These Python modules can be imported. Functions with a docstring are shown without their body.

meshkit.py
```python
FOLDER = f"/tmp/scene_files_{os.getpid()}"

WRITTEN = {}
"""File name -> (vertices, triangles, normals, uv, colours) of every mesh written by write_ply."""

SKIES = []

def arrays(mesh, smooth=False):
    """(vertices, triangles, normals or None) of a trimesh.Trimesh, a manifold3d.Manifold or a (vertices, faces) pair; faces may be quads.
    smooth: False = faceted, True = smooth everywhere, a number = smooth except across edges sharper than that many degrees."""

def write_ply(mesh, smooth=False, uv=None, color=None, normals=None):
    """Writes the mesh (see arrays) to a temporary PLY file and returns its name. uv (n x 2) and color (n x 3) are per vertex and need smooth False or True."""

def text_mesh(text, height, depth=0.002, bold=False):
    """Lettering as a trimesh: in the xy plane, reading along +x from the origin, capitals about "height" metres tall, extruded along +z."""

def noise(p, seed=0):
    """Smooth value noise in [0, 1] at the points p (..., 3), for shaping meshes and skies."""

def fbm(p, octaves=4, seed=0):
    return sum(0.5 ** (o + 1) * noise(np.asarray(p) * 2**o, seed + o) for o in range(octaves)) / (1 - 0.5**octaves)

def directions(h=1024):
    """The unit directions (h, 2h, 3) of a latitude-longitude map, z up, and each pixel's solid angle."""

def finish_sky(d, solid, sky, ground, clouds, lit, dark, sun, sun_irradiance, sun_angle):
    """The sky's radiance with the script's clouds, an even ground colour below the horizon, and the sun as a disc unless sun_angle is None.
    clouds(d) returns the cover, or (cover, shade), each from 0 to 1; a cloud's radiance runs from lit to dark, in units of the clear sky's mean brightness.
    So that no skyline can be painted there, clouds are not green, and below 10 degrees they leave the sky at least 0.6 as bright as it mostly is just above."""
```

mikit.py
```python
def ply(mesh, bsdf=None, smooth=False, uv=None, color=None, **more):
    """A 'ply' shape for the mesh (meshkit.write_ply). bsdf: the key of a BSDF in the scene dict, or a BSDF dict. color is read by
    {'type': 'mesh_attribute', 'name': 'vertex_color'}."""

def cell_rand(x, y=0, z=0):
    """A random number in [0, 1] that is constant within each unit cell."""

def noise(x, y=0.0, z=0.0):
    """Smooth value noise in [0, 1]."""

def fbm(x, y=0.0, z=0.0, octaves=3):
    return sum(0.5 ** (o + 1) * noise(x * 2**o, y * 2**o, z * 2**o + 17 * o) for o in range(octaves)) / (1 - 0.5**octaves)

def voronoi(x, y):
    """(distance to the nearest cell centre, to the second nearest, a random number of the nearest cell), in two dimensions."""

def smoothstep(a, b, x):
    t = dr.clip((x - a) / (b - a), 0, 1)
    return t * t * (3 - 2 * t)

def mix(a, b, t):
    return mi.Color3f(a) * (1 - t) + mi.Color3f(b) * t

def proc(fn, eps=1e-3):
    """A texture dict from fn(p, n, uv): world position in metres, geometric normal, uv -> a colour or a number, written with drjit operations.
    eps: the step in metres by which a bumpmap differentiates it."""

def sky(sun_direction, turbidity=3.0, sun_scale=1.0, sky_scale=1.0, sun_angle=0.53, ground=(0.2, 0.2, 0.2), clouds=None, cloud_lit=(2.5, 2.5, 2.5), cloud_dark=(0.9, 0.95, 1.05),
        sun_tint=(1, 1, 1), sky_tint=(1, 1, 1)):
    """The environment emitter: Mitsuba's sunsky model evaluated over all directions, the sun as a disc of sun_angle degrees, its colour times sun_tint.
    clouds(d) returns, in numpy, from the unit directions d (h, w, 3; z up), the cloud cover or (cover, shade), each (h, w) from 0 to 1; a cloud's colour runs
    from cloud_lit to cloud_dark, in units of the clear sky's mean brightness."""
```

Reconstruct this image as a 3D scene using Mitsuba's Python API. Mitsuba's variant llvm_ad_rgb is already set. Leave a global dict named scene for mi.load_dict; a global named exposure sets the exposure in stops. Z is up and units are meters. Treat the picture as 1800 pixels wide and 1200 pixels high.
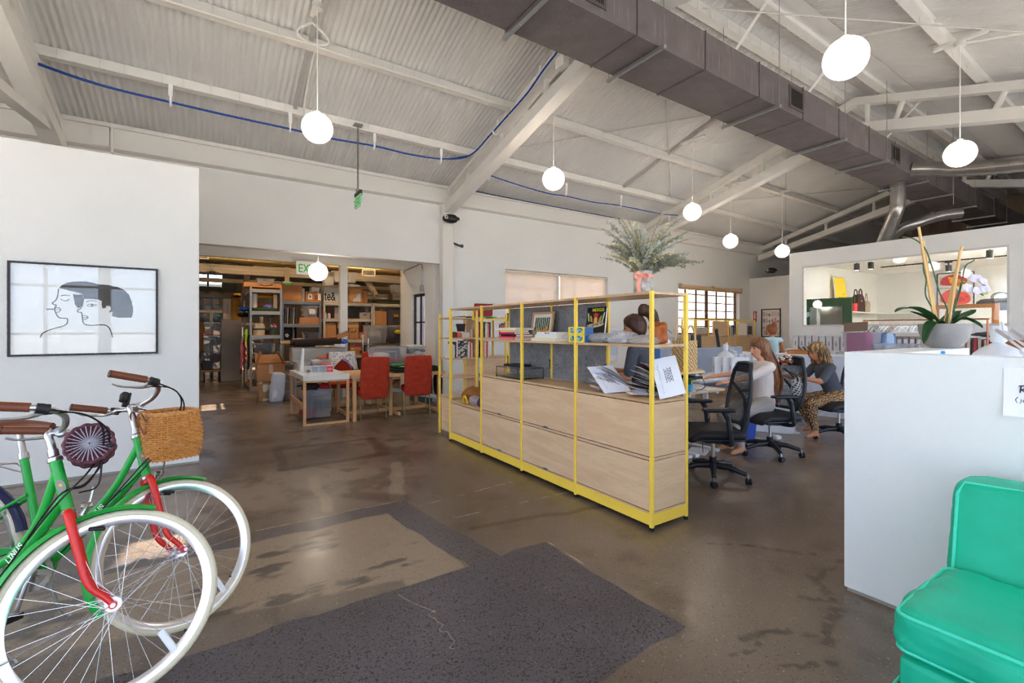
import math, random, numpy as np, trimesh, drjit as dr, mitsuba as mi, mikit, meshkit
import manifold3d as m3
from shapely.geometry import Polygon, LineString
from mikit import proc, noise, fbm, voronoi, cell_rand, smoothstep, mix

T = mi.ScalarTransform4f
scene, labels, place = {}, {}, {}
RNG = random.Random(7)

# ------------------------------------------------------------------ camera, sky, sun, exposure
F_PX, YAW, EYE = 820.0, math.radians(33.47), 1.4
scene['camera'] = {'type': 'perspective', 'fov': math.degrees(2 * math.atan(900 / F_PX)), 'fov_axis': 'x', 'near_clip': 0.05, 'far_clip': 200.0,
                   'principal_point_offset_x': 0.0, 'principal_point_offset_y': 20 / 1200,
                   'to_world': T().look_at(origin=[0, 0, EYE], target=[math.sin(YAW), math.cos(YAW), EYE], up=[0, 0, 1])}
SUN = (-0.45, -0.25, 0.86)
scene['sky'] = mikit.sky(SUN, turbidity=3.0, sun_scale=1.0, sky_scale=1.0, ground=(0.46, 0.47, 0.48),
                         clouds=lambda d: (0.35 + 0.3 * meshkit.fbm(d * 3.0, 3, 5), 0.15), cloud_lit=(1.6, 1.6, 1.6), cloud_dark=(1.0, 1.02, 1.06), sky_tint=(.90, .98, 1.10), sun_tint=(.92, 1.0, 1.10))
exposure = 3.95
LAMP = 1.25
WARM = [1.0, 0.85, 0.68]

# ------------------------------------------------------------------ naming
def fresh(k):
    if k not in scene and k not in labels: return k
    i = 1
    while f'{k}_{i:03d}' in scene or f'{k}_{i:03d}' in labels: i += 1
    return f'{k}_{i:03d}'
def lab(k, label=None, cat=None, group=None, kind=None):
    d = labels.setdefault(k, {})
    for a, b in (('label', label), ('category', cat), ('group', group), ('kind', kind)):
        if b: d[a] = b
def xf(loc=(0, 0, 0), rz=0.0, m=None):
    t = T().translate(list(map(float, loc))).rotate([0, 0, 1], float(rz))
    return t if m is None else t @ m
def thing(name, label, cat, loc=(0, 0, 0), rz=0.0, group=None, m=None):
    k = fresh(name); place[k] = xf(loc, rz, m); lab(k, label, cat, group); return k
def root(k): return k.split('__')[0]
def part(t, name, mesh, mat, label=None, smooth=30, kind=None, **more):
    k = fresh(t + '__' + name)
    scene[k] = mesh_dict(mesh, mat, smooth, **more)
    if root(t) in place: scene[k]['to_world'] = place[root(t)]
    if label or kind: lab(k, label, None, None, kind)
    return k
def mesh_dict(mesh, mat, smooth=30, **more):
    if isinstance(mesh, dict): return dict(mesh)
    return mikit.ply(mesh, mat, smooth=smooth, **more)
def solo(name, mesh, mat, label, cat, loc=(0, 0, 0), rz=0.0, group=None, smooth=30, m=None, **more):
    k = fresh(name); scene[k] = mesh_dict(mesh, mat, smooth, **more); place[k] = xf(loc, rz, m); scene[k]['to_world'] = place[k]
    lab(k, label, cat, group); return k
def struct(name, mesh, mat, parent=None, smooth=30, label=None, **more):
    k = fresh(name if parent is None else parent + '__' + name)
    scene[k] = mesh_dict(mesh, mat, smooth, **more)
    if parent is None: lab(k, label, None, None, 'structure')
    elif label: lab(k, label)
    return k
def dup(r0, loc=(0, 0, 0), rz=0.0, label=None, group=None, m=None):
    k = fresh(r0); base = labels[r0]; place[k] = xf(loc, rz, m)
    lab(k, label or base['label'], base['category'], group or base.get('group'))
    for q in [q for q in scene if q == r0 or q.startswith(r0 + '__')]:
        scene[k + q[len(r0):]] = {**scene[q], 'to_world': place[k]}
        if q != r0 and q in labels: labels[k + q[len(r0):]] = dict(labels[q])
    return k

# ------------------------------------------------------------------ meshes
def tm(v, f): return trimesh.Trimesh(np.asarray(v, float), np.asarray(f, int), process=False)
def cat(*ms):
    L = []
    for m in ms: L += list(m) if isinstance(m, (list, tuple)) else [m]
    return trimesh.util.concatenate(L)
BOXF = np.array([[0, 2, 3], [0, 3, 1], [4, 5, 7], [4, 7, 6], [0, 1, 5], [0, 5, 4], [2, 6, 7], [2, 7, 3], [0, 4, 6], [0, 6, 2], [1, 3, 7], [1, 7, 5]])
def bx(x0, x1, y0, y1, z0, z1, b=0.0):
    if b <= 0:
        v = np.array([[x, y, z] for x in (x0, x1) for y in (y0, y1) for z in (z0, z1)], float)
        f = BOXF
        m = tm(v, f)
        if m.volume < 0: m.invert()
        return m
    b = min(b, (x1 - x0) / 2.01, (y1 - y0) / 2.01, (z1 - z0) / 2.01)
    pts = []
    for sx, xa in ((1, x0), (-1, x1)):
        for sy, ya in ((1, y0), (-1, y1)):
            for sz, za in ((1, z0), (-1, z1)):
                pts += [(xa, ya + sy * b, za + sz * b), (xa + sx * b, ya, za + sz * b), (xa + sx * b, ya + sy * b, za)]
    return trimesh.convex.convex_hull(np.array(pts))
def cb(c, s, b=0.0): return bx(c[0] - s[0] / 2, c[0] + s[0] / 2, c[1] - s[1] / 2, c[1] + s[1] / 2, c[2] - s[2] / 2, c[2] + s[2] / 2, b)
def move(m, d=(0, 0, 0), rz=0.0, rx=0.0, ry=0.0, s=None):
    m = m.copy()
    if s is not None: m.vertices = m.vertices * np.asarray(s)
    for ang, ax in ((rx, [1, 0, 0]), (ry, [0, 1, 0]), (rz, [0, 0, 1])):
        if ang: m.apply_transform(trimesh.transformations.rotation_matrix(math.radians(ang), ax))
    m.apply_translation(d); return m
def frame_along(P):
    P = np.asarray(P, float); t = np.gradient(P, axis=0); t /= np.linalg.norm(t, axis=1)[:, None] + 1e-12
    u = np.cross(t[0], [0, 0, 1.0]); u = np.cross(t[0], [1.0, 0, 0]) if np.linalg.norm(u) < 1e-3 else u
    U = []
    for k in range(len(P)):
        u = u - t[k] * np.dot(u, t[k]); u = u / (np.linalg.norm(u) + 1e-12); U.append(u)
    U = np.array(U); return P, t, U, np.cross(t, U)
def tube(P, r, n=8, caps=True, closed=False):
    P = np.asarray(P, float)
    if closed: P = np.vstack([P[-1:], P, P[:1]])
    P, t, U, V = frame_along(P)
    r = np.broadcast_to(r, len(P)) if not closed else np.full(len(P), r)
    a = np.arange(n) * 2 * np.pi / n
    rings = P[:, None] + r[:, None, None] * (np.cos(a)[None, :, None] * U[:, None] + np.sin(a)[None, :, None] * V[:, None])
    if closed: rings = rings[1:-1]
    m = len(rings); v = rings.reshape(-1, 3); f = []
    for i in range(m if closed else m - 1):
        j = (i + 1) % m
        sh = 0
        if closed and j == 0:
            sh = int(np.argmin(np.linalg.norm(rings[0] - rings[-1][0], axis=1)))
        for k in range(n):
            a0, a1 = i * n + k, i * n + (k + 1) % n; b0, b1 = j * n + (k + sh) % n, j * n + (k + 1 + sh) % n
            f += [[a0, a1, b1], [a0, b1, b0]]
    if caps and not closed:
        c0, c1 = len(v), len(v) + 1; v = np.vstack([v, P[:1], P[-1:]])
        for k in range(n):
            f.append([c0, (k + 1) % n, k]); f.append([c1, (m - 1) * n + k, (m - 1) * n + (k + 1) % n])
    return tm(v, f)
def cyl(p, q, r, n=12, r2=None): return tube([p, q], [r, r if r2 is None else r2], n)
def spline(P, k=8, closed=False):
    P = np.asarray(P, float)
    Q = np.vstack([P[-1:], P, P[:2]]) if closed else np.vstack([2 * P[0] - P[1], P, 2 * P[-1] - P[-2]])
    out = []
    for i in range(1, len(Q) - 2):
        a, b, c, d = Q[i - 1], Q[i], Q[i + 1], Q[i + 2]
        for s in np.arange(k) / k:
            out.append(0.5 * (2 * b + (c - a) * s + (2 * a - 5 * b + 4 * c - d) * s * s + (3 * b - a - 3 * c + d) * s ** 3))
    if not closed: out.append(P[-1])
    return np.array(out)
def lathe(prof, n=24, c=(0, 0, 0)):
    prof = np.asarray(prof, float); a = np.arange(n) * 2 * np.pi / n
    v = np.stack([prof[:, None, 0] * np.cos(a), prof[:, None, 0] * np.sin(a), np.broadcast_to(prof[:, None, 1], (len(prof), n))], -1).reshape(-1, 3) + np.asarray(c)
    f = []
    for i in range(len(prof) - 1):
        for k in range(n):
            p, q, r, s = i * n + k, i * n + (k + 1) % n, (i + 1) * n + k, (i + 1) * n + (k + 1) % n
            f += [[p, q, s], [p, s, r]]
    return tm(v, f)
def prism(poly, h, z0=0.0):
    p = poly if hasattr(poly, 'exterior') else Polygon(poly)
    p = p.buffer(0); gs = list(getattr(p, 'geoms', [p]))
    m = cat([trimesh.creation.extrude_polygon(g, h, engine='earcut') for g in gs if g.area > 0]); m.apply_translation([0, 0, z0]); return m
def basis(m, o, u, v, w=None):
    u, v = np.asarray(u, float), np.asarray(v, float); w = np.cross(u, v) if w is None else np.asarray(w, float)
    m = m.copy(); x = np.asarray(m.vertices); m.vertices = np.asarray(o) + x[:, :1] * u + x[:, 1:2] * v + x[:, 2:3] * w
    if np.linalg.det(np.stack([u, v, w])) < 0: m.invert()
    return m
def ball(c, r, sub=2): 
    m = trimesh.creation.icosphere(subdivisions=sub, radius=1.0); m.vertices = m.vertices * np.asarray(r) + np.asarray(c); return m
def strip(P, W, n2=None, thick=0.0015):
    """a ribbon along P with half-width vectors W"""
    P, W = np.asarray(P, float), np.asarray(W, float); W = np.broadcast_to(W, P.shape)
    nrm = np.cross(np.gradient(P, axis=0), W); nrm /= np.linalg.norm(nrm, axis=1)[:, None] + 1e-12
    q = nrm * thick / 2
    ring = np.stack([P - W - q, P + W - q, P + W + q, P - W + q], 1); v = ring.reshape(-1, 3); f = []
    for i in range(len(P) - 1):
        for k in range(4):
            a0, a1, b0, b1 = i * 4 + k, i * 4 + (k + 1) % 4, i * 4 + 4 + k, i * 4 + 4 + (k + 1) % 4
            f += [[a0, a1, b1], [a0, b1, b0]]
    e = (len(P) - 1) * 4; f += [[0, 2, 1], [0, 3, 2], [e, e + 1, e + 2], [e, e + 2, e + 3]]
    return tm(v, f)
def grid_mesh(X, Y, Z, thick=0.0):
    """a surface from 2-D arrays; given a thickness it is closed below"""
    n, m = X.shape; v = np.stack([X, Y, Z], -1).reshape(-1, 3); i = np.arange(n * m).reshape(n, m)
    q = np.stack([i[:-1, :-1], i[1:, :-1], i[1:, 1:], i[:-1, 1:]], -1).reshape(-1, 4); f = np.vstack([q[:, [0, 1, 2]], q[:, [0, 2, 3]]])
    if not thick: return tm(v, f)
    v2 = v - [0, 0, thick]; o = n * m; ring = np.concatenate([i[0, :], i[1:, -1], i[-1, -2::-1], i[-2:0:-1, 0]]); r2 = np.roll(ring, -1)
    side = np.vstack([np.stack([ring, r2, r2 + o], 1), np.stack([ring, r2 + o, ring + o], 1)])
    out = tm(np.vstack([v, v2]), np.vstack([f, f[:, ::-1] + o, side])); out.fix_normals(); return out
def rbox(c, s, r, n=4, puff=0.0, seed=0, wr=0.0):
    """a soft box: rounded edges, faces puffed out, wrinkled"""
    s = np.asarray(s, float) / 2
    g = np.linspace(-1, 1, 2 + 3 * n); m = trimesh.creation.box([2, 2, 2])
    m = trimesh.Trimesh(*trimesh.remesh.subdivide(m.vertices, m.faces), process=True)
    for _ in range(n - 1): m = trimesh.Trimesh(*trimesh.remesh.subdivide(m.vertices, m.faces), process=True)
    u = np.asarray(m.vertices); p = u * s; core = np.clip(p, -(s - r), s - r); d = p - core; L = np.linalg.norm(d, axis=1)[:, None]
    q = core + np.where(L > 1e-9, d / np.maximum(L, 1e-9) * r, 0)
    if puff:
        for k in range(3):
            a, b = (k + 1) % 3, (k + 2) % 3
            q[:, k] += np.sign(u[:, k]) * (np.abs(u[:, k]) > .99) * puff * (1 - u[:, a] ** 2) * (1 - u[:, b] ** 2)
    if wr: q += (meshkit.fbm(q * 14 + seed * 7.3, 3, seed)[:, None] - .5) * wr * u
    m.vertices = q + np.asarray(c); return m
def blob(c, r, seed=0, amp=0.25, freq=2.0, sub=3):
    m = trimesh.creation.icosphere(subdivisions=sub); u = np.asarray(m.vertices)
    h = 1 + amp * 2 * (meshkit.fbm(u * freq + seed * 3.1, 3, seed) - .5); m.vertices = u * h[:, None] * np.asarray(r) + np.asarray(c)
    return m
def text(s, h, o, u, v, depth=0.0012, bold=False, centre=False):
    m = meshkit.text_mesh(s, h, depth, bold)
    if centre: m.apply_translation([-m.bounds[:, 0].mean(), 0, 0])
    return basis(m, o, u, v)
def body(bones, extra=(), edge=0.02, smooth=12):
    """one continuous surface from tapered bones (p, rp, q, rq)"""
    ms = []
    for p, rp, q, rq in bones:
        pts = np.vstack([BALL * rp + np.asarray(p), BALL * rq + np.asarray(q)]); ms.append(m3.Manifold.hull_points(pts.astype(np.float32)))
    M = m3.Manifold.batch_boolean(ms, m3.OpType.Add).refine_to_length(edge); g = M.to_mesh()
    t = trimesh.Trimesh(g.vert_properties[:, :3].astype(float), g.tri_verts, process=True)
    trimesh.smoothing.filter_taubin(t, 0.5, -0.53, smooth); return t
BALL = np.asarray(trimesh.creation.icosphere(subdivisions=1).vertices)

# ------------------------------------------------------------------ materials
def lin(c):
    if isinstance(c, str): c = [int(c[i:i + 2], 16) / 255 for i in (0, 2, 4)]
    return [x / 12.92 if x <= 0.04045 else ((x + 0.055) / 1.055) ** 2.4 for x in c]
def rgb(c): return {'type': 'rgb', 'value': lin(c)}
def M(c, rough=0.55, metal=0.0, **k):
    name = 'material_' + c + f'_{int(rough * 100)}_{int(metal * 100)}' + ''.join(f'_{a}{b}' for a, b in k.items()).replace('.', 'p')
    if name not in scene:
        scene[name] = {'type': 'twosided', 'b': {'type': 'principled', 'base_color': rgb(c), 'roughness': float(rough), 'metallic': float(metal), 'specular': 0.4, **k}}
    return name
def MP(name, fn, rough=0.55, bump=None, scale=1.0, eps=1e-3, **k):
    b = {'type': 'principled', 'base_color': proc(fn), 'roughness': rough if isinstance(rough, dict) else float(rough), 'specular': 0.4, **k}
    if bump is not None: b = {'type': 'bumpmap', 'arbitrary': proc(bump, eps), 'scale': float(scale), 'b': b}
    scene['material_' + name] = {'type': 'twosided', 'b': b}; return 'material_' + name
def L3(c): return mi.Color3f(*lin(c))

# ------------------------------------------------------------------ procedural materials
def band(x, a, b, s=0.02): return smoothstep(a - s, a + s, x) * (1 - smoothstep(b - s, b + s, x))
def seg(x, y, a, b, w, s=0.3):
    """1 within w of the segment a-b"""
    ax, ay = b[0] - a[0], b[1] - a[1]; t = dr.clip(((x - a[0]) * ax + (y - a[1]) * ay) / (ax * ax + ay * ay), 0, 1)
    d = dr.sqrt(dr.square(x - a[0] - t * ax) + dr.square(y - a[1] - t * ay)); return 1 - smoothstep(w * (1 - s), w * (1 + s), d)
def floor_col(p, n, uv):
    wx, wy = p.x + 0.05 * (noise(p.x * 6, p.y * 6, 3) - .5), p.y + 0.05 * (noise(p.x * 6, p.y * 6, 9) - .5)
    big = fbm(p.x * 0.9, p.y * 0.9, 1.0, 4); mid = fbm(p.x * 5, p.y * 5, 4.0, 4); fine = noise(p.x * 160, p.y * 160, 2); grit = noise(p.x * 170, p.y * 170, 7)
    c = mix(L3('5b4d42'), L3('7f7062'), smoothstep(.25, .75, big)); c = mix(c, L3('4d3f33'), 0.75 * smoothstep(.5, .78, mid))
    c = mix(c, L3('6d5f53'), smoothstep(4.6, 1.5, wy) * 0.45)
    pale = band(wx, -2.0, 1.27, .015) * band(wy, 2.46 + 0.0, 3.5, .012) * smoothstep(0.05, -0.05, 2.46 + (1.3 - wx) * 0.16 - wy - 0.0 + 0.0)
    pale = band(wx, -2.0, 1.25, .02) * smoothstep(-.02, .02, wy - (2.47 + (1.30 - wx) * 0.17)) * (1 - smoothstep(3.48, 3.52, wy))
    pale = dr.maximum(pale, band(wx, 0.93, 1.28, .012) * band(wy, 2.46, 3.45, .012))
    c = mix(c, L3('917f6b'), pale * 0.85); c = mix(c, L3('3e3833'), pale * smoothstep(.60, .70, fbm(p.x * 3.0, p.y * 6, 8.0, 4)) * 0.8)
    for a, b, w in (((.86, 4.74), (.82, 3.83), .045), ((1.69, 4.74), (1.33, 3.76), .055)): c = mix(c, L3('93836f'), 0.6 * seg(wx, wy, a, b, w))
    for a, b, w in (((.71, 6.08), (1.82, 6.03), .05), ((1.82, 6.03), (1.70, 5.2), .07), ((1.7, 5.2), (.68, 5.17), .06), ((.71, 6.08), (.68, 5.17), .05), ((1.05, 4.05), (1.35, 3.75), .09), ((1.58, 2.9), (3.2, 2.6), .03)):
        c = mix(c, L3('3b2e22'), 0.6 * seg(wx, wy, a, b, w, .5))
    slab = band(wx, -3.0, 1.89, .006) * band(wy, 1.375 - 0.3 * smoothstep(0, -.4, p.x - 1.0), 2.455, .006)
    strip1 = band(wx, 1.17 + (wy - 3.48) * -0.14, 1.36 + (wy - 3.70) * -0.13, .006) * band(wy, 2.44, 3.70, .006)
    strip2 = band(wx, -2.2, 1.36, .006) * band(wy, 3.50, 3.69, .006) * (0.55 + 0.45 * smoothstep(0.2, 1.0, wx))
    dark = dr.maximum(slab, dr.maximum(strip1, strip2))
    dcol = mix(L3('454044'), L3('5a555a'), fbm(p.x * 3, p.y * 3, 2.0, 3)); dcol = mix(dcol, L3('2e2a29'), smoothstep(.66, .8, grit)); dcol = mix(dcol, L3('7d7774'), smoothstep(.86, .95, fine) * .6)
    c = mix(c, dcol, dark * .96)
    c = mix(c, L3('a39786'), 0.6 * seg(p.x + .05 * (noise(p.x * 30, p.y * 30, 1) - .5), p.y, (.94, 2.16), (.92, 1.85), .004, .8) + 0.5 * seg(wx, wy, (.86, 2.4), (.94, 2.16), .003, .8))
    for a, b in (((1.42, 3.50), (2.5, 3.61)), ((1.56, 3.14), (2.64, 3.10)), ((1.9, 2.43), (1.9, 2.1)), ((.2, 3.70), (1.3, 3.71)), ((3.85, 2.85), (5.0, 2.95))):
        c = mix(c, L3('b9ab98'), 0.55 * seg(p.x, p.y, a, b, .006, .7) * smoothstep(.35, .6, noise(p.x * 25, p.y * 25, 5)))
    for a, b, w in (((2.75, 1.87), (2.96, 1.67), .012), ((2.96, 1.67), (3.2, 1.4), .02), ((3.24, 1.26), (2.9, 1.24), .022), ((2.78, 1.03), (2.62, 1.2), .022), ((2.65, 1.05), (2.3, .97), .028), ((2.27, 1.12), (1.91, 1.15), .016), ((2.4, 1.02), (2.05, 1.2), .016), ((2.2, .9), (2.0, 1.0), .02), ((2.9, 1.3), (2.75, 1.1), .025)):
        c = mix(c, L3('3a332d'), 0.55 * seg(wx, wy, a, b, w, .6) * smoothstep(.2, .5, noise(p.x * 30, p.y * 30, 1)))
    c = mix(c, L3('d8cdbb'), 0.35 * smoothstep(.90, .96, fine) * (1 - dark)); c = mix(c, L3('2c231b'), 0.55 * smoothstep(.82, .92, grit) * (1 - dark))
    return c
def floor_rough(p, n, uv):
    dark = band(p.x, -3.0, 1.89, .01) * band(p.y, 1.37, 2.455, .01)
    return dr.clip(0.20 + 0.22 * fbm(p.x * 4, p.y * 4, 6.0, 3) + 0.25 * dark, .1, .8)
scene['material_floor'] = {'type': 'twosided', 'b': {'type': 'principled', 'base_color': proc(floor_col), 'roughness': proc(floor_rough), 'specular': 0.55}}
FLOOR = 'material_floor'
WALL = MP('wall_paint', lambda p, n, uv: mix(L3('d7d7d4'), L3('e0dfdc'), fbm(p.x * 1.3, p.y * 1.3 + p.z * 1.7, p.z, 3)), 0.75)
ROOF = MP('roof_paint', lambda p, n, uv: mix(L3('c6c4c1'), L3('d4d2cf'), fbm(p.x * 2, p.y * 2, p.z, 3)), 0.45)
STEEL_W = M('d6d3cd', 0.45)
COUNTER = MP('counter_paint', lambda p, n, uv: mix(L3('dfe2e3'), L3('e6e8e8'), fbm(p.x * 2, p.y * 2, p.z * 2, 2)), 0.32)
DUCT = MP('duct', lambda p, n, uv: mix(mix(L3('51494a'), L3('6a6261'), fbm(p.x * 5, p.y * 5, p.z * 5, 4)), L3('8d8580'), 0.25 * smoothstep(.66, .85, noise(p.x * 60, p.y * 60, p.z * 4))), 0.62)
GALV = M('a9abad', 0.35, 0.85)
CHROME = M('d8d8da', 0.16, 1.0)
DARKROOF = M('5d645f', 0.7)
GABLE = MP('gable', lambda p, n, uv: mix(L3('8c7a66'), L3('a39280'), noise(p.y * 8, p.z * 2)), 0.6)
TIMBER = MP('rough_timber', lambda p, n, uv: mix(L3('a89780'), L3('cdbfa9'), fbm(p.x * 1.2, p.y * 20, p.z * 20, 3)), 0.7)
scene['material_pane'] = {'type': 'thindielectric', 'int_ior': 1.5}
PANE = 'material_pane'

# ------------------------------------------------------------------ the shell
struct('floor', bx(-6, 21, -1.7, 20, -0.1, 0), FLOOR)
YW, YR, ZR, SL = 8.2, 3.44, 5.6, 0.304
zr = lambda y: ZR - SL * abs(y - YR)
def wall(name, axis, at, th, u0, u1, z0, z1, holes=(), mat=WALL, label=None):
    """a wall with rectangular openings; axis 'y': runs along x at y = at"""
    us = sorted({u0, u1, *[h[0] for h in holes], *[h[1] for h in holes]}); zs = sorted({z0, z1, *[h[2] for h in holes], *[h[3] for h in holes]}); ms = []
    for a, b in zip(us, us[1:]):
        run = None
        for c, d in zip(zs, zs[1:]):
            inside = any(h[0] <= a and b <= h[1] and h[2] <= c and d <= h[3] for h in holes)
            if not inside: run = (run[0], d) if run else (c, d)
            if (inside or d == zs[-1]) and run:
                ms.append(bx(a, b, at, at + th, *run) if axis == 'y' else bx(at, at + th, a, b, *run)); run = None
    return struct(name, cat(ms), mat, label=label)
W1, W2 = (5.25, 8.22, 1.15, 2.68), (10.92, 13.9, 1.28, 2.66)
wall('wall_north', 'y', YW, 0.2, 3.9, 20.7, 0, 4.15, [W1, W2])
struct('wall_header', bx(-4.7, 3.78, YW, YW + .18, 2.67, 4.15), WALL)
struct('trim_1', bx(3.77, 4.0, YW - .13, YW + .02, 0, 3.95, .006), STEEL_W, label='painted steel column on the window wall')
wall('wall_alcove', 'x', 3.75, 0.15, YW + .18, 10.3, 0, 3.7, [(8.88, 9.6, 0.95, 2.16)])
struct('wall_lintel', bx(-4.7, 3.75, 10.04, 10.2, 2.745, 3.7), WALL)
struct('ceiling_alcove', cat(bx(-4.7, -1.97, YW + .18, 10.3, 3.62, 3.72), bx(-1.58, 3.9, YW + .18, 10.3, 3.62, 3.72), bx(-1.97, -1.58, YW + .18, 8.62, 3.62, 3.72), bx(-1.97, -1.58, 9.4, 10.3, 3.62, 3.72), bx(-1.70, -1.67, 8.62, 9.4, 3.62, 3.72)), WALL)
struct('trim_2', cat(bx(2.362, 2.40, 10.02, 10.16, 0, 2.75, .004), bx(2.40, 2.515, 10.03, 10.15, 0, 2.75, .004)), STEEL_W, label='white steel column in the storage opening')
struct('wall_west', cat([bx(-4.8, -4.6, 5.0, 20, 0, 4.6), bx(-4.8, -4.6, -1.7, 5.0, 3.5, 5.8), bx(-4.8, -4.6, -1.7, 5.0, 0, .35)] + [bx(-4.8, -4.6, y, y + .12, .35, 3.5) for y in (-1.6, -.3, 1.0, 2.3, 3.6, 4.9)] + [bx(-4.75, -4.65, -1.7, 5, z, z + .06) for z in (1.5, 2.5)]), WALL)
SW = [(-4.4, -1.9), (-1.7, 0.8), (1.0, 3.5), (3.7, 6.2), (6.6, 9.1), (9.6, 12.1)]
so = [bx(-4.8, 20.7, -1.7, -1.5, 3.4, 4.3), bx(-4.8, 20.7, -1.7, -1.5, 0, .25), bx(12.1, 20.7, -1.7, -1.5, .25, 3.4)]
so += [bx(a, b, -1.7, -1.5, .25, 3.4) for a, b in zip([-4.8] + [w[1] for w in SW[:-1]], [w[0] for w in SW])]
so += [bx(x - .03, x + .03, -1.63, -1.57, .25, 3.4) for w in SW for x in (w[0] + .83, w[0] + 1.66)] + [bx(w[0], w[1], -1.63, -1.57, z, z + .05) for w in SW for z in (1.3, 2.3)]
struct('wall_south', cat(so), WALL)
# gable end of ribbed metal far behind the white room
g = []
for i in range(50):
    y = -1.7 + i * .2; g.append(bx(20.6, 20.66 + (.03 if i % 2 else 0), y, y + .2, 0, zr(y + .1) + .1))
struct('wall_east', cat(g), GABLE)
struct('wall_partition', bx(-4.6, -0.04, 5.944, 6.09, 0, 3.115, .004), WALL)
struct('wall_back', bx(14.48, 14.6, 5.2, 8.2, 0, 3.03), WALL)
struct('baseboard_partition', bx(-4.6, -0.036, 5.934, 5.944, 0, .02), M('8c8a84', .6))

# corrugated roof: each sheet is a piece of the ceiling
def sheet(x0, w, y0, y1, lift):
    n = 11 * 6 + 1; x = np.linspace(0, w, n); zz = 0.0105 * np.cos(x / 0.0695 * 2 * np.pi)
    X = np.stack([x + x0, x + x0]); Yy = np.stack([np.full(n, y0), np.full(n, y1)]); Z = np.stack([zz + zr(y0) + lift, zz + zr(y1) + lift]); return grid_mesh(X, Yy, Z)
def deck(x0, x1, ya, yb): return trimesh.convex.convex_hull(np.array([(x, y, zr(y) + .03 + d) for x in (x0, x1) for y in (ya, yb) for d in (0, .03)]))
RH0, RH1 = -4.9 + 2 * .753, -4.9 + 3 * .753     # a skylight sheet left of the picture
struct('ceiling', cat(deck(-4.9, 20.7, YR, 8.5), deck(-4.9, RH0, -1.8, YR), deck(RH1, 20.7, -1.8, YR), deck(RH0, RH1, -1.8, 2.08), deck(RH0, RH1, 2.4, YR), deck(RH0, -3.18, 2.08, 2.4), deck(-2.84, RH1, 2.08, 2.4)), ROOF, smooth=False)
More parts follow.
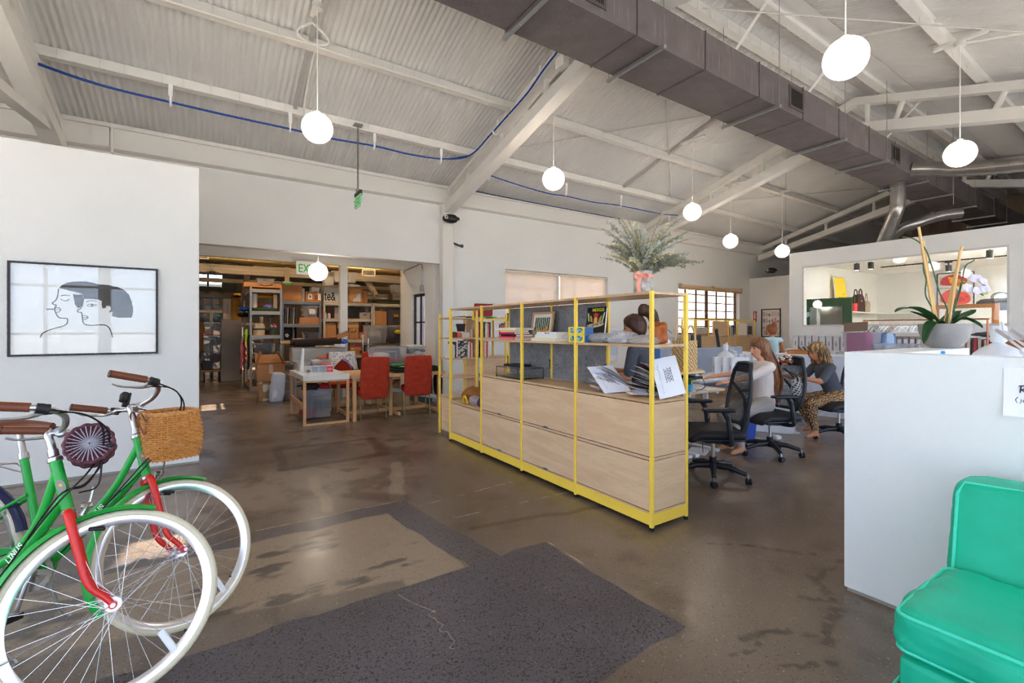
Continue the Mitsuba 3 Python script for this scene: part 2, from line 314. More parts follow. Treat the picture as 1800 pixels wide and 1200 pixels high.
for i in range(34):
    x0 = -4.9 + i * .753
    struct('sheet', sheet(x0, .7645, 8.45, YR - .02, .004 * (i % 2)), ROOF, 'ceiling', smooth=True)
    for ya, yb in (((YR + .02, 2.4), (1.95, -1.75)) if i == 2 else ((YR + .02, -1.75),)): struct('sheet', sheet(x0, .7645, ya, yb, .004 * (i % 2)), ROOF, 'ceiling', smooth=True)
# folded ridge closure with its little ribs
struct('ridge_flashing', cat(grid_mesh(*[np.array(a, float) for a in ([[-4.9, 20.6]] * 2, [[3.16, 3.16], [2.75, 2.75]], [[zr(3.16) - .06] * 2, [zr(2.75) - .02] * 2])]), [bx(x, x + .035, 3.08, 3.2, zr(3.16) - .075, zr(3.16) - .05) for x in np.arange(2.5, 15, .0695)]), ROOF, 'ceiling', smooth=False)
# purlins, with wire ties
PY = [(3.62, .15), (4.75, .12), (5.9, .12), (7.05, .12), (3.05, .13), (1.88, .13), (0.72, .13), (-0.45, .13)]
for y, h in PY:
    z1 = zr(y) - .012; m = [bx(-4.8, 20.6, y - .04, y + .04, z1 - h, z1, .004), bx(-4.8, 20.6, y - .055, y + .055, z1 - h, z1 - h + .015)]
    struct('purlin', cat(m), STEEL_W, 'ceiling')
tie = []
for y, h in PY:
    for k in range(56):
        x = -2.4 + k * .28 + RNG.uniform(-.06, .06); z1 = zr(y) - .012; s = -1 if y > 3.3 else 1
        tie.append(cyl((x, y + s * .058, z1), (x + RNG.uniform(-.02, .02), y + s * .058, z1 - h - .004), .0022, 4))
        if y < 3.3 and k % 2: tie.append(cyl((x, y, z1 - h), (x + RNG.uniform(-.05, .05), y + RNG.uniform(-.05, .05), z1 - h - RNG.uniform(.05, .12)), .0022, 4))
struct('wire_tie', cat(tie), M('bdbab4', .4), 'ceiling'); lab('ceiling__wire_tie', None, None, None, 'stuff')
# trusses
def sloped(x, w, ya, za, yb, zb, h):
    """a bar in the plane x, its top edge from (ya, za) to (yb, zb)"""
    v = np.array([[x + s * w / 2, y, z - d] for s in (-1, 1) for (y, z) in ((ya, za), (yb, zb)) for d in (0, h)]); return trimesh.convex.convex_hull(v)
for x in (-1.55, 3.9, 9.4, 14.9):
    k = struct('trim_3', sloped(x, .13, 8.15, zr(8.15) - .14, YR, zr(YR) - .20, .13), STEEL_W, label='white steel roof truss')
    tc = lambda y: zr(y) - .14 - .06 * (1 - abs(y - YR) / 4.7); bc = lambda y: 4.95 - .25 * abs(y - YR)
    struct('chord', sloped(x, .13, -1.5, zr(-1.5) - .14, YR, zr(YR) - .20, .13), STEEL_W, k)
    struct('chord', sloped(x, .19, 8.12, bc(8.12), YR, bc(YR), .17), STEEL_W, k); struct('chord', sloped(x, .19, -1.5, bc(-1.5), YR, bc(YR), .17), STEEL_W, k)
    for y in (7.3, 6.2, 5.05, 4.0, 3.28, 2.9, 1.75, .55, -.6):
        t = .12 if y in (2.9, 1.75, 4.0) else 0
        struct('strut', cyl((x, y, bc(y) - .02), (x, y + (t if y < 3.4 else -t) * -1, tc(y) - .1), .04, 10), STEEL_W, k)
# eave beam on the window wall
e = [bx(-4.6, 20.6, 8.03, 8.2, 3.79, 4.06, .006), bx(-4.6, 20.6, 8.0, 8.2, 4.06, 4.085), bx(-4.6, 20.6, 8.08, 8.2, 4.085, 4.14)]
struct('trim_4', cat(e), STEEL_W, label='white eave beam along the window wall')
struct('trim_5', cat(bx(-1.2, -1.03, 8.0, 8.03, 3.8, 4.05), bx(-1.01, -.99, 7.97, 8.03, 3.72, 4.06)), STEEL_W, label='splice plate on the eave beam')
bars = [((-1.55, 5.7, 3.9), (-1.55, 8.05, 3.76)), ((-1.55, 6.0, 3.55), (-1.55, 7.0, 3.1))]
struct('trim_6', sloped(-1.55, .12, 5.2, 3.62 - .1, 8.05, 3.92, .1), STEEL_W, label='sloping steel brace at the left end of the eave beam')

# the white room with the long interior window
RX, RL, RT = 10.8, 5.16, 3.09
RW = (1.87, 4.92, 1.51, 2.745)
wall('wall_room', 'x', RX, 0.12, 0.6, RL + .06, 0, RT, [RW])
struct('wall_roomside', bx(RX + .12, 15.4, RL - .06, RL + .06, 0, RT), WALL)
struct('wall_roomback', bx(15.3, 15.42, 0.4, RL, 0, RT), WALL)
struct('wall_roomright', bx(RX + .12, 15.4, 0.4, 0.52, 0, RT), WALL)
struct('ceiling_room', bx(RX + .12, 15.4, 0.4, RL, 2.9, 3.0), WALL)
y0, y1, z0, z1 = RW
k = struct('window_1', cat(bx(RX - .012, RX, y0 - .03, y0, z0 - .03, z1 + .03), bx(RX - .012, RX, y1, y1 + .03, z0 - .03, z1 + .03), bx(RX - .012, RX, y0, y1, z0 - .03, z0), bx(RX - .012, RX, y0, y1, z1, z1 + .03)), M('c9c6c0', .4), label='long interior window of the white room')
struct('pane', grid_mesh(*[np.array(a, float) for a in ([[RX + .03] * 2] * 2, [[y0, y1]] * 2, [[z0, z0], [z1, z1]])]), PANE, k)
# windows in the north wall
def win_frame(name, w, nx, nz, mat, label, t=.022, d=.05, yy=YW + .12):
    k = struct(name, cat(bx(w[0], w[0] + .04, yy, yy + d, w[2], w[3]), bx(w[1] - .04, w[1], yy, yy + d, w[2], w[3]), bx(w[0], w[1], yy, yy + d, w[2], w[2] + .04), bx(w[0], w[1], yy, yy + d, w[3] - .04, w[3])), mat, label=label)
    for i in range(1, nx): x = w[0] + (w[1] - w[0]) * i / nx; tt = .05 if i * 2 == nx else t / 2; struct('muntin', bx(x - tt, x + tt, yy + .005, yy + d - .005, w[2], w[3]), mat, k)
    for j in range(1, nz): z = w[2] + (w[3] - w[2]) * j / nz; struct('muntin', bx(w[0], w[1], yy + .01, yy + d - .01, z - t / 2, z + t / 2), mat, k)
    for i in range(nx):
        for j in range(nz):
            a, b = [w[0] + (w[1] - w[0]) * q / nx for q in (i, i + 1)]; c, e = [w[2] + (w[3] - w[2]) * q / nz for q in (j, j + 1)]
            struct('pane', grid_mesh(*[np.array(q, float) for q in ([[a, b]] * 2, [[yy + .025] * 2] * 2, [[c, c], [e, e]])]), PANE, k)
win_frame('window_2', W1, 6, 5, M('5a4438', .5), 'shaded steel window behind roller blinds')
win_frame('window_3', W2, 6, 6, M('5a4438', .5), 'steel window with small panes and raised blinds')
k = struct('window_4', cat(bx(3.80, 3.84, 8.88, 8.93, .95, 2.16), bx(3.80, 3.84, 9.55, 9.6, .95, 2.16), bx(3.80, 3.84, 8.88, 9.6, 2.11, 2.16), bx(3.80, 3.84, 8.88, 9.6, .95, 1.0)), M('2b2624', .5), label='narrow dark steel window in the alcove')
for a in (bx(3.805, 3.835, 9.225, 9.255, .95, 2.16), bx(3.805, 3.835, 8.88, 9.6, 1.55, 1.58)): struct('muntin', a, M('2b2624', .5), k)
for (a, b) in ((8.93, 9.225), (9.255, 9.55)):
    for (c, e) in ((1.0, 1.55), (1.58, 2.11)): struct('pane', grid_mesh(*[np.array(q, float) for q in ([[3.82] * 2] * 2, [[a, b]] * 2, [[c, c], [e, e]])]), PANE, k)
# the neighbour's ribbed wall outside
nb = []
for i in range(int(17 / .08)):
    x = 4.3 + i * .08; nb.append(bx(x, x + .08, 11.6 - (.03 if i % 2 else 0), 11.7, 0, 5.0))
struct('wall_lane', cat([bx(x, x + .05, 10.06, 10.14, 0, 3.6) for x in np.arange(3.92, 5.2, .075)] + [bx(3.9, 5.25, 10.14, 10.18, 0, 3.6)]), M('e4e4ea', .4), label='pale ribbed sheet seen through the narrow alcove window')
struct('wall_outside', cat(nb), M('dccfc2', .5), label='ribbed wall of the building next door')
struct('floor_outside', bx(3.95, 21, 8.45, 12, -.1, -.01), M('8d8a84', .8))

# storage room: low dark boarded roof with a skylight
SKX, SKY = (-1.6, .56), (18.0, 18.9)
zs = lambda y: 2.74 + .35 * (19.3 - y)
dk = []
for (xa, xb, ya, yb) in ((-4.7, 5.3, 10.2, SKY[0]), (-4.7, 5.3, SKY[1], 19.5), (-4.7, SKX[0], *SKY), (SKX[1], 5.3, *SKY)):
    v = np.array([[x, y, zs(y) + d] for x in (xa, xb) for y in (ya, yb) for d in (0, .06)]); dk.append(trimesh.convex.convex_hull(v))
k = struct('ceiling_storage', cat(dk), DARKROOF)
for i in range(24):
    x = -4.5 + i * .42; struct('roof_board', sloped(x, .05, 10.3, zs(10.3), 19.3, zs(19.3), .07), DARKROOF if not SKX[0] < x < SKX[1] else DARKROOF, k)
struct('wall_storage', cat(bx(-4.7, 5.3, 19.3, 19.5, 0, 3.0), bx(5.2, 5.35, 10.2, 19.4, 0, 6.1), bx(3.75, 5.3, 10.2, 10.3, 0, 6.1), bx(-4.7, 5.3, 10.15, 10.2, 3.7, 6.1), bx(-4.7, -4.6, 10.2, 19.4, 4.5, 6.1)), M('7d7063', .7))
struct('trim_7', cat(bx(-4.6, 5.2, 12.95, 13.1, 2.74, 2.95, .01)), TIMBER, label='rough timber tie beam across the storage room')
struct('trim_8', cat(bx(-4.6, 5.2, 14.9, 15.05, 2.70, 2.80, .01)), TIMBER, label='second timber tie beam in the storage room')
for x in (.9, 4.4): struct('trim_9', sloped(x, .12, 13.1, 2.9, 14.6, 2.2, .14) if x < 1 else move(bx(-.07, .07, -.06, .06, 0, 1.3), (4.3, 13.2, 2.0), ry=-30), TIMBER, label='diagonal timber brace in the storage room')

# ------------------------------------------------------------------ ventilation duct under the ridge
dz0, dz1, dy0, dy1 = 4.1, 4.5, 2.93, 3.545
duct = thing('ventilation_duct', 'long brown grey rectangular air duct hung under the ridge', 'air duct')
xs = [-3.9 + i * 1.03 for i in range(21)]
for i, (a, b) in enumerate(zip(xs, xs[1:])):
    part(duct, 'section', cat(bx(a + .004, b - .004, dy0, dy1, dz0, dz1, .006), bx(a, a + .012, dy0 - .008, dy1 + .008, dz0 - .008, dz1 + .008)), DUCT)
part(duct, 'end_elbow', trimesh.convex.convex_hull(np.array([(xs[-1], y, z) for y in (dy0, dy1) for z in (dz0, dz1)] + [(xs[-1] + .8, y - .15, z) for y in (dy0 - .2, dy1) for z in (dz0 - .3, dz1 - .3)])), DUCT)
for i, x in enumerate([0.9, 2.3, 3.62, 5.72, 7.5, 9.0, 10.86, 12.3, 13.9, 15.4, 16.6]):
    b = part(duct, 'hanger', cat(bx(x - .02, x + .02, dy0 - .07, dy1 + .07, dz0 - .045, dz0 - .012, .003), [bx(x - .012, x + .012, y, y + .02, dz0 - .047, dz0 - .044) for y in np.arange(dy0, dy1, .06)]), GALV, label='galvanised hanger strut')
    for y in (dy0 - .05, dy1 + .05): part(duct, 'hanger__rod', cyl((x, y, dz0 - .05), (x, y, zr(y) - .1), .005, 6), GALV) if False else part(b, 'rod', cyl((x, y, dz0 - .05), (x, y, zr(y) - .1), .005, 6), GALV)
for x in (2.55, 6.05, 9.35):
    v = part(duct, 'grille', cat(bx(x, x + .36, dy0 - .012, dy0 - .002, 4.17, 4.20), bx(x, x + .36, dy0 - .012, dy0 - .002, 4.41, 4.44), bx(x, x + .03, dy0 - .012, dy0 - .002, 4.2, 4.41), bx(x + .33, x + .36, dy0 - .012, dy0 - .002, 4.2, 4.41)), M('4d4641', .6), label='dark louvred air grille')
    part(v, 'louvre', cat([bx(x + .035 + j * .03, x + .05 + j * .03, dy0 - .008, dy0 - .001, 4.2, 4.41) for j in range(10)]), M('2c2622', .6))
for j, x in enumerate((12.0, 13.0)): pass
# round branch ducts
def spiral(P, r, n=20):
    P = spline(P, 10); m = [tube(P, r, n)]
    L = np.cumsum(np.r_[0, np.linalg.norm(np.diff(P, axis=0), axis=1)])
    for s in np.arange(.08, L[-1], .17):
        i = int(np.searchsorted(L, s)) - 1; t = (P[i + 1] - P[i]); t /= np.linalg.norm(t); c = P[i] + t * (s - L[i]); m.append(cyl(c - t * .006, c + t * .006, r + .006, n))
    return cat(m)
SPI = M('a9a6a2', .28, .9)
solo('branch_duct', spiral([(10.7, 3.26, 4.1), (10.7, 3.26, 3.75), (10.72, 3.3, 3.56), (10.9, 3.5, 3.2), (11.1, 3.7, 2.85)], .115), SPI, 'shiny round metal duct dropping from the big duct into the white room', 'air duct')
solo('branch_duct', spiral([(11.6, 2.6, 3.55), (11.4, 2.85, 3.52), (11.2, 3.1, 3.42), (11.15, 3.4, 3.3), (11.2, 3.75, 2.95)], .095), SPI, 'second curved metal duct behind the dropping one above the white room', 'air duct')
solo('branch_duct', spiral([(10.3, 2.93, 4.2), (10.35, 2.6, 4.12), (10.3, 2.2, 4.0), (10.2, 1.5, 3.87), (10.1, .4, 3.8)], .12), SPI, 'round metal duct running right from the side of the big duct', 'air duct')
struct('wire_hanger', cyl((10.95, 2.55, 3.6), (10.95, 2.55, 5.2), .005, 6), GALV, 'ceiling')

# ------------------------------------------------------------------ opal globe pendants
scene['material_globe'] = {'type': 'twosided', 'b': {'type': 'principled', 'base_color': rgb('f6efe6'), 'roughness': 0.3, 'specular': 0.4}}
GL = mikit.ply(ball((0, 0, 0), .158, 3), 'material_globe', smooth=True)
WG = 'white opal globe pendant lamp '
def pendant(x, y, z, label, top=None, box=True, k=1.0):
    t = thing('pendant_lamp', WG + label, 'pendant lamp', (x, y, z), group='opal globe pendant lamps')
    g = part(t, 'globe', GL, None); scene[g] = {**GL, 'to_world': place[t], 'emitter': {'type': 'area', 'radiance': {'type': 'rgb', 'value': [LAMP * k * c for c in WARM]}}}
    top = zr(y) - .14 if top is None else top
    part(t, 'cord', cyl((0, 0, .15), (0, 0, top - z - .05), .006, 6), M('e6e3dc', .4)); part(t, 'collar', cyl((0, 0, .15), (0, 0, .175), .03, 12), M('e6e3dc', .4))
    if box: part(t, 'ceiling_box', cat(cyl((0, 0, top - z - .06), (0, 0, top - z), .055, 14), bx(-.03, .03, -.25, .25, top - z - .005, top - z + .03)), STEEL_W)
pendant(1.015, 5.31, 3.56, 'above the left partition, first in the left row')
pendant(4.2, 5.27, 3.57, 'left of the dried plant, second in the left row')
pendant(7.5, 5.33, 3.57, 'just right of the dried plant, third in the left row')
pendant(9.9, 6.05, 3.4, 'fourth in the left row, beyond the dried plant')
pendant(11.7, 5.82, 3.31, 'last and smallest in the left row, by the white room')
pendant(4.28, 1.64, 3.57, 'nearest and largest, at the top right beside the duct')
pendant(7.77, 1.75, 3.57, 'at the far right, second in the right row')
pendant(1.66, 8.62, 2.41, 'hanging low in the opening to the storage room', top=3.62, box=False)
pendant(-2.6, 5.3, 3.57, 'over the left end of the hall', k=1)
pendant(0.8, 1.64, 3.57, 'first in the right row, above the camera')
# bare lamps of the storage room (hung high, behind the lintel)
for (x, y, l) in ((.6, 11.2, 'left of the front pair'), (3.4, 11.2, 'right of the front pair'), (1.8, 15.2, 'behind the front pair')):
    t = thing('tube_lamp', f'strip lamp hung under the storage room roof, {l}', 'strip lamp', (x, y, 3.55 if y < 15 else 3.15), group='strip lamps of the storage room')
    g = part(t, 'diffuser', cat(bx(-.6, .6, -.05, .05, 0, .03)), 'material_globe', smooth=False); scene[g]['emitter'] = {'type': 'area', 'radiance': {'type': 'rgb', 'value': [LAMP * 3.6 * c for c in (1.0, .70, .40)]}}
    part(t, 'housing', bx(-.62, .62, -.07, .07, .031, .09, .005), STEEL_W); part(t, 'rod', cat(cyl((-.5, 0, .09), (-.5, 0, .8), .004, 6), cyl((.5, 0, .09), (.5, 0, .8), .004, 6)), GALV)

# ------------------------------------------------------------------ conduits, cable, hooks
CON = M('d9d6cf', .4)
struct('conduit', tube(spline([(-2.5, 5.8, zr(5.8) - .17), (.95, 5.8, zr(5.8) - .17), (1.02, 5.62, zr(5.62) - .08), (1.1, 5.8, zr(5.8) - .17), (3.8, 5.8, zr(5.8) - .17)], 8), .013, 8), CON, 'ceiling')
struct('conduit', tube(spline([(1.1, 5.75, 4.75), (1.12, 6.3, 4.66), (1.15, 6.9, 4.38), (1.3, 6.95, 4.36), (3.7, 6.96, 4.36)], 8), .012, 8), CON, 'ceiling')
struct('conduit', tube(spline([(3.98, 4.62, 5.0), (4.1, 4.66, 5.02), (4.5, 4.66, 5.02), (11.8, 4.66, 5.02)], 8), .013, 8), CON, 'ceiling')
struct('conduit', tube(spline([(3.99, 8.02, 4.0), (3.83, 7.9, 4.0), (3.78, 7.4, 4.12), (3.78, 6.0, 4.55)], 8), .011, 8), CON, 'ceiling')
struct('conduit', cat(tube([(7.77, 1.75, 4.92), (7.9, 1.2, 4.82), (8.1, .4, 4.6), (8.3, -1, 4.2)], .013, 8)), CON, 'ceiling')
struct('light_channel', bx(4.1, 4.16, 4.6, 6.0, 4.86 - .0, 4.9).apply_transform(np.eye(4)) if False else sloped(4.2, .05, 6.0, zr(6.0) - .05, 4.6, zr(4.6) - .05, .03), M('a8a6a2', .4), 'ceiling')
struct('light_channel', sloped(7.5, .05, 7.0, zr(7.0) - .05, 4.8, zr(4.8) - .05, .03), M('a8a6a2', .4), 'ceiling')
struct('light_channel', sloped(1.05, .05, 7.0, zr(7.0) - .05, 5.0, zr(5.0) - .05, .03), M('a8a6a2', .4), 'ceiling')
for (a, b), l in ((((3.95, 7.1), (7.2, 4.9)), 'from the truss foot across the second bay'), (((9.2, 7.1), (6.2, 4.9)), 'crossing the second bay beside the plant'), (((9.5, 7.2), (14.6, 4.9)), 'across the far bay'), (((14.7, 7.2), (10.0, 4.9)), 'the other way across the far bay')):
    struct('brace_rod', cyl((a[0], a[1], zr(a[1]) - .05), (b[0], b[1], zr(b[1]) - .05), .009, 6), M('b9b5ae', .5), 'ceiling')
struct('brace_rod', cyl((4.4, 3.0, 4.8), (8.6, .1, 4.35), .008, 6), M('b9b5ae', .5), 'ceiling')
for x in (5.3, 7.1, 9.9):
    P = [(x, 3.3, 4.62), (x + .02, 2.75, 5.18), (x + .03, 2.6, 5.24), (x + .1, 1.7, 5.0)]
    solo('hanger_bar', tube(P, .022, 4), STEEL_W, {5.3: 'bent white hanger bar above the duct, nearest', 7.1: 'bent white hanger bar above the duct, behind the nearest pendant', 9.9: 'bent white hanger bar above the duct, beyond the white truss'}[x], 'hanger bar')
BLUE = M('0b3a8c', .45)
c1 = [(-1.9, 7.0, 4.36), (-1.43, 7.0, 4.25), (-.96, 7.0, 4.18), (-.33, 7.0, 4.16), (.256, 7.0, 4.15), (.988, 7.0, 4.15), (1.5, 7.0, 4.14), (2.144, 7.0, 4.17), (2.7, 7.0, 4.16), (3.28, 7.0, 4.205), (3.74, 6.95, 4.34)]
solo('blue_cable', cat(tube(spline(c1 + [(3.76, 6.3, 4.47), (3.76, 5.9, 4.56), (3.76, 5.3, 4.70), (3.76, 4.9, 4.86), (3.76, 4.3, 5.04), (3.8, 3.7, 5.2)], 5), .013, 8), tube(spline([(p[0] + .02, p[1] + .02, p[2] + .012) for p in c1], 5), .01, 6)), BLUE, 'bundle of blue data cables along the lowest purlin and up the truss', 'cable')
solo('blue_cable', tube(spline([(3.9, 7.0, 4.13), (4.4, 7.0, 4.07), (4.94, 7.0, 4.02), (5.5, 7.0, 3.99), (5.89, 7.0, 4.01), (6.6, 7.0, 4.0), (7.3, 7.0, 4.04), (8.66, 7.0, 4.05), (9.3, 7, 4.1)], 6), .011, 8), BLUE, 'blue data cable hanging in the second bay above the window wall', 'cable')
solo('blue_cable', tube(spline([(4.1, 8.0, 4.1), (4.4, 8.02, 4.12), (6, 8.03, 4.11), (8.5, 8.03, 4.11)], 6), .01, 6), M('27406e', .5), 'blue data cable lying on the eave beam', 'cable')
hook = cat(tube(spline([(0, 0, .2), (0, 0, .1), (0, .01, .02), (0, .05, 0), (0, .085, .03), (0, .085, .05)], 6), .014, 6), bx(-.022, .022, -.004, .004, .1, .24))
for i, (x, l) in enumerate(((-.333, 'first from the left'), (.988, 'left of the first pendant lamp'), (2.144, 'right of the exit sign pole'), (3.235, 'beside the truss'), (4.153, 'just right of the truss foot'), (5.89, 'below the second pendant lamp'), (7.4, 'above the dried plant'))):
    solo('cable_hook', hook, M('e3e3e1', .4), 'white cable hook on the lowest purlin, ' + l, 'cable hook', (x, 6.985, 4.02 if x > 3.9 else 4.13), group='white cable hooks'); 
for i, (y, l) in enumerate(((6.2, 'lower'), (5.1, 'upper'))):
    solo('cable_hook', hook, M('e3e3e1', .4), f'{l} white cable hook on the near truss', 'cable hook', (3.83, y, zr(y) - .32), rz=90, group='white cable hooks')
solo('junction_box', bx(3.74, 3.84, 4.5, 4.66, 4.72, 4.86, .004), M('e6e3dd', .4), 'white junction box on the near truss', 'junction box')
# speakers
def speaker(loc, rz, label):
    t = thing('wall_speaker', label, 'speaker', loc, rz, m=T().scale(1.0)); m = ball((0, 0, 0), (.15, .075, .085), 3); v = np.asarray(m.vertices); m.vertices = np.c_[v[:, 0], v[:, 1], v[:, 2] * (1 + .15 * v[:, 0] / .15)]
    part(t, 'housing', m, M('1d1c1c', .4)); part(t, 'tweeter', lathe([(0, 0), (.03, 0), (.035, .012), (.02, .02)], 16, (0, 0, 0)).apply_transform(trimesh.transformations.rotation_matrix(math.pi / 2, [1, 0, 0])).apply_translation([-.09, -.055, .01]), M('c9c9c9', .4)); part(t, 'bracket', cat(bx(-.02, .02, .05, .13, -.02, .02), cyl((.12, 0, 0), (.17, 0, .01), .03, 10)), M('1d1c1c', .5))
speaker((3.86, 7.94, 3.49), -12, 'black oval loudspeaker on the white column')
speaker((14.3, 7.45, 3.2), -60, 'small black loudspeaker above the back wall')
solo('cable_stub', cat([tube(spline([(3.99, 8.19, 3.10 + d), (4.08, 8.16, 3.06 + d), (4.17, 8.16, 3.035 + d), (4.235, 8.19, 3.05)], 6), .006, 6) for d in (0, .012, .024)], cyl((4.235, 8.185, 3.05), (4.235, 8.199, 3.05), .035, 12)), M('33414d', .5), 'short grey cables leaving a hole in the window wall', 'cable')
# hanging exit sign
t = thing('exit_sign', 'green exit sign on a pole hung from the ceiling', 'exit sign', (1.887, 6.95, 3.32))
part(t, 'pole', cyl((0, 0, .14), (0, 0, zr(6.95) - 3.32 - .13), .012, 8), M('777877', .4, .6)); part(t, 'mount', cat(bx(-.06, .06, -.06, .06, zr(6.95) - 3.32 - .15, zr(6.95) - 3.32 - .12, .004), bx(-.03, .03, -.03, .03, .1, .15, .01)), GALV); part(t, 'frame', bx(-.02, .02, -.16, .12, .05, .1, .004), M('2a2a2a', .5))
part(t, 'panel', bx(-.006, .006, -.16, .14, -.13, .05), M('9fd8a6', .3))
for s in (-1, 1): part(t, 'lettering', text('EXIT', .12, (s * .0065, .11 * s * -1 if s < 0 else -.13, -.1), (0, 1.0 * s, 0), (0, 0, 1), .002), M('08a83c', .4))

# ------------------------------------------------------------------ yellow shelving
YEL = M('f2cf4e', .42)
def maple(p, n, uv):
    g = fbm(p.x * 3 + p.y * 3, p.z * 26 + 3 * noise(p.x * 2 + p.y * 2, p.z * 2), p.x - p.y, 3); q = noise(p.x * 14 + p.y * 14, p.z * 120, 3)
    c = mix(L3('d3b08b'), L3('dcbd99'), smoothstep(.25, .75, g)); return mix(c, L3('bf9870'), .35 * smoothstep(.68, .8, q) * g)
MAPLE = MP('maple', maple, .42)
def maple_top(p, n, uv):
    g = fbm(p.x * 26, p.y * 3, 2, 3); return mix(L3('b9966e'), L3('cdac86'), smoothstep(.25, .75, g))
MAPLET = MP('maple_top', maple_top, .3)
FELT = MP('felt', lambda p, n, uv: mix(mix(L3('6d6d6f'), L3('8a8a8b'), fbm(p.y * 9, p.z * 9, 1, 3)), L3('3c3c3e'), .6 * smoothstep(.62, .8, fbm(p.y * 90, p.z * 90, 4, 2))), .95)
BLACK = M('1c1b1c', .5); EDGE = M('c9a98a', .45); SEAM = M('17100c', .9)
SX0, SX1 = 2.594, 2.997; SY = [2.163 + .795 * i for i in range(5)]
sh = thing('shelving_unit', 'long yellow framed shelving unit with maple drawer fronts, under the dried plant', 'shelving unit')
for y in SY:
    for x in (SX0 + .013, SX1 - .013):
        p_ = part(sh, 'post', bx(x - .013, x + .013, y - .0, y + .026, .022, 1.676, .002), YEL); part(p_, 'foot', cat(cyl((x, y + .013, 0), (x, y + .013, .012), .016, 12), cyl((x, y + .013, .012), (x, y + .013, .024), .008, 8)), BLACK)
for a, b in zip(SY, SY[1:]): part(sh, 'plinth', bx(SX0 + .006, SX0 + .02, a + .026, b, .035, .116), YEL); part(sh, 'plinth', bx(SX1 - .02, SX1 - .006, a + .026, b, .035, .116), YEL)
part(sh, 'plinth', bx(SX0 + .026, SX1 - .026, SY[0] + .004, SY[0] + .018, .035, .116), YEL)
part(sh, 'top_board', bx(SX0 + .004, SX1 - .004, SY[0] + .002, SY[4] + .024, 1.652, 1.670, .001), MAPLET)
part(sh, 'upper_shelf', bx(SX0 + .004, SX1 - .004, SY[0] + .002, SY[3] + .02, 1.279, 1.297, .001), MAPLET)
part(sh, 'cabinet_top', bx(SX0 + .004, SX1 - .004, SY[0] + .003, SY[3] + .02, .887, .905, .001), MAPLET)
part(sh, 'cabinet_top', bx(SX0 + .004, SX1 - .004, SY[3] + .022, SY[4] + .02, .49, .508, .001), MAPLET)
part(sh, 'carcass', cat(bx(SX0 + .03, SX1 - .012, SY[0] + .03, SY[3] + .015, .12, .886), bx(SX0 + .03, SX1 - .012, SY[3] + .03, SY[4] + .01, .12, .489)), SEAM)
for i in range(4):
    a, b = SY[i] + .029, SY[i + 1] - .003
    part(sh, 'drawer_rail', bx(SX0 + .008, SX0 + .03, a, b, .117, .128), EDGE)
    for j, (c, d) in enumerate(((.134, .482), (.514, .880)) if i < 3 else ((.134, .482),)):
        k = part(sh, 'drawer_front', bx(SX0 + .007, SX0 + .028, a, b, c, d, .001), MAPLE)
        if i in (1, 2): part(k, 'latch', cat(bx(SX0 - .006, SX0 + .01, (a + b) / 2 - .022, (a + b) / 2 + .03, c - .004, c + .012, .003), cyl((SX0 - .008, (a + b) / 2 + .01, c + .004), (SX0 + .006, (a + b) / 2 + .01, c + .004), .009, 10)), M('8c8f93', .25, .9))
    if i < 3: part(sh, 'drawer_rail', bx(SX0 + .008, SX0 + .03, a, b, .488, .508), EDGE)
for c, d in ((.133, .484), (.512, .882)): part(sh, 'end_panel', bx(SX0 + .03, SX1 - .03, SY[0] + .005, SY[0] + .026, c, d, .001), MAPLE)
part(sh, 'drawer_rail', cat(bx(SX0 + .03, SX1 - .03, SY[0] + .006, SY[0] + .03, .488, .508), bx(SX0 + .03, SX1 - .03, SY[0] + .006, SY[0] + .03, .117, .128)), EDGE, kind='stuff')
for i in (1, 2): part(sh, 'felt_panel', bx(SX1 - .022, SX1 - .008, SY[i] + .03, SY[i + 1] - .003, .91, 1.645, .003), FELT, label='speckled grey felt back panel')
for y in SY[1:4]:
    for zz in (1.55, 1.05): part(sh, 'panel_clip', cat(bx(SX1 - .03, SX1 - .022, y + .026, y + .036, zz - .04, zz + .04), bx(SX1 - .034, SX1 - .022, y + .03, y + .045, zz - .045, zz - .036), bx(SX1 - .034, SX1 - .022, y + .03, y + .045, zz + .036, zz + .045)), BLACK)
# the yellow unit behind it
U = thing('shelving_unit', 'shorter yellow bookshelf with maple backs, behind the left end of the long unit', 'shelving unit')
ux0, ux1, uy0, uy1 = 2.68, 3.92, 5.50, 5.88
for x in (ux0, 3.06, 3.14, 3.53, ux1 - .026):
    for y in (uy0, uy1 - .026): part(U, 'post', bx(x, x + .026, y, y + .026, .0, 1.62, .002), YEL)
for zz in (.52, .78, 1.03, 1.30): part(U, 'shelf', bx(ux0 + .003, ux1, uy0 + .003, uy1 - .003, zz - .018, zz, .001), MAPLET)
part(U, 'shelf', bx(ux0 + .003, ux1, uy0 + .003, uy1 - .003, 1.545, 1.563, .001), MAPLET)
part(U, 'back_panel', bx(3.17, 3.52, uy0 + .01, uy0 + .028, .53, 1.02, .001), MAPLE); part(U, 'cabinet', bx(ux0 + .03, 3.05, uy0 + .02, uy1 - .03, .05, .50, .002), MAPLE); part(U, 'cabinet', bx(3.08, ux1 - .04, uy0 + .02, uy1 - .03, .05, .50, .002), MAPLE)
part(U, 'divider', bx(3.09, 3.11, uy0 + .02, uy1 - .03, 1.04, 1.54), MAPLE); part(U, 'divider', bx(3.09, 3.11, uy0 + .02, uy1 - .03, .53, 1.01), MAPLE)
part(U, 'guard_rail', cat(bx(2.95, 2.97, uy0 - .1, uy0 - .08, 1.53, 1.64), bx(3.56, 3.58, uy0 - .1, uy0 - .08, 1.53, 1.64), bx(2.95, 3.58, uy0 - .1, uy0 - .08, 1.53, 1.55)), YEL)

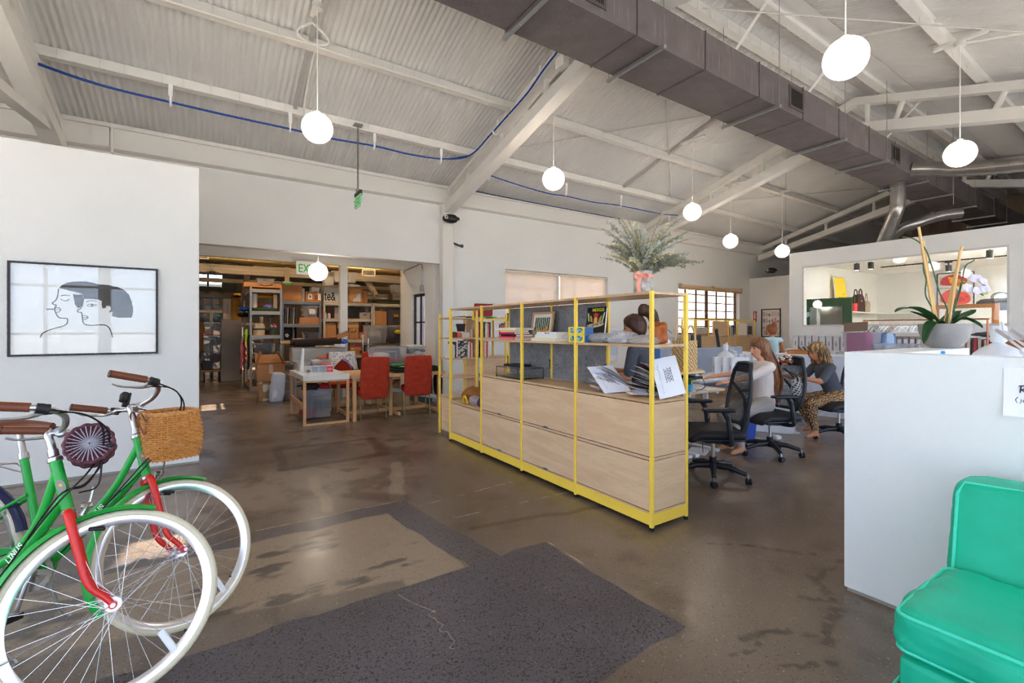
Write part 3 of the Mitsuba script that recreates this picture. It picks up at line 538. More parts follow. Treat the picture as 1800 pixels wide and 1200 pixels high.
# ------------------------------------------------------------------ books: pages and cover, standing or lying
PAGE = M('e9e4d8', .8)
def book(x, y, z, w, d, t, col, label, rz=0, group=None, stand=False, spine_text=None, tc='1a1a1a', cat_='book'):
    """lying: w along x (page end), d along y (spine towards -x), t thick; stand: d deep, w high"""
    k = thing('book', label, cat_, (x, y, z), rz, group)
    c = .0022
    if not stand:
        part(k, 'cover', cat(bx(0, w, 0, d, 0, c), bx(0, w, 0, d, t - c, t), bx(-c, c, 0, d, 0, t)), M(col, .5), smooth=False); part(k, 'pages', bx(c, w - .004, .003, d - .003, c, t - c), PAGE, smooth=False)
        if spine_text: part(k, 'title', text(spine_text, t * .5, (-c - .0002, d * .5 + len(spine_text) * t * .17, t * .26), (0, -1, 0), (0, 0, 1), .0004, True), M(tc, .6), smooth=False)
    else:
        part(k, 'cover', cat(bx(0, d, 0, c, 0, w), bx(0, d, t - c, t, 0, w), bx(-c, c, 0, t, 0, w)), M(col, .5), smooth=False); part(k, 'pages', bx(c, d - .004, c, t - c, .003, w - .003), PAGE, smooth=False)
    return k
z = 1.297
RS = [('d77c78', .22, .30, .022, 'pink patterned book at the bottom of the pink and white stack', None), ('e0525c', .21, .29, .012, 'thin red book second from the bottom of the pink and white stack', None), ('241f22', .21, .30, .024, 'black book with pink lettering in the pink and white stack', 'HELLO'),
      ('b41452', .2, .28, .02, 'crimson book above the black one in the stack', None), ('d9b96d', .18, .27, .022, 'tan book second from the top of the pink and white stack', None), ('d9d2c6', .23, .40, .025, 'wide cream book on top of the pink and white stack', None)]
zz = z
for c, w, d, t, l, tx in RS:
    book(2.615 + .02 * RNG.random(), 3.905 - (.0 if d < .35 else .0) + .012 * RNG.random(), zz, w, d, t, c, l, spine_text='- . .' if tx else None, tc='e0308a', rz=RNG.uniform(-2, 2)); zz += t + .0006
zz = z
for c, w, d, t, l in (('d8d1bd', .26, .38, .030, 'thick cream book at the bottom of the three white books'), ('e3decd', .24, .33, .030, 'cream book in the middle of the three white books'), ('dfe2e6', .23, .30, .024, 'white book with black title on top of the three white books')):
    book(2.61 + .01 * RNG.random(), 3.235 + .01 * RNG.random(), zz, w, d, t, c, l, spine_text='GRAPHIC' if t < .03 else None, rz=RNG.uniform(-1.5, 1.5)); zz += t + .0006
# leaning framed picture behind the stacks
fm = T().translate([2.86, 3.64, z + .002]).rotate([0, 1, 0], 9)
k = thing('framed_picture', 'small oak framed print of cypress trees and yellow poppies leaning on the felt', 'picture', m=fm)
part(k, 'frame', cat(bx(0, .018, 0, .022, 0, .29), bx(0, .018, .33, .352, 0, .29), bx(0, .018, .022, .33, 0, .022), bx(0, .018, .022, .33, .268, .29)), M('c79b6c', .45), smooth=False)
part(k, 'mount', bx(.008, .012, .022, .33, .022, .268), M('ded6d2', .7), smooth=False); part(k, 'print', bx(.006, .008, .05, .30, .05, .235), M('b9bfae', .6), smooth=False)
part(k, 'print_trees', cat([bx(.0045, .006, .055 + j * .031, .072 + j * .031, .10, .232) for j in range(8)]), M('2f4630', .7), smooth=False, kind='stuff'); part(k, 'print_flowers', cat([move(cyl((.0035, 0, 0), (.006, 0, 0), RNG.uniform(.010, .022), 8), (0, RNG.uniform(.07, .28), RNG.uniform(.065, .13))) for j in range(16)]), M('c98a26', .7), smooth=False, kind='stuff')
# boxed swimming goggles
for i, l in enumerate(('lower of two yellow boxes of diving masks', 'upper of two yellow boxes of diving masks')):
    k = thing('mask_box', l, 'box', (2.612, 2.87, z + i * .066), 1.5 * i)
    part(k, 'carton', bx(0, .10, 0, .2, 0, .064, .001), M('e9d33a', .4), smooth=False); part(k, 'side_label', bx(.001, .099, -.0012, 0, .001, .063), M('2f5f9b', .4), smooth=False)
    pic = prism(LineString([(.045, .034), (.155, .034)]).buffer(.022).difference(Polygon([(.09, 0), (.11, 0), (.1, .026)])), .0012); part(k, 'mask_picture', basis(pic, (-.0006, .2, 0), (0, -1, 0), (0, 0, 1)), MP('mask_picture', lambda p, n, uv: mix(L3('2e5f6e'), L3('9cc4cf'), smoothstep(.3, .7, noise(p.y * 60, p.z * 90, 2))), .3), smooth=False)
# MEXICO ILLUSTRATED
mm = T().translate([2.85, 2.90, z + .002]).rotate([0, 1, 0], 8)
k = thing('book', 'tall black MEXICO ILLUSTRATED book standing against the felt panel', 'book', m=mm)
part(k, 'cover', bx(0, .02, 0, .235, 0, .305, .001), M('17161a', .35), smooth=False); part(k, 'pages', bx(.003, .017, -.002, .2, .004, .301), PAGE, smooth=False)
def onc(pts, h=.0012): return basis(prism(pts, h), (0, .235, 0), (0, -1, 0), (0, 0, 1), (-1, 0, 0))
part(k, 'title', text('MEXICO', .026, (-.0004, .17, .268), (0, -1, 0), (0, 0, 1), .0012, True), M('e5d62f', .5), smooth=False)
part(k, 'banner', onc(LineString([(.02, .125), (.06, .135), (.115, .145), (.175, .155), (.215, .17)]).buffer(.020, cap_style=2)), M('d8cba6', .5), smooth=False)
part(k, 'banner_text', basis(move(meshkit.text_mesh('ILLUSTRATED', .021, .001, True), rz=12), (-.0015, .212, .118), (0, -1, 0), (0, 0, 1), (-1, 0, 0)), M('1a1a1a', .5), smooth=False)
part(k, 'emblem', cat(onc(Polygon([(.1, .16), (.135, .16), (.14, .2), (.118, .235), (.096, .2)]))), M('d9b15b', .5), smooth=False)
part(k, 'emblem_crest', onc(Polygon([(.095, .215), (.14, .215), (.15, .245), (.118, .258), (.086, .245)])), M('c3332c', .5), smooth=False)
for s, c in ((0, 'c8472c'), (1, 'c9c23a'), (2, '2e6d3d'), (3, 'd8cba6')):
    part(k, 'emblem_feather', cat([onc(Polygon([(.118 + q * (.028 + s * .017), .17 + s * .003), (.118 + q * (.04 + s * .017), .172 + s * .003), (.118 + q * (.052 + s * .019), .215 + s * .014), (.118 + q * (.042 + s * .018), .215 + s * .014)]), .0011) for q in (-1, 1)]), M(c, .5), smooth=False, kind='stuff')
part(k, 'emblem_base', onc(Polygon([(.07, .02), (.115, .02), (.11, .085), (.075, .085)])), M('b9743c', .5), smooth=False)
# plastic wrapped things and the orange pouch
scene['material_film'] = {'type': 'blendbsdf', 'weight': .36, 'a': {'type': 'thindielectric', 'int_ior': 1.5}, 'b': {'type': 'twosided', 'b': {'type': 'principled', 'base_color': rgb('d6d8da'), 'roughness': .25, 'specular': .6}}}
FILM = 'material_film'
for i, (x, y, s, c, l) in enumerate(((2.72, 2.78, (.09, .13, .045), '6b6a70', 'clear bag with a grey garment, left of the wrapped goods on the shelf'), (2.74, 2.58, (.1, .14, .055), 'b9bcc4', 'puffy clear bag with a pale garment in the middle of the wrapped goods'), (2.75, 2.36, (.09, .12, .035), 'c9b9a2', 'flat clear bag with a beige garment near the right end of the shelf'))):
    k = thing('wrapped_garment', l, 'plastic bag', (x, y, z)); b = blob((0, 0, s[2] * .8), s, i + 2, .35, 2.5, 3); v = np.asarray(b.vertices); v[:, 2] = np.maximum(v[:, 2], .001); b.vertices = v; part(k, 'film', b, FILM, smooth=20)
    part(k, 'garment', bx(-s[0] * .7, s[0] * .7, -s[1] * .7, s[1] * .7, .003, s[2] * .9, .012), M(c, .9))
b = rbox((0, 0, .082), (.09, .13, .15), .03, 4, .01, 3, .05); b.vertices = np.asarray(b.vertices)
solo('leather_pouch', b, MP('brown_leather', lambda p, n, uv: mix(L3('8a4418'), L3('b8622a'), fbm(p.x * 40, p.y * 40, p.z * 40, 3)), .35, lambda p, n, uv: fbm(p.x * 60, p.y * 60, p.z * 60, 3), .006), 'crumpled orange brown leather pouch on the upper shelf', 'pouch', (2.83, 2.31, z + .0), 15)
lb = .905
k = thing('display_box', 'low glass display box with black metal edges on the cabinet top', 'display box', (2.62, 3.8, lb))
part(k, 'edge_frame', cat([bx(a, a + .006, b, b + .006, 0, .11) for a in (0, .274) for b in (0, .464)], [bx(0, .28, b, b + .006, q, q + .005) for b in (0, .464) for q in (.012, .105)], [bx(a, a + .006, 0, .47, q, q + .005) for a in (0, .274) for q in (.012, .105)]), M('232225', .5), smooth=False)
part(k, 'foot', cat([ball((a, b, .006), .008, 1) for a in (.004, .276) for b in (.004, .466)]), M('232225', .5), kind='stuff'); part(k, 'base', bx(.003, .277, .003, .467, .012, .018), M('7d857f', .4), smooth=False)
for q in (grid_mesh(*[np.array(a, float) for a in ([[.003] * 2] * 2, [[.003, .467]] * 2, [[.018] * 2, [.105] * 2])]), grid_mesh(*[np.array(a, float) for a in ([[.003, .277]] * 2, [[.003] * 2] * 2, [[.018] * 2, [.105] * 2])]), grid_mesh(*[np.array(a, float) for a in ([[.003, .277]] * 2, [[.467] * 2] * 2, [[.018] * 2, [.105] * 2])])): part(k, 'pane', q, PANE)
solo('flat_case', bx(0, .17, 0, .26, 0, .028, .004), M('23242b', .4), 'flat black case lying on the glass display box', 'case', (2.68, 3.93, lb + .111), 4)
# leaning stacks of papers with white envelopes
def papers(o, n, seed, label, th):
    k = thing('paper_stack', label, 'paper stack', o, -33.47); r = random.Random(seed)
    cols = ('d9d6cf', 'e6e4de', 'c8c3b8', '8a5a3c', 'dcd9e0', '3a3436', 'e9e6df', 'b08a5a', 'cfd3d8', '6b2f36', 'e3e0e8')
    for i in range(n):
        f = i / (n - 1); a = math.radians(3 + th * f ** 1.3); L = r.uniform(.22, .30); q = np.linspace(0, 1, 8); bend = a * (1.0 - .55 * q * f); dx = -np.cumsum(np.r_[0, np.cos(bend[1:])]) * L / 7; dz = np.cumsum(np.r_[0, np.sin(bend[1:])]) * L / 7; y0, y1 = r.uniform(-.015, .02), r.uniform(.17, .21)
        part(k, 'sheet', grid_mesh(np.stack([dx, dx]) + .02 * f, np.array([[y0] * 8, [y1] * 8]), np.stack([dz, dz]) + .006 + .0035 * i, .0028), M(cols[r.randrange(11)], .7), smooth=True)
    part(k, 'clip', cat(tube(spline([(-.16, .0, .03), (-.18, -.01, .05), (-.16, -.01, .07), (-.14, 0, .05)], 5), .003, 5)), BLACK)
def envelope(bl, br, tl, tr, label):
    bl, br, tl = (np.array(q, float) for q in (bl, br, tl)); u = br - bl; v = tl - bl; w = np.cross(u, v); w /= np.linalg.norm(w); k = thing('envelope', label, 'envelope'); part(k, 'paper', basis(bx(0, 1, 0, 1, -.004, 0), bl, u, v, w), M('e4e7ef', .6), smooth=False)
    r = random.Random(3); ln = []
    for j in range(5):
        y = .36 + .03 * (j % 2)
        while y < .72 - .05 * (j % 2): q = r.uniform(.03, .06); ln.append(bx(.40 + j * .062, .43 + j * .062, y, y + q, .0003, .0008)); y += q + .018
    part(k, 'handwriting', basis(cat(ln), bl, u, v, w), M('3a3f52', .7), smooth=False, kind='stuff'); part(k, 'return_address', basis(cat([bx(.2, .212, .12 + i * .05, .145 + i * .05, .0003, .0008) for i in range(15)]), bl, u, v, w), M('5a5f70', .7), smooth=False, kind='stuff')
papers((2.82, 2.60, .906), 16, 1, 'fanned stack of magazines and folders on the cabinet top, left of two', 48)
papers((2.86, 2.21, .906), 20, 2, 'bulging fanned stack of folders at the right end of the cabinet top', 58)
envelope((2.605, 2.63, .908), (2.82, 2.56, .920), (2.61, 2.838, 1.099), None, 'white envelope with an address leaning on the left paper stack')
envelope((2.70, 2.18, .909), (2.905, 2.115, .945), (2.765, 2.323, 1.176), None, 'white envelope with an address leaning on the right paper stack')
# bags on the low cabinet
t_ = solo('handbag', blob((0, 0, .09), (.15, .2, .10), 5, .25, 1.6), M('8a5526', .55), 'slouchy tan suede bag on the low cabinet at the left end of the long unit', 'bag', (2.8, 5.05, .508))
t_ = solo('handbag', blob((0, 0, .055), (.07, .09, .06), 6, .2, 2), FILM, 'small clear wrapped purse in front of the tan bag', 'bag', (2.69, 4.86, .51))
t_ = solo('handbag', blob((0, 0, .05), (.06, .06, .06), 8, .2, 2), M('4d1d45', .5), 'dark purple purse beside the wrapped one on the low cabinet', 'bag', (2.70, 4.71, .508))
solo('yellow_strap', tube(spline([(0, .05, .01), (-.02, .03, .06), (-.02, -.01, .10), (-.02, -.05, .06), (0, -.05, .01)], 5), .012, 6), M('d9b51f', .5), 'yellow looped strap hanging from the tan bag', 'strap', (2.64, 5.0, .51))
# contents of the second unit
r = random.Random(11); ORD = ('first', 'second', 'third', 'fourth', 'fifth', 'sixth', 'seventh', 'eighth', 'ninth', 'tenth', 'eleventh', 'twelfth', 'thirteenth', 'fourteenth')
def row(x0, x1, y, z, h, d, cols, label, grp):
    x = x0; n_ = 0
    while x < x1 - .02:
        t = r.uniform(.012, .032); hh = h * r.uniform(.8, 1); c = cols[r.randrange(len(cols))]; nm = {'d9d5cc': 'white', '2b2a2c': 'black', 'c23b3b': 'red', 'e7a0a0': 'pink', '3b4a6b': 'blue', 'c9a23c': 'ochre', 'e26a45': 'orange'}[c]
        n_ += 1; b = thing('book', f'{nm} book, {ORD[n_ - 1]} from left, {label}', 'book', (x, y, z), 0, grp); part(b, 'cover', cat(bx(0, .0015, 0, d, 0, hh), bx(t - .0015, t, 0, d, 0, hh), bx(0, t, -.0015, .001, 0, hh)), M(c, .5), smooth=False); part(b, 'pages', bx(.0015, t - .0015, .002, d, .003, hh - .004), PAGE, smooth=False); x += t + .0012
BC = ('d9d5cc', '2b2a2c', 'c23b3b', 'd9d5cc', 'e7a0a0', '3b4a6b')
row(3.17, 3.36, 5.56, 1.30, .22, .2, ('d9d5cc', '2b2a2c', 'c23b3b', 'e26a45'), 'on upper shelf of the short bookshelf', 'books on the short yellow bookshelf'); row(3.17, 3.3, 5.56, 1.03, .24, .2, BC, 'on middle shelf of the short bookshelf', 'books in the middle of the short yellow bookshelf')
row(2.72, 2.80, 5.56, 1.03, .22, .2, ('d9d5cc', '2b2a2c'), 'left of the cover picture', 'books left of the cover picture'); row(2.96, 3.05, 5.56, 1.03, .22, .2, ('d9d5cc', 'c23b3b'), 'right of the cover picture', 'books right of the cover picture')
row(3.17, 3.28, 5.56, .52, .2, .2, ('d9d5cc', 'd9d5cc', '3b4a6b'), 'low in the short bookshelf', 'books low in the short yellow bookshelf'); row(3.58, 3.86, 5.56, 1.30, .22, .2, BC, 'behind the pink notebook', 'books behind the pink notebook')
solo('book', cat(bx(0, .13, 0, .02, 0, .24, .001), bx(.005, .125, -.001, 0, .03, .2)), MP('magazine', lambda p, n, uv: mix(L3('2c2a2b'), L3('b9b2a8'), smoothstep(.5, .62, noise(p.x * 40, p.z * 60, 3))), .4), 'magazine with a busy dark cover facing out on the middle shelf', 'magazine', (2.815, 5.54, 1.03), 0, smooth=False)
solo('black_pot', lathe([(0, 0), (.05, 0), (.07, .1), (.07, .105), (.062, .1), (0, .09)], 4), M('2a2829', .6), 'black square pot on the books of the short yellow bookshelf', 'pot', (2.93, 5.7, 1.38), 45, smooth=False)
for i, (x, w, h, c, l) in enumerate(((2.74, .05, .075, '5a3a2a', 'brown'), (2.80, .05, .07, 'e2563b', 'orange red'), (2.87, .12, .07, 'c8beb0', 'pale'), (3.0, .035, .11, 'b9a58a', 'tan'))): solo('small_box', bx(0, w, 0, .1, 0, h, .002), M(c, .6), f'small {l} box on the top left shelf of the short yellow bookshelf', 'box', (x, 5.55, 1.30), 0, smooth=False)
solo('notebook', cat(bx(0, .13, 0, .02, 0, .15, .001)), M('d8364e', .5), 'bright pink notebook standing on the short yellow bookshelf', 'notebook', (3.60, 5.53, 1.30), smooth=False)
solo('notebook', cat(bx(0, .14, 0, .02, 0, .19, .001)), M('8fb8bf', .5), 'pale blue notebook behind the pink one', 'notebook', (3.59, 5.552, 1.30), smooth=False)
for i in range(7):
    c = ('c8c4bd', '3a3838', 'd8d2c6', '23a04a', 'b9b5b0', 'd9d9d6', '8d9299')[i]; n_ = ('grey', 'black', 'cream', 'green', 'silver', 'white', 'slate')[i]
    solo('magazine', bx(0, .21, 0, .28, 0, .012, .001), M(c, .5), f'{n_} magazine lying on top of the short yellow bookshelf', 'magazine', (2.72 + .16 * i, 5.56, 1.563 + .012 * (i % 2)), 3 * (i % 3) - 3, smooth=False)

# ------------------------------------------------------------------ reception counter and what stands on it
k = struct('wall_counter', cat(bx(2.883, 3.02, -1.49, 1.112, .02, 1.283, .003), bx(3.02, 4.2, .9, 1.112, .02, 1.283, .003)), COUNTER, label='white L-shaped reception counter wall')
struct('plinth', cat(bx(2.893, 3.01, -1.49, 1.10, 0, .02), bx(3.0, 4.19, .91, 1.10, 0, .02)), M('9a958c', .6), k)
solo('clip', cat(bx(0, .05, 0, .004, 0, .012), cyl((.0, -.004, .006), (.012, -.004, .006), .009, 8)), M('2f9bd0', .4), 'small blue clip on the inner side of the counter wall', 'clip', (3.62, .893, 1.262))
pg = thing('paper_sign', 'handwritten paper sign stuck on the front of the counter', 'paper sign', (2.882, .509, 1.24))
g = np.linspace(0, 1, 9); Z = -np.outer(g, np.ones(9)) * .206; Yv = -np.outer(np.ones(9), g) * .28; Xv = -.003 - .016 * np.outer(g ** 3, (1 - g) ** 2)
part(pg, 'sheet', grid_mesh(Xv, Yv, Z), M('f1f1f6', .7), smooth=True)
INK = M('2d2a46', .6)
def stroke(P, r=.0022): return tube([(-.0065, -a, b) for a, b in P], r, 5)
part(pg, 'lettering', cat(stroke([(.052, -.075), (.049, -.105)]), stroke(spline([(.046, -.077), (.06, -.074), (.066, -.082), (.058, -.09), (.050, -.091), (.060, -.097), (.068, -.106)], 4)), stroke([(.080, -.075), (.078, -.105)]), stroke([(.080, -.075), (.094, -.075)]), stroke([(.079, -.09), (.091, -.09)]), stroke([(.078, -.105), (.093, -.105)]), stroke([(.104, -.105), (.106, -.075), (.118, -.105), (.12, -.075)])), INK, kind='stuff')
part(pg, 'small_lettering', cat(stroke(spline([(.043, -.124), (.036, -.135), (.041, -.148)], 4), .0014), [stroke(q, .0013) for q in ([(.052, -.132), (.052, -.146), (.046, -.150)], [(.058, -.134), (.058, -.143), (.064, -.143), (.065, -.134)], [(.076, -.134), (.070, -.136), (.074, -.14), (.069, -.144)], [(.083, -.127), (.082, -.144)], [(.079, -.133), (.087, -.133)], [(.096, -.13), (.096, -.146), (.104, -.14)])]), INK, kind='stuff')
# orchid, in its own frame: u to the right of the photographer, v away
UR = T().translate([4.1, 1.0, 1.284]).rotate([0, 0, 1], -33.47)
orch = thing('potted_orchid', 'white orchid with bamboo stakes in a round grey concrete pot on the counter', 'potted plant', m=UR)
CONC = MP('concrete_pot', lambda p, n, uv: mix(L3('8f8c89'), L3('a5a19e'), fbm(p.x * 14, p.y * 14, p.z * 14, 4)), .8)
part(orch, 'pot', lathe([(0, 0), (.075, 0), (.095, .02), (.118, .06), (.132, .11), (.136, .158), (.130, .158), (.124, .10), (.1, .06), (0, .06)], 40), CONC, smooth=40)
part(orch, 'moss', blob((0, 0, .135), (.12, .12, .02), 3, .3, 4), M('6b5a3a', .95))
LEAF = M('1f4a25', .35)
def leaf(P, w, fold=.3, up=(0, 0, 1), n=14, tip=.15):
    P = spline(P, n // (len(P) - 1) + 1); m = len(P); t = np.gradient(P, axis=0); t /= np.linalg.norm(t, axis=1)[:, None]; s = np.cross(t, np.asarray(up, float)); s /= np.linalg.norm(s, axis=1)[:, None] + 1e-9; q = np.cross(s, t)
    f = np.linspace(0, 1, m); W = w * np.clip(np.sin(np.pi * (f * .86 + .09)) ** .7, .05, 1); W[-1] = w * .05
    cols = [P - s * W[:, None] + q * (W * fold)[:, None], P - s * (W * .5)[:, None] + q * (W * fold * .35)[:, None], P, P + s * (W * .5)[:, None] + q * (W * fold * .35)[:, None], P + s * W[:, None] + q * (W * fold)[:, None]]
    A = np.stack(cols, 1); return grid_mesh(A[..., 0], A[..., 1], A[..., 2], .0025)
for P, w in (([(-.03, 0, .15), (-.1, .0, .21), (-.2, -.01, .255), (-.29, -.02, .258), (-.345, -.02, .235)], .036), ([(-.02, .02, .15), (-.08, .05, .20), (-.16, .08, .245)], .034), ([(-.03, -.03, .15), (-.1, -.05, .17), (-.17, -.08, .14), (-.225, -.1, .03)], .034),
             ([(.0, -.03, .15), (.05, -.07, .19), (.10, -.1, .165), (.135, -.12, .13)], .036), ([(.06, .02, .15), (.12, .02, .19), (.2, .03, .225), (.235, .03, .255)], .042), ([(.03, .04, .15), (.09, .07, .19), (.16, .1, .22), (.22, .12, .25)], .036)): part(orch, 'leaf', leaf(P, w), LEAF, smooth=True)
BAM = MP('bamboo', lambda p, n, uv: mix(L3('c99a58'), L3('e3c084'), fbm(p.x * 40, p.y * 40, p.z * 12, 3)), .45)
for a, b in (((-.055, 0, .12), (-.17, .0, .80)), ((-.025, .02, .12), (-.115, .03, .715)), ((.025, .0, .12), (.125, .02, .645)), ((.02, .03, .12), (.165, .05, .68))):
    a, b = np.array(a), np.array(b); k = part(orch, 'stake', tube([a, b], .008, 10), BAM); 
    for q in (.2, .42, .63, .84): part(k, 'node', cyl(a + (b - a) * q, a + (b - a) * (q + .008), .0095, 10), BAM)
STEM = M('34502f', .5)
for P in ([(-.035, .0, .14), (-.075, .0, .25), (-.125, .0, .35), (-.12, .0, .45), (-.135, 0, .5), (-.14, .0, .56)], [(-.0, .0, .14), (.02, .0, .25), (-.03, .0, .36), (-.06, .0, .46), (-.09, .0, .56), (-.13, .0, .66), (-.2, 0, .72), (-.28, 0, .735)], [(.03, .0, .14), (.06, .0, .23), (.10, .0, .36), (.12, .0, .45), (.14, .0, .54), (.2, 0, .58)], [(.045, .0, .14), (.055, .0, .25), (.10, .0, .38), (.115, .0, .43), (.16, .0, .41), (.2, .0, .38), (.25, -.01, .345)]):
    part(orch, 'stem', tube(spline(P, 5), .0038, 6), STEM)
PET = M('cbc6d2', .7)
def flower(c, s, ry, rz):
    ms = [move(leaf([(0, 0, 0), (l * .5, 0, .012), (l, 0, .004)], w, .12), rz=a) for a, l, w in ((90, .045, .022), (210, .045, .02), (330, .045, .02), (10, .05, .034), (170, .05, .034))]
    return move(cat(ms), c, rz=rz, rx=75, ry=ry, s=(s,) * 3)
for c, s, ry, rz in (((.125, -.03, .385), .82, 10, 5), ((.175, -.035, .37), .72, -10, 20), ((.185, -.02, .45), .8, 5, -10), ((.225, -.03, .43), .72, 20, 10), ((.245, -.02, .385), .75, -10, -5)): part(orch, 'flower', flower(c, s, ry, rz), PET, smooth=True, label='white moth orchid flower')
for c in ((.245, -.01, .362), (.265, -.01, .36), (.225, 0, .365)): part(orch, 'bud', ball(c, (.014, .01, .008), 2), M('a9c274', .5), label='pale green bud')
# white task lamp behind the counter
def task_lamp(loc, rz, label, head=(-.1, .12), dim=True, base=0.45):
    t = thing('task_lamp', label, 'desk lamp', loc, rz, group='white adjustable desk lamps'); W = M('d6d8db', .3)
    part(t, 'shade', lathe([(.022, .095), (.04, .08), (.075, .06), (.105, .03), (.116, 0), (.112, 0), (.1, .028), (.07, .055), (.03, .075)], 28), W, smooth=50); part(t, 'socket', cat(lathe([(0, .19), (.03, .19), (.036, .18), (.036, .10), (.022, .09)], 20), [cb((.037 * math.cos(a), .037 * math.sin(a), .15), (.004, .004, .03)) for a in np.arange(8) * math.pi / 4]), W, smooth=40)
    part(t, 'bulb', ball((0, 0, .03), (.028, .028, .035), 2), M('f4f1ea', .3))
    for d in (-.015, .015): part(t, 'upper_arm', cyl((.03, d, .16), (.42, d, .06), .006, 8), W); part(t, 'lower_arm', cyl((.42, d, .06), (.30, d, -.36), .006, 8), W)
    part(t, 'joint', cat(cyl((.42, -.03, .06), (.42, .03, .06), .018, 10), tube(spline([(.02, 0, .19), (.06, 0, .21), (.08, 0, .16)], 5), .006, 6)), W); part(t, 'spring', cat([cyl((.09, d, .165), (.3, d, .11), .009, 8) for d in (-.03, .03)]), M('b9bcc0', .4, .5), kind='stuff'); part(t, 'base', lathe([(0, -base + .03), (.06, -base + .03), (.075, -base + .015), (.075, -base), (0, -base)], 24, (.30, 0, 0)), W); part(t, 'post', cyl((.30, 0, -base + .02), (.30, 0, -.34), .008, 8), W)
    return t
task_lamp((3.84, .70, 1.235), 205, 'white adjustable desk lamp close by, rising behind the reception counter', base=.50)
struct('counter_desk', cat(bx(3.03, 4.6, -.6, .89, .705, .735, .003), bx(3.1, 3.13, -.55, .85, 0, .705), bx(4.55, 4.58, -.55, .85, 0, .705)), COUNTER); labels['counter_desk'] = {'label': 'white desk top behind the reception counter', 'category': 'desk'}

# ------------------------------------------------------------------ green settee
so_ = thing('settee', 'bright green upholstered armless settee against the reception counter', 'sofa')
def green(p, n, uv): return mix(L3('0aa581'), L3('14c09a'), fbm(p.x * 5, p.y * 5, p.z * 5, 3))
GREEN = MP('green_cloth', green, .5, lambda p, n, uv: noise(p.x * 900, p.y * 900, p.z * 900) + 3 * fbm(p.x * 7, p.y * 7, p.z * 7, 2), .0006, sheen=.5); PIPE = M('3fd3b2', .45)
def cushion(x0, x1, y0, y1, z0, z1, r, puff, seed, wr=.0): return rbox(((x0 + x1) / 2, (y0 + y1) / 2, (z0 + z1) / 2), (x1 - x0, y1 - y0, z1 - z0), r, 5, puff, seed, wr)
SY1 = .60
part(so_, 'seat_cushion', cushion(1.925, 2.47, -.62, SY1 + .0, .325, .475, .045, .03, 3, .02), GREEN, smooth=50); part(so_, 'seat_cushion', cushion(1.925, 2.47, -1.48, -.63, .325, .475, .045, .03, 4, .02), GREEN, smooth=50)
part(so_, 'base', cushion(1.93, 2.80, -1.48, SY1 - .01, .17, .322, .03, .012, 5), GREEN, smooth=50)
bk = cushion(2.45, 2.66, -1.48, SY1 - .005, .19, .79, .035, .02, 6, .01); v = np.asarray(bk.vertices); v[:, 0] += (v[:, 2] - .3) * .22; bk.vertices = v; part(so_, 'backrest', bk, GREEN, smooth=50)
def rect(x0, x1, y0, y1, z, r=.035): return np.array([(cx + r * math.cos(a), cy + r * math.sin(a), z) for cx, cy, a0 in ((x1 - r, y1 - r, 0), (x0 + r, y1 - r, 90), (x0 + r, y0 + r, 180), (x1 - r, y0 + r, 270)) for a in np.radians(a0 + np.linspace(0, 90, 6))])
for (x0, x1, y0, y1, z) in ((1.928, 2.468, -.61, SY1 - .004, .457), (1.928, 2.468, -.61, SY1 - .004, .343), (1.928, 2.468, -1.47, -.64, .457)): part(so_, 'piping', tube(rect(x0, x1, y0, y1, z), .0065, 6, closed=True), PIPE)
bp = [(2.455 + (q - .3) * .22, SY1 - .018, q) for q in (.45, .6, .74)] + [(2.47 + .48 * .22, SY1 - .035, .783)] + [(2.48 + .48 * .22, y, .788) for y in (.4, 0, -.5, -1.4)]
part(so_, 'piping', tube(bp, .006, 6), PIPE)
skv = []
xs_ = np.r_[np.linspace(1.915, 1.915, 40)]; ys_ = np.linspace(-1.48, SY1 + .005, 40)
sk1 = grid_mesh(np.stack([np.full(40, 1.925), 1.915 - .006 * np.abs(np.sin(ys_ * 9))]), np.stack([ys_, ys_]), np.stack([np.full(40, .205), np.full(40, .02)])); xq = np.linspace(1.915, 2.8, 20); sk2 = grid_mesh(np.stack([xq, xq]), np.stack([np.full(20, SY1 - .002), SY1 + .006 + .006 * np.sin(xq * 12)]), np.stack([np.full(20, .205), np.full(20, .02)]))
part(so_, 'skirt', cat(sk1, sk2, bx(1.95, 2.78, -1.46, SY1 - .03, .01, .17)), GREEN, smooth=40); part(so_, 'piping', tube([(1.922, -1.47, .206), (1.922, SY1 - .012, .206), (1.927, SY1, .206), (1.935, SY1 + .004, .206), (2.79, SY1 + .004, .206)], .005, 6), PIPE)

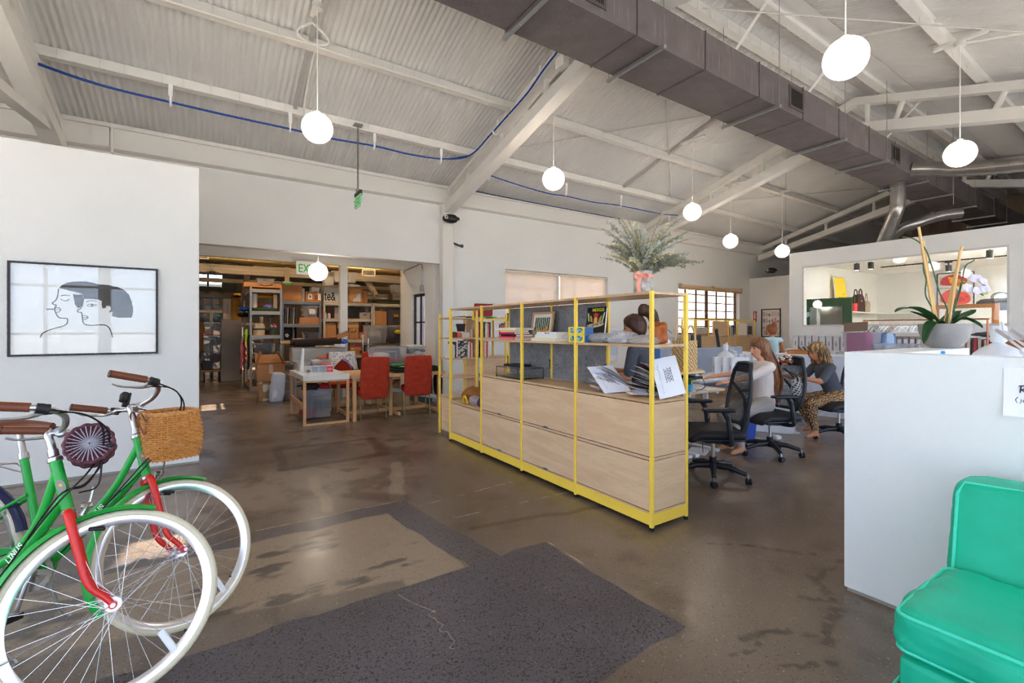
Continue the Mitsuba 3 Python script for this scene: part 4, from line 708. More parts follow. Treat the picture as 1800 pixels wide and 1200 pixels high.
# ------------------------------------------------------------------ vase of dried eucalyptus on the long unit
VC = (2.80, 2.42, 1.6705)
vs = thing('vase', 'grey stone vase tied with a pink ribbon on top of the yellow shelving unit', 'vase', VC)
part(vs, 'body', lathe([(0, 0), (.068, 0), (.071, .01), (.070, .10), (.070, .178), (.062, .178), (.060, .03), (0, .02)], 40), MP('marbled_stone', lambda p, n, uv: mix(L3('8f8b84'), L3('c6c1b8'), smoothstep(.3, .7, fbm(p.x * 18 + p.z * 24, p.y * 18, p.z * 30, 4))), .6), smooth=40)
PINK = M('e59a84', .6)
part(vs, 'ribbon', cat(lathe([(.0705, .125), (.0725, .127), (.0725, .150), (.0705, .152)], 40)), PINK, smooth=40)
def loopy(P, w): return strip(spline(P, 6), (0, 0, w) if False else w, thick=.002)
L0 = np.array((-.062, -.04, .14)); part(vs, 'ribbon_bow', cat(strip(L0 + spline([(0, 0, 0), (-.03, .01, .02), (-.05, .02, 0), (-.03, .015, -.02), (0, 0, 0)], 6), (0.004, -.004, .012)), strip(L0 + spline([(0, 0, 0), (.02, -.03, .015), (.03, -.045, -.01), (.015, -.03, -.03), (0, -.005, 0)], 6), (.012, .006, .004)), strip(L0 + spline([(0, 0, 0), (-.02, 0, -.03), (-.025, .01, -.08), (-.02, 0, -.135)], 6), (.010, -.010, .0)), blob(L0, (.013, .013, .015), 2)), PINK, smooth=30)
pl = thing('dried_eucalyptus', 'bushy dried eucalyptus branches standing in the stone vase', 'plant', VC)
r = random.Random(5); stems, lv = [], [[], [], []]
def sprig(d, Ls, droop):
    P = []; p = np.array((r.uniform(-.03, .03), r.uniform(-.03, .03), .10)); d = np.array(d, float); d /= np.linalg.norm(d); n_ = 9
    h = np.array((d[0], d[1], 0)); 
    for i in range(n_):
        P.append(p.copy()); f = i / (n_ - 1); q = np.array((d[0] * min(1, .25 + f), d[1] * min(1, .25 + f), d[2] + (1 - f) * .45 - droop * f * f)); q /= np.linalg.norm(q); p = p + q * Ls / n_
    return spline(P, 4)
leafq = np.array([(0, 0, 0), (.5, .5, .08), (1, 0, 0), (.5, -.5, .08)])
for i in range(84):
    a = r.uniform(0, 2 * math.pi); el = r.uniform(.02, 1.25) if i > 30 else r.uniform(-.1, .45); Ls = r.uniform(.36, .70) * (1.0 - .10 * el)
    P = sprig((math.cos(a) * math.cos(el), math.sin(a) * math.cos(el), math.sin(el)), Ls, r.uniform(.0, .35)); stems.append(P); g = 0 if r.random() < .45 else (1 if r.random() < .6 else 2)
    m_ = len(P); step = .0135; Lc = np.cumsum(np.r_[0, np.linalg.norm(np.diff(P, axis=0), axis=1)])
    for s in np.arange(.06, Lc[-1], step):
        j = min(int(np.searchsorted(Lc, s)), m_ - 1); t_ = P[j] - P[j - 1]; t_ /= np.linalg.norm(t_); u_ = np.cross(t_, (r.gauss(0, 1), r.gauss(0, 1), r.gauss(0, 1))); u_ /= np.linalg.norm(u_); w_ = np.cross(t_, u_); f = s / Lc[-1]
        for sg in (1, -1):
            if r.random() < .12: continue
            sz = r.uniform(.021, .033) * (1.15 - .55 * f); dr_ = u_ * sg * .9 + t_ * .45; q = P[j] + leafq[:, :1] * dr_ * sz + leafq[:, 1:2] * w_ * sz + leafq[:, 2:] * t_ * sz; lv[g].append(q)
for P in stems: part(pl, 'stem', tube(P[::3], .0018, 4), M('6a5c47', .7))
for g, c in enumerate(('a0a594', 'c2bb98', '7f8570')):
    V = np.concatenate(lv[g]); n_ = len(lv[g]); F_ = np.concatenate([np.array([[0, 1, 2], [0, 2, 3]]) + 4 * i for i in range(n_)])
    part(pl, 'leaves', tm(V, F_), M(c, .7), kind='stuff', smooth=False)

# ------------------------------------------------------------------ bicycles (local frame: x forward, origin under the front hub)
BG = M('1aa23c', .28, 0, clearcoat=.6); BR = M('d8231f', .28, 0, clearcoat=.6); TYRE = M('d6cdb4', .6); RIM = M('dcdce0', .2, .95); BRN = M('6b3b27', .45); RUB = M('1b1b1d', .55); CBL = M('131315', .45); ALU = M('c9c9cc', .22, .95)
def arcs(c, r, a0, a1, n=30, y=0): a = np.radians(np.linspace(a0, a1, n)); return np.stack([c[0] + r * np.cos(a), np.full(n, y), c[2] + r * np.sin(a)], 1)
def bicycle(label, x0, y0, head, lean, steer, ha, bar, fender, basket):
    m = T().translate([x0, y0, 0]).rotate([0, 0, 1], head).rotate([1, 0, 0], lean)
    B = thing('bicycle', label, 'bicycle', m=m); R = .345; rake = .055
    ha = math.radians(ha); ax = lambda z: np.array([-rake / math.sin(ha) - (z - R) / math.tan(ha), 0, z])
    axd = ax(.9) - ax(.4); axd /= np.linalg.norm(axd)
    S = trimesh.transformations.rotation_matrix(steer, axd, ax(.7)); Sb = trimesh.transformations.rotation_matrix(bar['a'], axd, ax(.7))
    def st(m, X=S): m = m.copy(); m.apply_transform(X); return m
    def sp(P, X=S): P = np.asarray(P, float); return trimesh.transformations.transform_points(np.atleast_2d(P), X)
    def wheel(c, X=None, rear=False):
        f = (lambda q: st(q)) if X is not None else (lambda q: q)
        an = np.arange(72) * 2 * np.pi / 72; ring = lambda r, y=0: np.stack([c[0] + r * np.cos(an), np.full(72, y), c[2] + r * np.sin(an)], 1)
        w = part(B, 'rear_wheel' if rear else 'front_wheel', f(tube(ring(R - .0155), .0155, 12, closed=True)), TYRE, smooth=60, label='cream tyre')
        prof = [(.306, -.0125), (.321, -.0135), (.321, .0135), (.306, .0125), (.291, .005), (.291, -.005)]
        v = np.array([[c[0] + r * math.cos(a), y, c[2] + r * math.sin(a)] for a in an for r, y in prof]); n = len(prof); F = []
        for i in range(72):
            for k in range(n): a0, a1, b0, b1 = i * n + k, i * n + (k + 1) % n, (i + 1) % 72 * n + k, (i + 1) % 72 * n + (k + 1) % n; F += [[a0, b1, a1], [a0, b0, b1]]
        part(w, 'rim', f(tm(v, F)), RIM, smooth=40); sk = []
        for i in range(32):
            s = 1 if i % 2 else -1; a = i * 2 * np.pi / 32; b = a + (1.25 if (i // 2) % 2 else -1.25); sk.append(cyl((c[0] + .022 * math.cos(b), s * .028, c[2] + .022 * math.sin(b)), (c[0] + .293 * math.cos(a), s * .002, c[2] + .293 * math.sin(a)), .0012, 5))
        part(w, 'spokes', f(cat(sk)), M('dcdce0', .25, .8), kind='stuff'); part(w, 'hub', f(cat(cyl((c[0], -.045, c[2]), (c[0], .045, c[2]), .013, 14), [cyl((c[0], s * .026, c[2]), (c[0], s * .030, c[2]), .026, 18) for s in (-1, 1)])), RIM)
        part(w, 'reflector', f(cat(cb((c[0] + .215, -.006, c[2] - .13), (.03, .006, .09), .003)).apply_transform(np.eye(4))) if False else f(move(cb((0, 0, 0), (.105, .008, .026), .004), (c[0] + .20, -.008, c[2] - .16), ry=52)), M('e6e7ea', .15)); part(w, 'valve', f(cyl((c[0] + .27, 0, c[2] - .14), (c[0] + .25, 0, c[2] - .13), .004, 6)), RUB)
    wheel((0, 0, R), S); RH = np.array((-1.06, 0, R)); wheel(RH, None, True)
    # frame
    bb = np.array((-.60, 0, .285)); tz = .80; su = np.array((-.342, 0, .94)); stp = lambda z: bb + su * ((z - bb[2]) / su[2])
    fr = part(B, 'frame', cat(cyl(ax(.695), ax(.885), .0195, 18), tube(spline([ax(.745), ax(.70) * .6 + bb * .4 + [0, 0, .012], bb], 6), .018, 14), tube(spline([ax(.85), (-.33, 0, .655), (-.42, 0, .53), (-.52, 0, .46), stp(.44)], 8), .0155, 14), cyl(bb, stp(tz), .0165, 14), cyl(bb - [0, .04, 0], bb + [0, .04, 0], .023, 16),
                    [tube(spline([bb + [-.02, s * .03, 0], bb + [-.1, s * .045, .01], RH + [.02, s * .062, 0]], 6), .009, 10) for s in (-1, 1)], [tube(spline([stp(.62) + [0, s * .02, 0], RH + [.12, s * .055, .12], RH + [.0, s * .062, 0]], 6), .008, 10) for s in (-1, 1)]), BG, smooth=50)
    d = ax(.745) - bb; d /= np.linalg.norm(d); vv = np.cross([0, 1, 0], d) * -1; vv = vv if vv[2] > 0 else -vv
    part(fr, 'lettering', text('LINUS', .022, ax(.745) - d * .33 - vv * .010 + [0, -.0195, .003], d, vv, .0015, True), M('eef2ee', .4), smooth=False)
    part(fr, 'head_badge', basis(prism([(.014 * math.cos(a), .028 * math.sin(a)) for a in np.linspace(0, 2 * math.pi, 20, endpoint=False)], .002), ax(.79) + np.array([.014, -.0145, 0]), (.72, .69, 0), axd, (.69, -.72, 0)), M('8f8d88', .45, .3), label='silver head badge')
    part(fr, 'badge_mark', basis(prism([(0, .012), (.007, .004), (0, -.002), (-.007, .004)], .003), ax(.79) + np.array([.0145, -.015, 0]), (.72, .69, 0), axd, (.69, -.72, 0)), M('d6b53a', .4))
    part(B, 'headset', cat(lathe([(.019, -.012), (.024, -.01), (.024, .004), (.019, .008)], 20, (0, 0, 0)).apply_transform(trimesh.geometry.align_vectors([0, 0, 1], axd)).apply_translation(ax(.89)), lathe([(.019, -.01), (.0235, -.006), (.0235, .006), (.018, .01)], 20).apply_transform(trimesh.geometry.align_vectors([0, 0, 1], axd)).apply_translation(ax(.69)), cyl(ax(.9), ax(.925), .017, 16)), ALU, smooth=40, kind='stuff')
    # fork
    fk = []
    for s in (-1, 1): fk.append(tube(spline([ax(.69) + [0, s * .012, 0], ax(.675) + [0, s * .035, 0], ax(.62) + [0, s * .046, 0], ax(.5) + [0, s * .049, 0], ax(.42) + [.006, s * .05, 0], (-.03, s * .051, .375), (0, s * .052, R)], 7), np.r_[np.linspace(.014, .0165, 8), np.linspace(.0165, .0095, 35)], 12))
    part(B, 'fork', st(cat(fk, cyl(ax(.70), ax(.665), .02, 14), [cyl((0, s * .045, R), (0, s * .062, R), .014, 12) for s in (-1, 1)])), BR, smooth=60); part(B, 'axle_nut', st(cat([cyl((0, s * .06, R), (0, s * .072, R), .009, 6) for s in (-1, 1)])), ALU, kind='stuff')
    # mudguards
    def guard(c, a0, a1, mat, X, name):
        a = np.radians(np.linspace(a0, a1, 40)); w = np.linspace(-1, 1, 7); r = R - .004 + .024 * np.cos(w * 1.4); A_ = np.stack([c[0] + np.outer(np.cos(a), r), np.outer(np.ones(40), w * .03), c[2] + np.outer(np.sin(a), r)], -1)
        g_ = grid_mesh(A_[..., 0], A_[..., 1], A_[..., 2]); part(B, name, st(g_) if X is not None else g_, mat, smooth=True); stv = [cyl((c[0], s * .06, c[2]), (c[0] + (R + .015) * math.cos(math.radians(q)), s * .03, c[2] + (R + .015) * math.sin(math.radians(q))), .002, 6) for s in (-1, 1) for q in ((a1 - 8,) if X is None else (a1 - 14,))]
        return cat(stv)
    s1 = guard((0, 0, R), 78, 222, BG, S, 'front_mudguard'); s2 = guard(RH, 18, 205, fender, None, 'rear_mudguard'); part(B, 'mudguard_stays', cat(st(s1), s2), ALU, kind='stuff')
    # front brake
    part(B, 'front_brake', st(cat(tube(spline([ax(.66) + [.03, -.045, .01], ax(.66) + [.04, -.035, .05], ax(.66) + [.045, 0, .06], ax(.66) + [.04, .035, .05], ax(.66) + [.03, .045, .01]], 5), .007, 8), cyl(ax(.66) + [.02, 0, .05], ax(.66) + [.055, 0, .055], .012, 10), cyl(ax(.66) + [.045, -.02, .05], ax(.66) + [.045, -.02, .12], .004, 8))), ALU); part(B, 'brake_pad', st(cat([cb(ax(.62) + np.array([.07, s * .02, 0]), (.05, .012, .012), .003) for s in (-1, 1)])), RUB, kind='stuff')
    # stem, handlebar, grips, levers
    zb = bar['z']; u, vh, k = bar['u'], bar['w'], bar['k']
    def bp(du, v, dz=0): q = ax(zb) + np.array([du, v, v * k + dz]); return q
    top = ax(zb - .06)
    part(B, 'stem', cat(tube(spline([ax(.90), ax(zb - .09), sp(ax(zb - .055), Sb)[0], sp(bp(.05, 0, -.045), Sb)[0]], 6), .0135, 14), cyl(sp(bp(.055, -.025, -.045), Sb)[0], sp(bp(.055, .025, -.045), Sb)[0], .0175, 14)), ALU, smooth=50)
    half = [(.055, 0, -.045), (.06, .04, -.043), (.075, .09, -.03), (.075, .15, -.01), (.05, .2, 0), (.0, .235, 0), (u, vh, 0), (u - .03, vh, 0)]
    hb = [bp(a, -b, c) for a, b, c in half[::-1]] + [bp(a, b, c) for a, b, c in half[1:]]
    part(B, 'handlebar', tube(spline(sp(hb, Sb), 6), .0112, 12), ALU, smooth=60)
    for s in (-1, 1):
        a, b = sp(bp(u + .035, s * vh * 1.0), Sb)[0], sp(bp(u - .105, s * (vh + .004), -.004), Sb)[0]; g_ = part(B, 'grip', cyl(a, b, .0165, 16), BRN, smooth=40, label='brown leather grip'); part(g_, 'end_cap', cyl(b, b + (b - a) / np.linalg.norm(b - a) * .006, .0172, 16), M('4d2a1c', .5))
        part(g_, 'stitching', tube([a + [0, 0, .0166], b + [0, 0, .0166]], .0012, 4), M('b98a63', .6))
        e_ = sp([bp(u + .05, s * (vh - .002)), bp(u + .085, s * (vh - .012)), bp(u + .05, s * (vh - .03), -.02), bp(u + .02, s * (vh - .022), -.035), bp(u - .05, s * (vh - .02), -.045), bp(u - .085, s * (vh - .02), -.04)], Sb)
        part(B, 'shifter', cyl(e_[0], e_[1], .019, 14), RUB, smooth=40); part(B, 'brake_lever', cat(tube(spline(e_[2:], 6), np.r_[np.linspace(.009, .005, 10), np.linspace(.005, .004, 9)], 8), cyl(e_[1], e_[2], .010, 10)), ALU)
        part(B, 'cable', tube(spline([e_[2], sp(bp(u + .16, s * (vh - .05), .0), Sb)[0], sp(bp(.19, s * .14, -.04), Sb)[0], sp(bp(.21, s * .06, -.16), Sb)[0], ax(.78) + [.10, -.05 * s, 0], ax(.66) + [.05, -.02, .11]] if s < 0 else [e_[2], sp(bp(u + .17, s * (vh - .06), .01), Sb)[0], sp(bp(.2, .10, -.06), Sb)[0], sp(bp(.18, -.06, -.2), Sb)[0], ax(.74) + [.04, -.06, 0], bb + (ax(.745) - bb) * .7 + [0, -.03, -.02]], 8), .0032, 6), CBL)
        part(B, 'cable', tube(spline([e_[1], sp(bp(u + .2, s * (vh - .07), -.01), Sb)[0], sp(bp(.22, s * .1, -.08), Sb)[0], sp(bp(.18, s * -.02, -.24), Sb)[0], ax(.76) + [.03, -.045, 0], bb + (ax(.745) - bb) * .55 + [0, -.025, -.022], bb + (ax(.745) - bb) * .2 + [0, -.02, -.02]], 8), .0032, 6), CBL)
    # saddle, post, rack, crank, pedals, stand
    part(B, 'seat_post', cat(cyl(stp(tz - .02), stp(.925), .0135, 14)), ALU); part(B, 'seat_clamp', cyl(stp(tz - .015), stp(tz + .012), .020, 14), ALU)
    sx = stp(.93)[0]; n_ = 22; f = np.linspace(0, 1, n_); w = .018 + .07 * smooth_np(.35, .95, f) - .02 * np.clip(f - .95, 0, 1) * 20; xx = sx + .16 - f * .27; a = np.linspace(-1, 1, 11)
    part(B, 'saddle', grid_mesh(np.outer(xx, np.ones(11)), np.outer(w, a), .955 + .03 * np.outer(np.sin(f * 2.6 + .2) * .4 + f * .4, np.ones(11)) - np.outer(.012 + .022 * f, a ** 2), .016), BRN, smooth=50); part(B, 'saddle_rails', cat([tube(spline([(sx + .13, s * .01, .945), (sx + .02, s * .022, .925), (sx - .08, s * .03, .94)], 5), .004, 6) for s in (-1, 1)], [tube(np.array([(sx - .075 + .013 * math.cos(t), s * .045 + .013 * math.sin(t), .915 + .0025 * t) for t in np.linspace(0, 14, 40)]), .003, 5) for s in (-1, 1)]), ALU, kind='stuff')
    rk = [tube([(-.86, s * .05, .76), (-1.26, s * .055, .765)], .004, 6) for s in (-1, 1)] + [cyl((x, -.055, .762), (x, .055, .762), .0035, 6) for x in (-.86, -.96, -1.06, -1.16, -1.26)] + [cyl((-1.06, s * .065, R + .02), (x, s * .055, .763), .0035, 6) for s in (-1, 1) for x in (-.98, -1.2)] + [cyl((-.86, s * .05, .76), stp(.72) + [0, s * .01, 0], .0035, 6) for s in (-1, 1)]
    part(B, 'rack', cat(rk), ALU, label='silver rear rack')
    th = np.arange(40) * 2 * math.pi / 40; cr = Polygon([((.082 + .004 * (i % 2)) * math.cos(t), (.082 + .004 * (i % 2)) * math.sin(t)) for i, t in enumerate(th)]).difference(Polygon([(.06 * math.cos(t), .06 * math.sin(t)) for t in th])).union(LineString([(-.07, 0), (.07, 0)]).buffer(.012)).union(LineString([(0, -.07), (0, .07)]).buffer(.012))
    part(B, 'chainring', basis(prism(cr, .004), bb + [0, -.05, 0], (1, 0, 0), (0, 0, 1), (0, -1, 0)), M('a9a49c', .3, .8)); cg = prism(LineString([(0, .07), (-.44, .09)]).buffer(.035), .012); part(B, 'chain_guard', basis(cg, bb + [0, -.066, 0], (1, 0, 0), (0, 0, 1), (0, -1, 0)), BG)
    for s, q in ((-1, -100), (1, 80)):
        dv = np.array((math.cos(math.radians(q)), 0, math.sin(math.radians(q)))) * .17; e2 = bb + [0, s * .075, 0] + dv; part(B, 'crank', tube([bb + [0, s * .06, 0], bb + [0, s * .07, 0] + dv * .3, e2], .0095, 10), ALU)
        pd = part(B, 'pedal', cat([cb(e2 + np.array((o, s * .055, 0)), (.008, .09, .022), .002) for o in (-.035, .035)], cb(e2 + np.array((0, s * .055, 0)), (.02, .09, .014), .004), [cb(e2 + np.array((0, s * o, 0)), (.075, .006, .02), .002) for o in (.014, .097)]), ALU); part(pd, 'rubber', cat([cb(e2 + np.array((o, s * .055, 0)), (.006, .095, .026), .002) for o in (-.043, .043)]), RUB, kind='stuff')
    part(B, 'kickstand', cat(tube([bb + [-.05, .05, .0], (-.60, .10, .1), (-.57, .15, .012)], .008, 10), cyl((-.575, .145, .03), (-.568, .152, .008), .011, 8)), ALU)
    return B, ax, sp, Sb
def smooth_np(a, b, x): t = np.clip((x - a) / (b - a), 0, 1); return t * t * (3 - 2 * t)
NAVY = M('1d2350', .3, 0, clearcoat=.5)
bikeB, axB, spB, SbB = bicycle('green city bicycle with red fork and wicker front basket, nearer the picture wall', -.137, 2.684, -31.1, -10.8, .982, 69.4, dict(z=1.086, u=-.042, w=.238, k=0, a=.982), NAVY, 'wicker')
bikeA, axA, spA, SbA = bicycle('green city bicycle with red fork and round purple basket, nearest the camera', -.325, 2.312, -40.4, -4.8, .817, 67.5, dict(z=1.04, u=-.048, w=.238, k=0, a=.817), BG, 'drum')
# wicker basket, a thing of its own strapped to the handlebar
def held(b, ax, Sm, d): return place[b] @ T(np.asarray(Sm)) @ T().translate([float(v) for v in d])
def wicker(c):
    k = thing('bicycle_basket', 'tan wicker basket on the handlebar of the far bicycle', 'basket', m=c)
    W = MP('wicker', lambda p, n, uv: mix(L3('a9682c'), L3('d69a54'), fbm(p.x * 60, p.y * 60, p.z * 60, 2)), .6)
    def ring(h, ph=0, n=144, amp=.005):
        f = h / .23; a = np.arange(n) * 2 * np.pi / n; ex = .095 + .022 * math.sin(.4 + 2.4 * f); ey = .118 + .028 * math.sin(.4 + 2.4 * f); p = 4.0; r = (np.abs(np.cos(a)) ** p + np.abs(np.sin(a)) ** p) ** (-1 / p); wv = 1 + amp / .14 * np.sin(a * 18 + ph); return np.stack([ex * r * np.cos(a) * wv, ey * r * np.sin(a) * wv, np.full(n, h)], 1)
    part(k, 'weavers', cat([tube(ring(.012 + i * .0105, np.pi * (i % 2)), .0048, 5, closed=True) for i in range(20)]), W, kind='stuff', smooth=40)
    st_ = []
    for j in range(36):
        i = j * 4 + 2; st_.append(tube(np.array([ring(h, 0, 144, 0)[i] for h in np.linspace(0, .23, 5)]), .004, 5))
    part(k, 'stakes', cat(st_), W, kind='stuff'); part(k, 'rim', cat([tube(ring(.226 + .006 * q, q * 2, 144, .006), .0085, 6, closed=True) for q in (0, 1)]), W, smooth=60); b0 = ring(.01, 0, 48, 0); part(k, 'bottom', prism([(x, y) for x, y, _ in b0], .008, .004), W)
    for s in (-1, 1): part(k, 'strap', strip(spline([(-.125, s * .06, .14), (-.148, s * .06, .22), (-.135, s * .06, .245), (-.115, s * .06, .2)], 6), (0, .011, 0)), BRN)
wp = np.array((held(bikeB, axB, SbB, axB(.80) + [.125, 0, 0])).matrix)[:3, 3]
wicker(T().translate([float(v) for v in wp]).rotate([0, 0, 1], 20).rotate([1, 0, 0], -3))
k = thing('bicycle_basket', 'round purple woven drum basket on the handlebar of the near bicycle', 'basket', m=held(bikeA, axA, SbA, axA(.94) + [.12, -.02, 0]) @ T().scale(.72))
PW = MP('purple_wicker', lambda p, n, uv: mix(L3('3d1c28'), L3('71404c'), noise(p.x * 90, p.y * 90, p.z * 90)), .55); GW = M('8f8d98', .55)
drum = []
for i in range(19):
    y = -.10 + i * .0108; r = .098 if 0 < i < 18 else .103; a = np.arange(96) * 2 * np.pi / 96; drum.append(tube(np.stack([(r + .003 * np.sin(a * 14 + np.pi * (i % 2))) * np.cos(a), np.full(96, y), (r + .003 * np.sin(a * 14 + np.pi * (i % 2))) * np.sin(a)], 1), .0062 if 0 < i < 18 else .009, 5, closed=True))
part(k, 'side_weave', cat(drum), PW, kind='stuff', smooth=40)
for s in (-1, 1):
    part(k, 'end_spokes', cat([tube(np.array([(q * math.cos(a), s * .098, q * math.sin(a)) for q in (.004, .05, .098)]) * [1, 1.045, 1], .0034, 5) for a in np.arange(26) * 2 * np.pi / 26]), GW, kind='stuff')
    for c_, par in ((PW, 0), (PW, 1)): part(k, 'end_weave', cat([tube(np.stack([r * np.cos(an_), s * (.098 + .0035 * np.sin(14 * an_ + np.pi * (j % 2))), r * np.sin(an_)], 1), .0031, 4, closed=True) for j, r in enumerate(np.linspace(.012, .092, 13)) if j % 2 == par for an_ in [np.arange(112) * 2 * np.pi / 112]]), c_, kind='stuff', smooth=40)
part(k, 'strap', strip(np.array([(.106 * math.cos(a), -.01, .106 * math.sin(a)) for a in np.linspace(-2.2, 2.6, 40)]), (0, .011, 0)), M('4a2a22', .5)); part(k, 'toggle', ball((.09, -.108, -.01), (.018, .009, .012), 2), RUB)
solo('phone_holder', cat(cb((0, 0, 0), (.012, .03, .07), .003), cb((-.02, 0, .01), (.03, .04, .05), .006), cyl((-.02, 0, -.03), (0, 0, -.03), .012, 10)), RUB, 'black phone holder clamped on the handlebar of the far bicycle', 'phone holder', m=held(bikeB, axB, SbB, axB(1.086) + [.04, .12, .03]))

# ------------------------------------------------------------------ storage room behind the hall
KRAFT = MP('kraft_card', lambda p, n, uv: mix(L3('a9754a'), L3('bd8a5c'), fbm(p.x * 6, p.y * 6, p.z * 6, 3)), .75); KRAFTD = M('8a5f3b', .8)
def film(name, c, w, r=.3):
    scene['material_' + name] = {'type': 'blendbsdf', 'weight': w, 'a': {'type': 'thindielectric', 'int_ior': 1.49}, 'b': {'type': 'twosided', 'b': {'type': 'principled', 'base_color': rgb(c), 'roughness': r, 'specular': .5}}}; return 'material_' + name
BINC = film('clear_bin', 'd5d9e0', .17); BINM = film('milky_bin', 'e3e0d8', .6); BIND = film('smoky_bin', '6c7786', .28); BINP = film('pink_bin', 'c43f8e', .6)
GREYM = M('8f959c', .45, .3); PALEM = M('b9b7b0', .5); RACKD = M('6e767f', .45, .3)
def carton(x0, x1, y, d, z0, z1, label, mat=None, flaps=0, tag=None, tape=True, cat_='box'):
    w, h = x1 - x0, z1 - z0; t = thing('carton', label, cat_, (x0, y, z0)); mat = mat or KRAFT; e = .005
    if flaps: part(t, 'body', cat(bx(0, w, 0, e, 0, h), bx(0, w, d - e, d, 0, h), bx(0, e, 0, d, 0, h), bx(w - e, w, 0, d, 0, h), bx(0, w, 0, d, 0, e)), mat, smooth=False); 
    else: part(t, 'body', bx(0, w, 0, d, 0, h, .003), mat, smooth=False)
    if tape: part(t, 'tape', bx(w / 2 - .025, w / 2 + .025, -.0012, 0, h * .72, h - .001), M('c9a878', .3), smooth=False)
    if tag:
        for (u0, u1, v0, v1, c) in tag: part(t, 'label', bx(w * u0, w * u1, -.002, -.0004, h * v0, h * v1), M(c, .5), smooth=False)
    return t, w, h
def tub(x0, x1, y, d, z0, z1, label, mat=BINC, inside=None, lid=False, tag=None, name='storage_bin', fill=.6, seed=0):
    w, h = x1 - x0, z1 - z0; t = thing(name, label, 'storage bin', (x0, y, z0)); k = .06 * w; e = .003
    lo = np.array([(k, k), (w - k, k), (w - k, d - k), (k, d - k)]); hi = np.array([(0, 0), (w, 0), (w, d), (0, d)]); v = np.vstack([np.c_[lo, np.zeros(4)], np.c_[hi, np.full(4, h)]]); f = [[0, 2, 1], [0, 3, 2]] + [q for i in range(4) for q in ([i, (i + 1) % 4, 4 + (i + 1) % 4], [i, 4 + (i + 1) % 4, 4 + i])]
    part(t, 'body', tm(v, f), mat, smooth=False); part(t, 'rim', cat(bx(-.012, w + .012, -.012, .004, h - .014, h), bx(-.012, w + .012, d - .004, d + .012, h - .014, h), bx(-.012, .004, 0, d, h - .014, h), bx(w - .004, w + .012, 0, d, h - .014, h)), mat, smooth=False)
    if lid: part(t, 'lid', bx(-.014, w + .014, -.014, d + .014, h + .001, h + .018, .004), mat if lid is True else lid)
    part(t, 'rib', cat(bx(w * .30, w * .33, -.004 + k * .4, k * .7, h * .15, h * .8), bx(w * .67, w * .7, -.004 + k * .4, k * .7, h * .15, h * .8), bx(w * .30, w * .7, -.003 + k * .2, k * .45, h * .78, h * .82)), mat, smooth=False, kind='stuff')
    for i, c in enumerate(inside or ()):
        n = len(inside); cx = w * (.5 + (.22 * (i % 2 * 2 - 1) if n > 1 else 0)); cz = h * fill * (i + .5) / n + .01; b = blob((cx, d * .5, cz), (w * (.29 if n > 1 else .4), d * .40, h * fill * .5 / n * 1.35), seed + i, .3, 2.2, 2); part(t, 'contents', b, M(c, .85), smooth=30)
    if tag: part(t, 'tag', bx(w * .35, w * .62, -.006, -.001, h * .55, h * .72), M(tag, .5), smooth=False)
    return t
def rack(x0, x1, y0, y1, top, levels, label, m=GREYM, board='b98d5c', holes=True):
    t = thing('storage_rack', label, 'shelf rack')
    for x, sx in ((x0, 1), (x1, -1)):
        for y, sy in ((y0, 1), (y1, -1)):
            a, b = sorted((x, x + sx * .045)); c, d = sorted((y, y + sy * .003)); e, f = sorted((x, x + sx * .003)); g, h = sorted((y, y + sy * .035)); p_ = part(t, 'post', cat(bx(a, b, c, d, 0, top), bx(e, f, g, h, 0, top)), m, smooth=False)
            if sy == 1 and holes: part(p_, 'holes', cat([cb((x + sx * .024, y0 - .0006, z), (.009, .0012, .016)) for z in np.arange(.06, top, .045)]), M('2a2b2d', .8), kind='stuff', smooth=False)
    for z in levels: part(t, 'beam', cat(bx(x0 + .045, x1 - .045, y0 + .003, y0 + .02, z - .07, z), bx(x0 + .045, x1 - .045, y1 - .02, y1 - .003, z - .07, z), bx(x0 + .003, x0 + .02, y0 + .035, y1 - .035, z - .07, z), bx(x1 - .02, x1 - .003, y0 + .035, y1 - .035, z - .07, z)), m, smooth=False); part(t, 'deck', bx(x0 + .005, x1 - .005, y0 + .005, y1 - .005, z + .0005, z + .014), M(board, .7), smooth=False)
    return t
rack(.88, 1.55, 12.2, 14.3, 2.39, (2.34, 1.83, 1.27, .62, .07), 'tall grey slotted metal rack with its narrow end facing the hall'); rack(1.59, 2.50, 12.58, 13.1, 2.13, (2.11, 1.54, 1.14, .6, .1), 'grey metal rack with dark clothes and framed panels', RACKD)
rack(2.545, 3.80, 12.55, 13.1, 2.13, (2.11, 1.69, 1.145, .74, .1), 'pale metal rack behind the white column', PALEM); rack(3.81, 5.05, 12.55, 13.1, 2.13, (2.11, 1.52, 1.0, .5, .1), 'pale metal rack at the right end of the storage room', PALEM)
rack(-1.2, .2, 16.95, 17.5, 2.0, (2.0, 1.62, 1.15, .6), 'far metal rack with dark bins at the left of the storage room', PALEM, holes=False); rack(.205, 1.6, 16.95, 17.5, 2.0, (2.0, 1.62, 1.15, .6), 'far metal rack partly hidden by the grey filing cabinet', PALEM, holes=False)
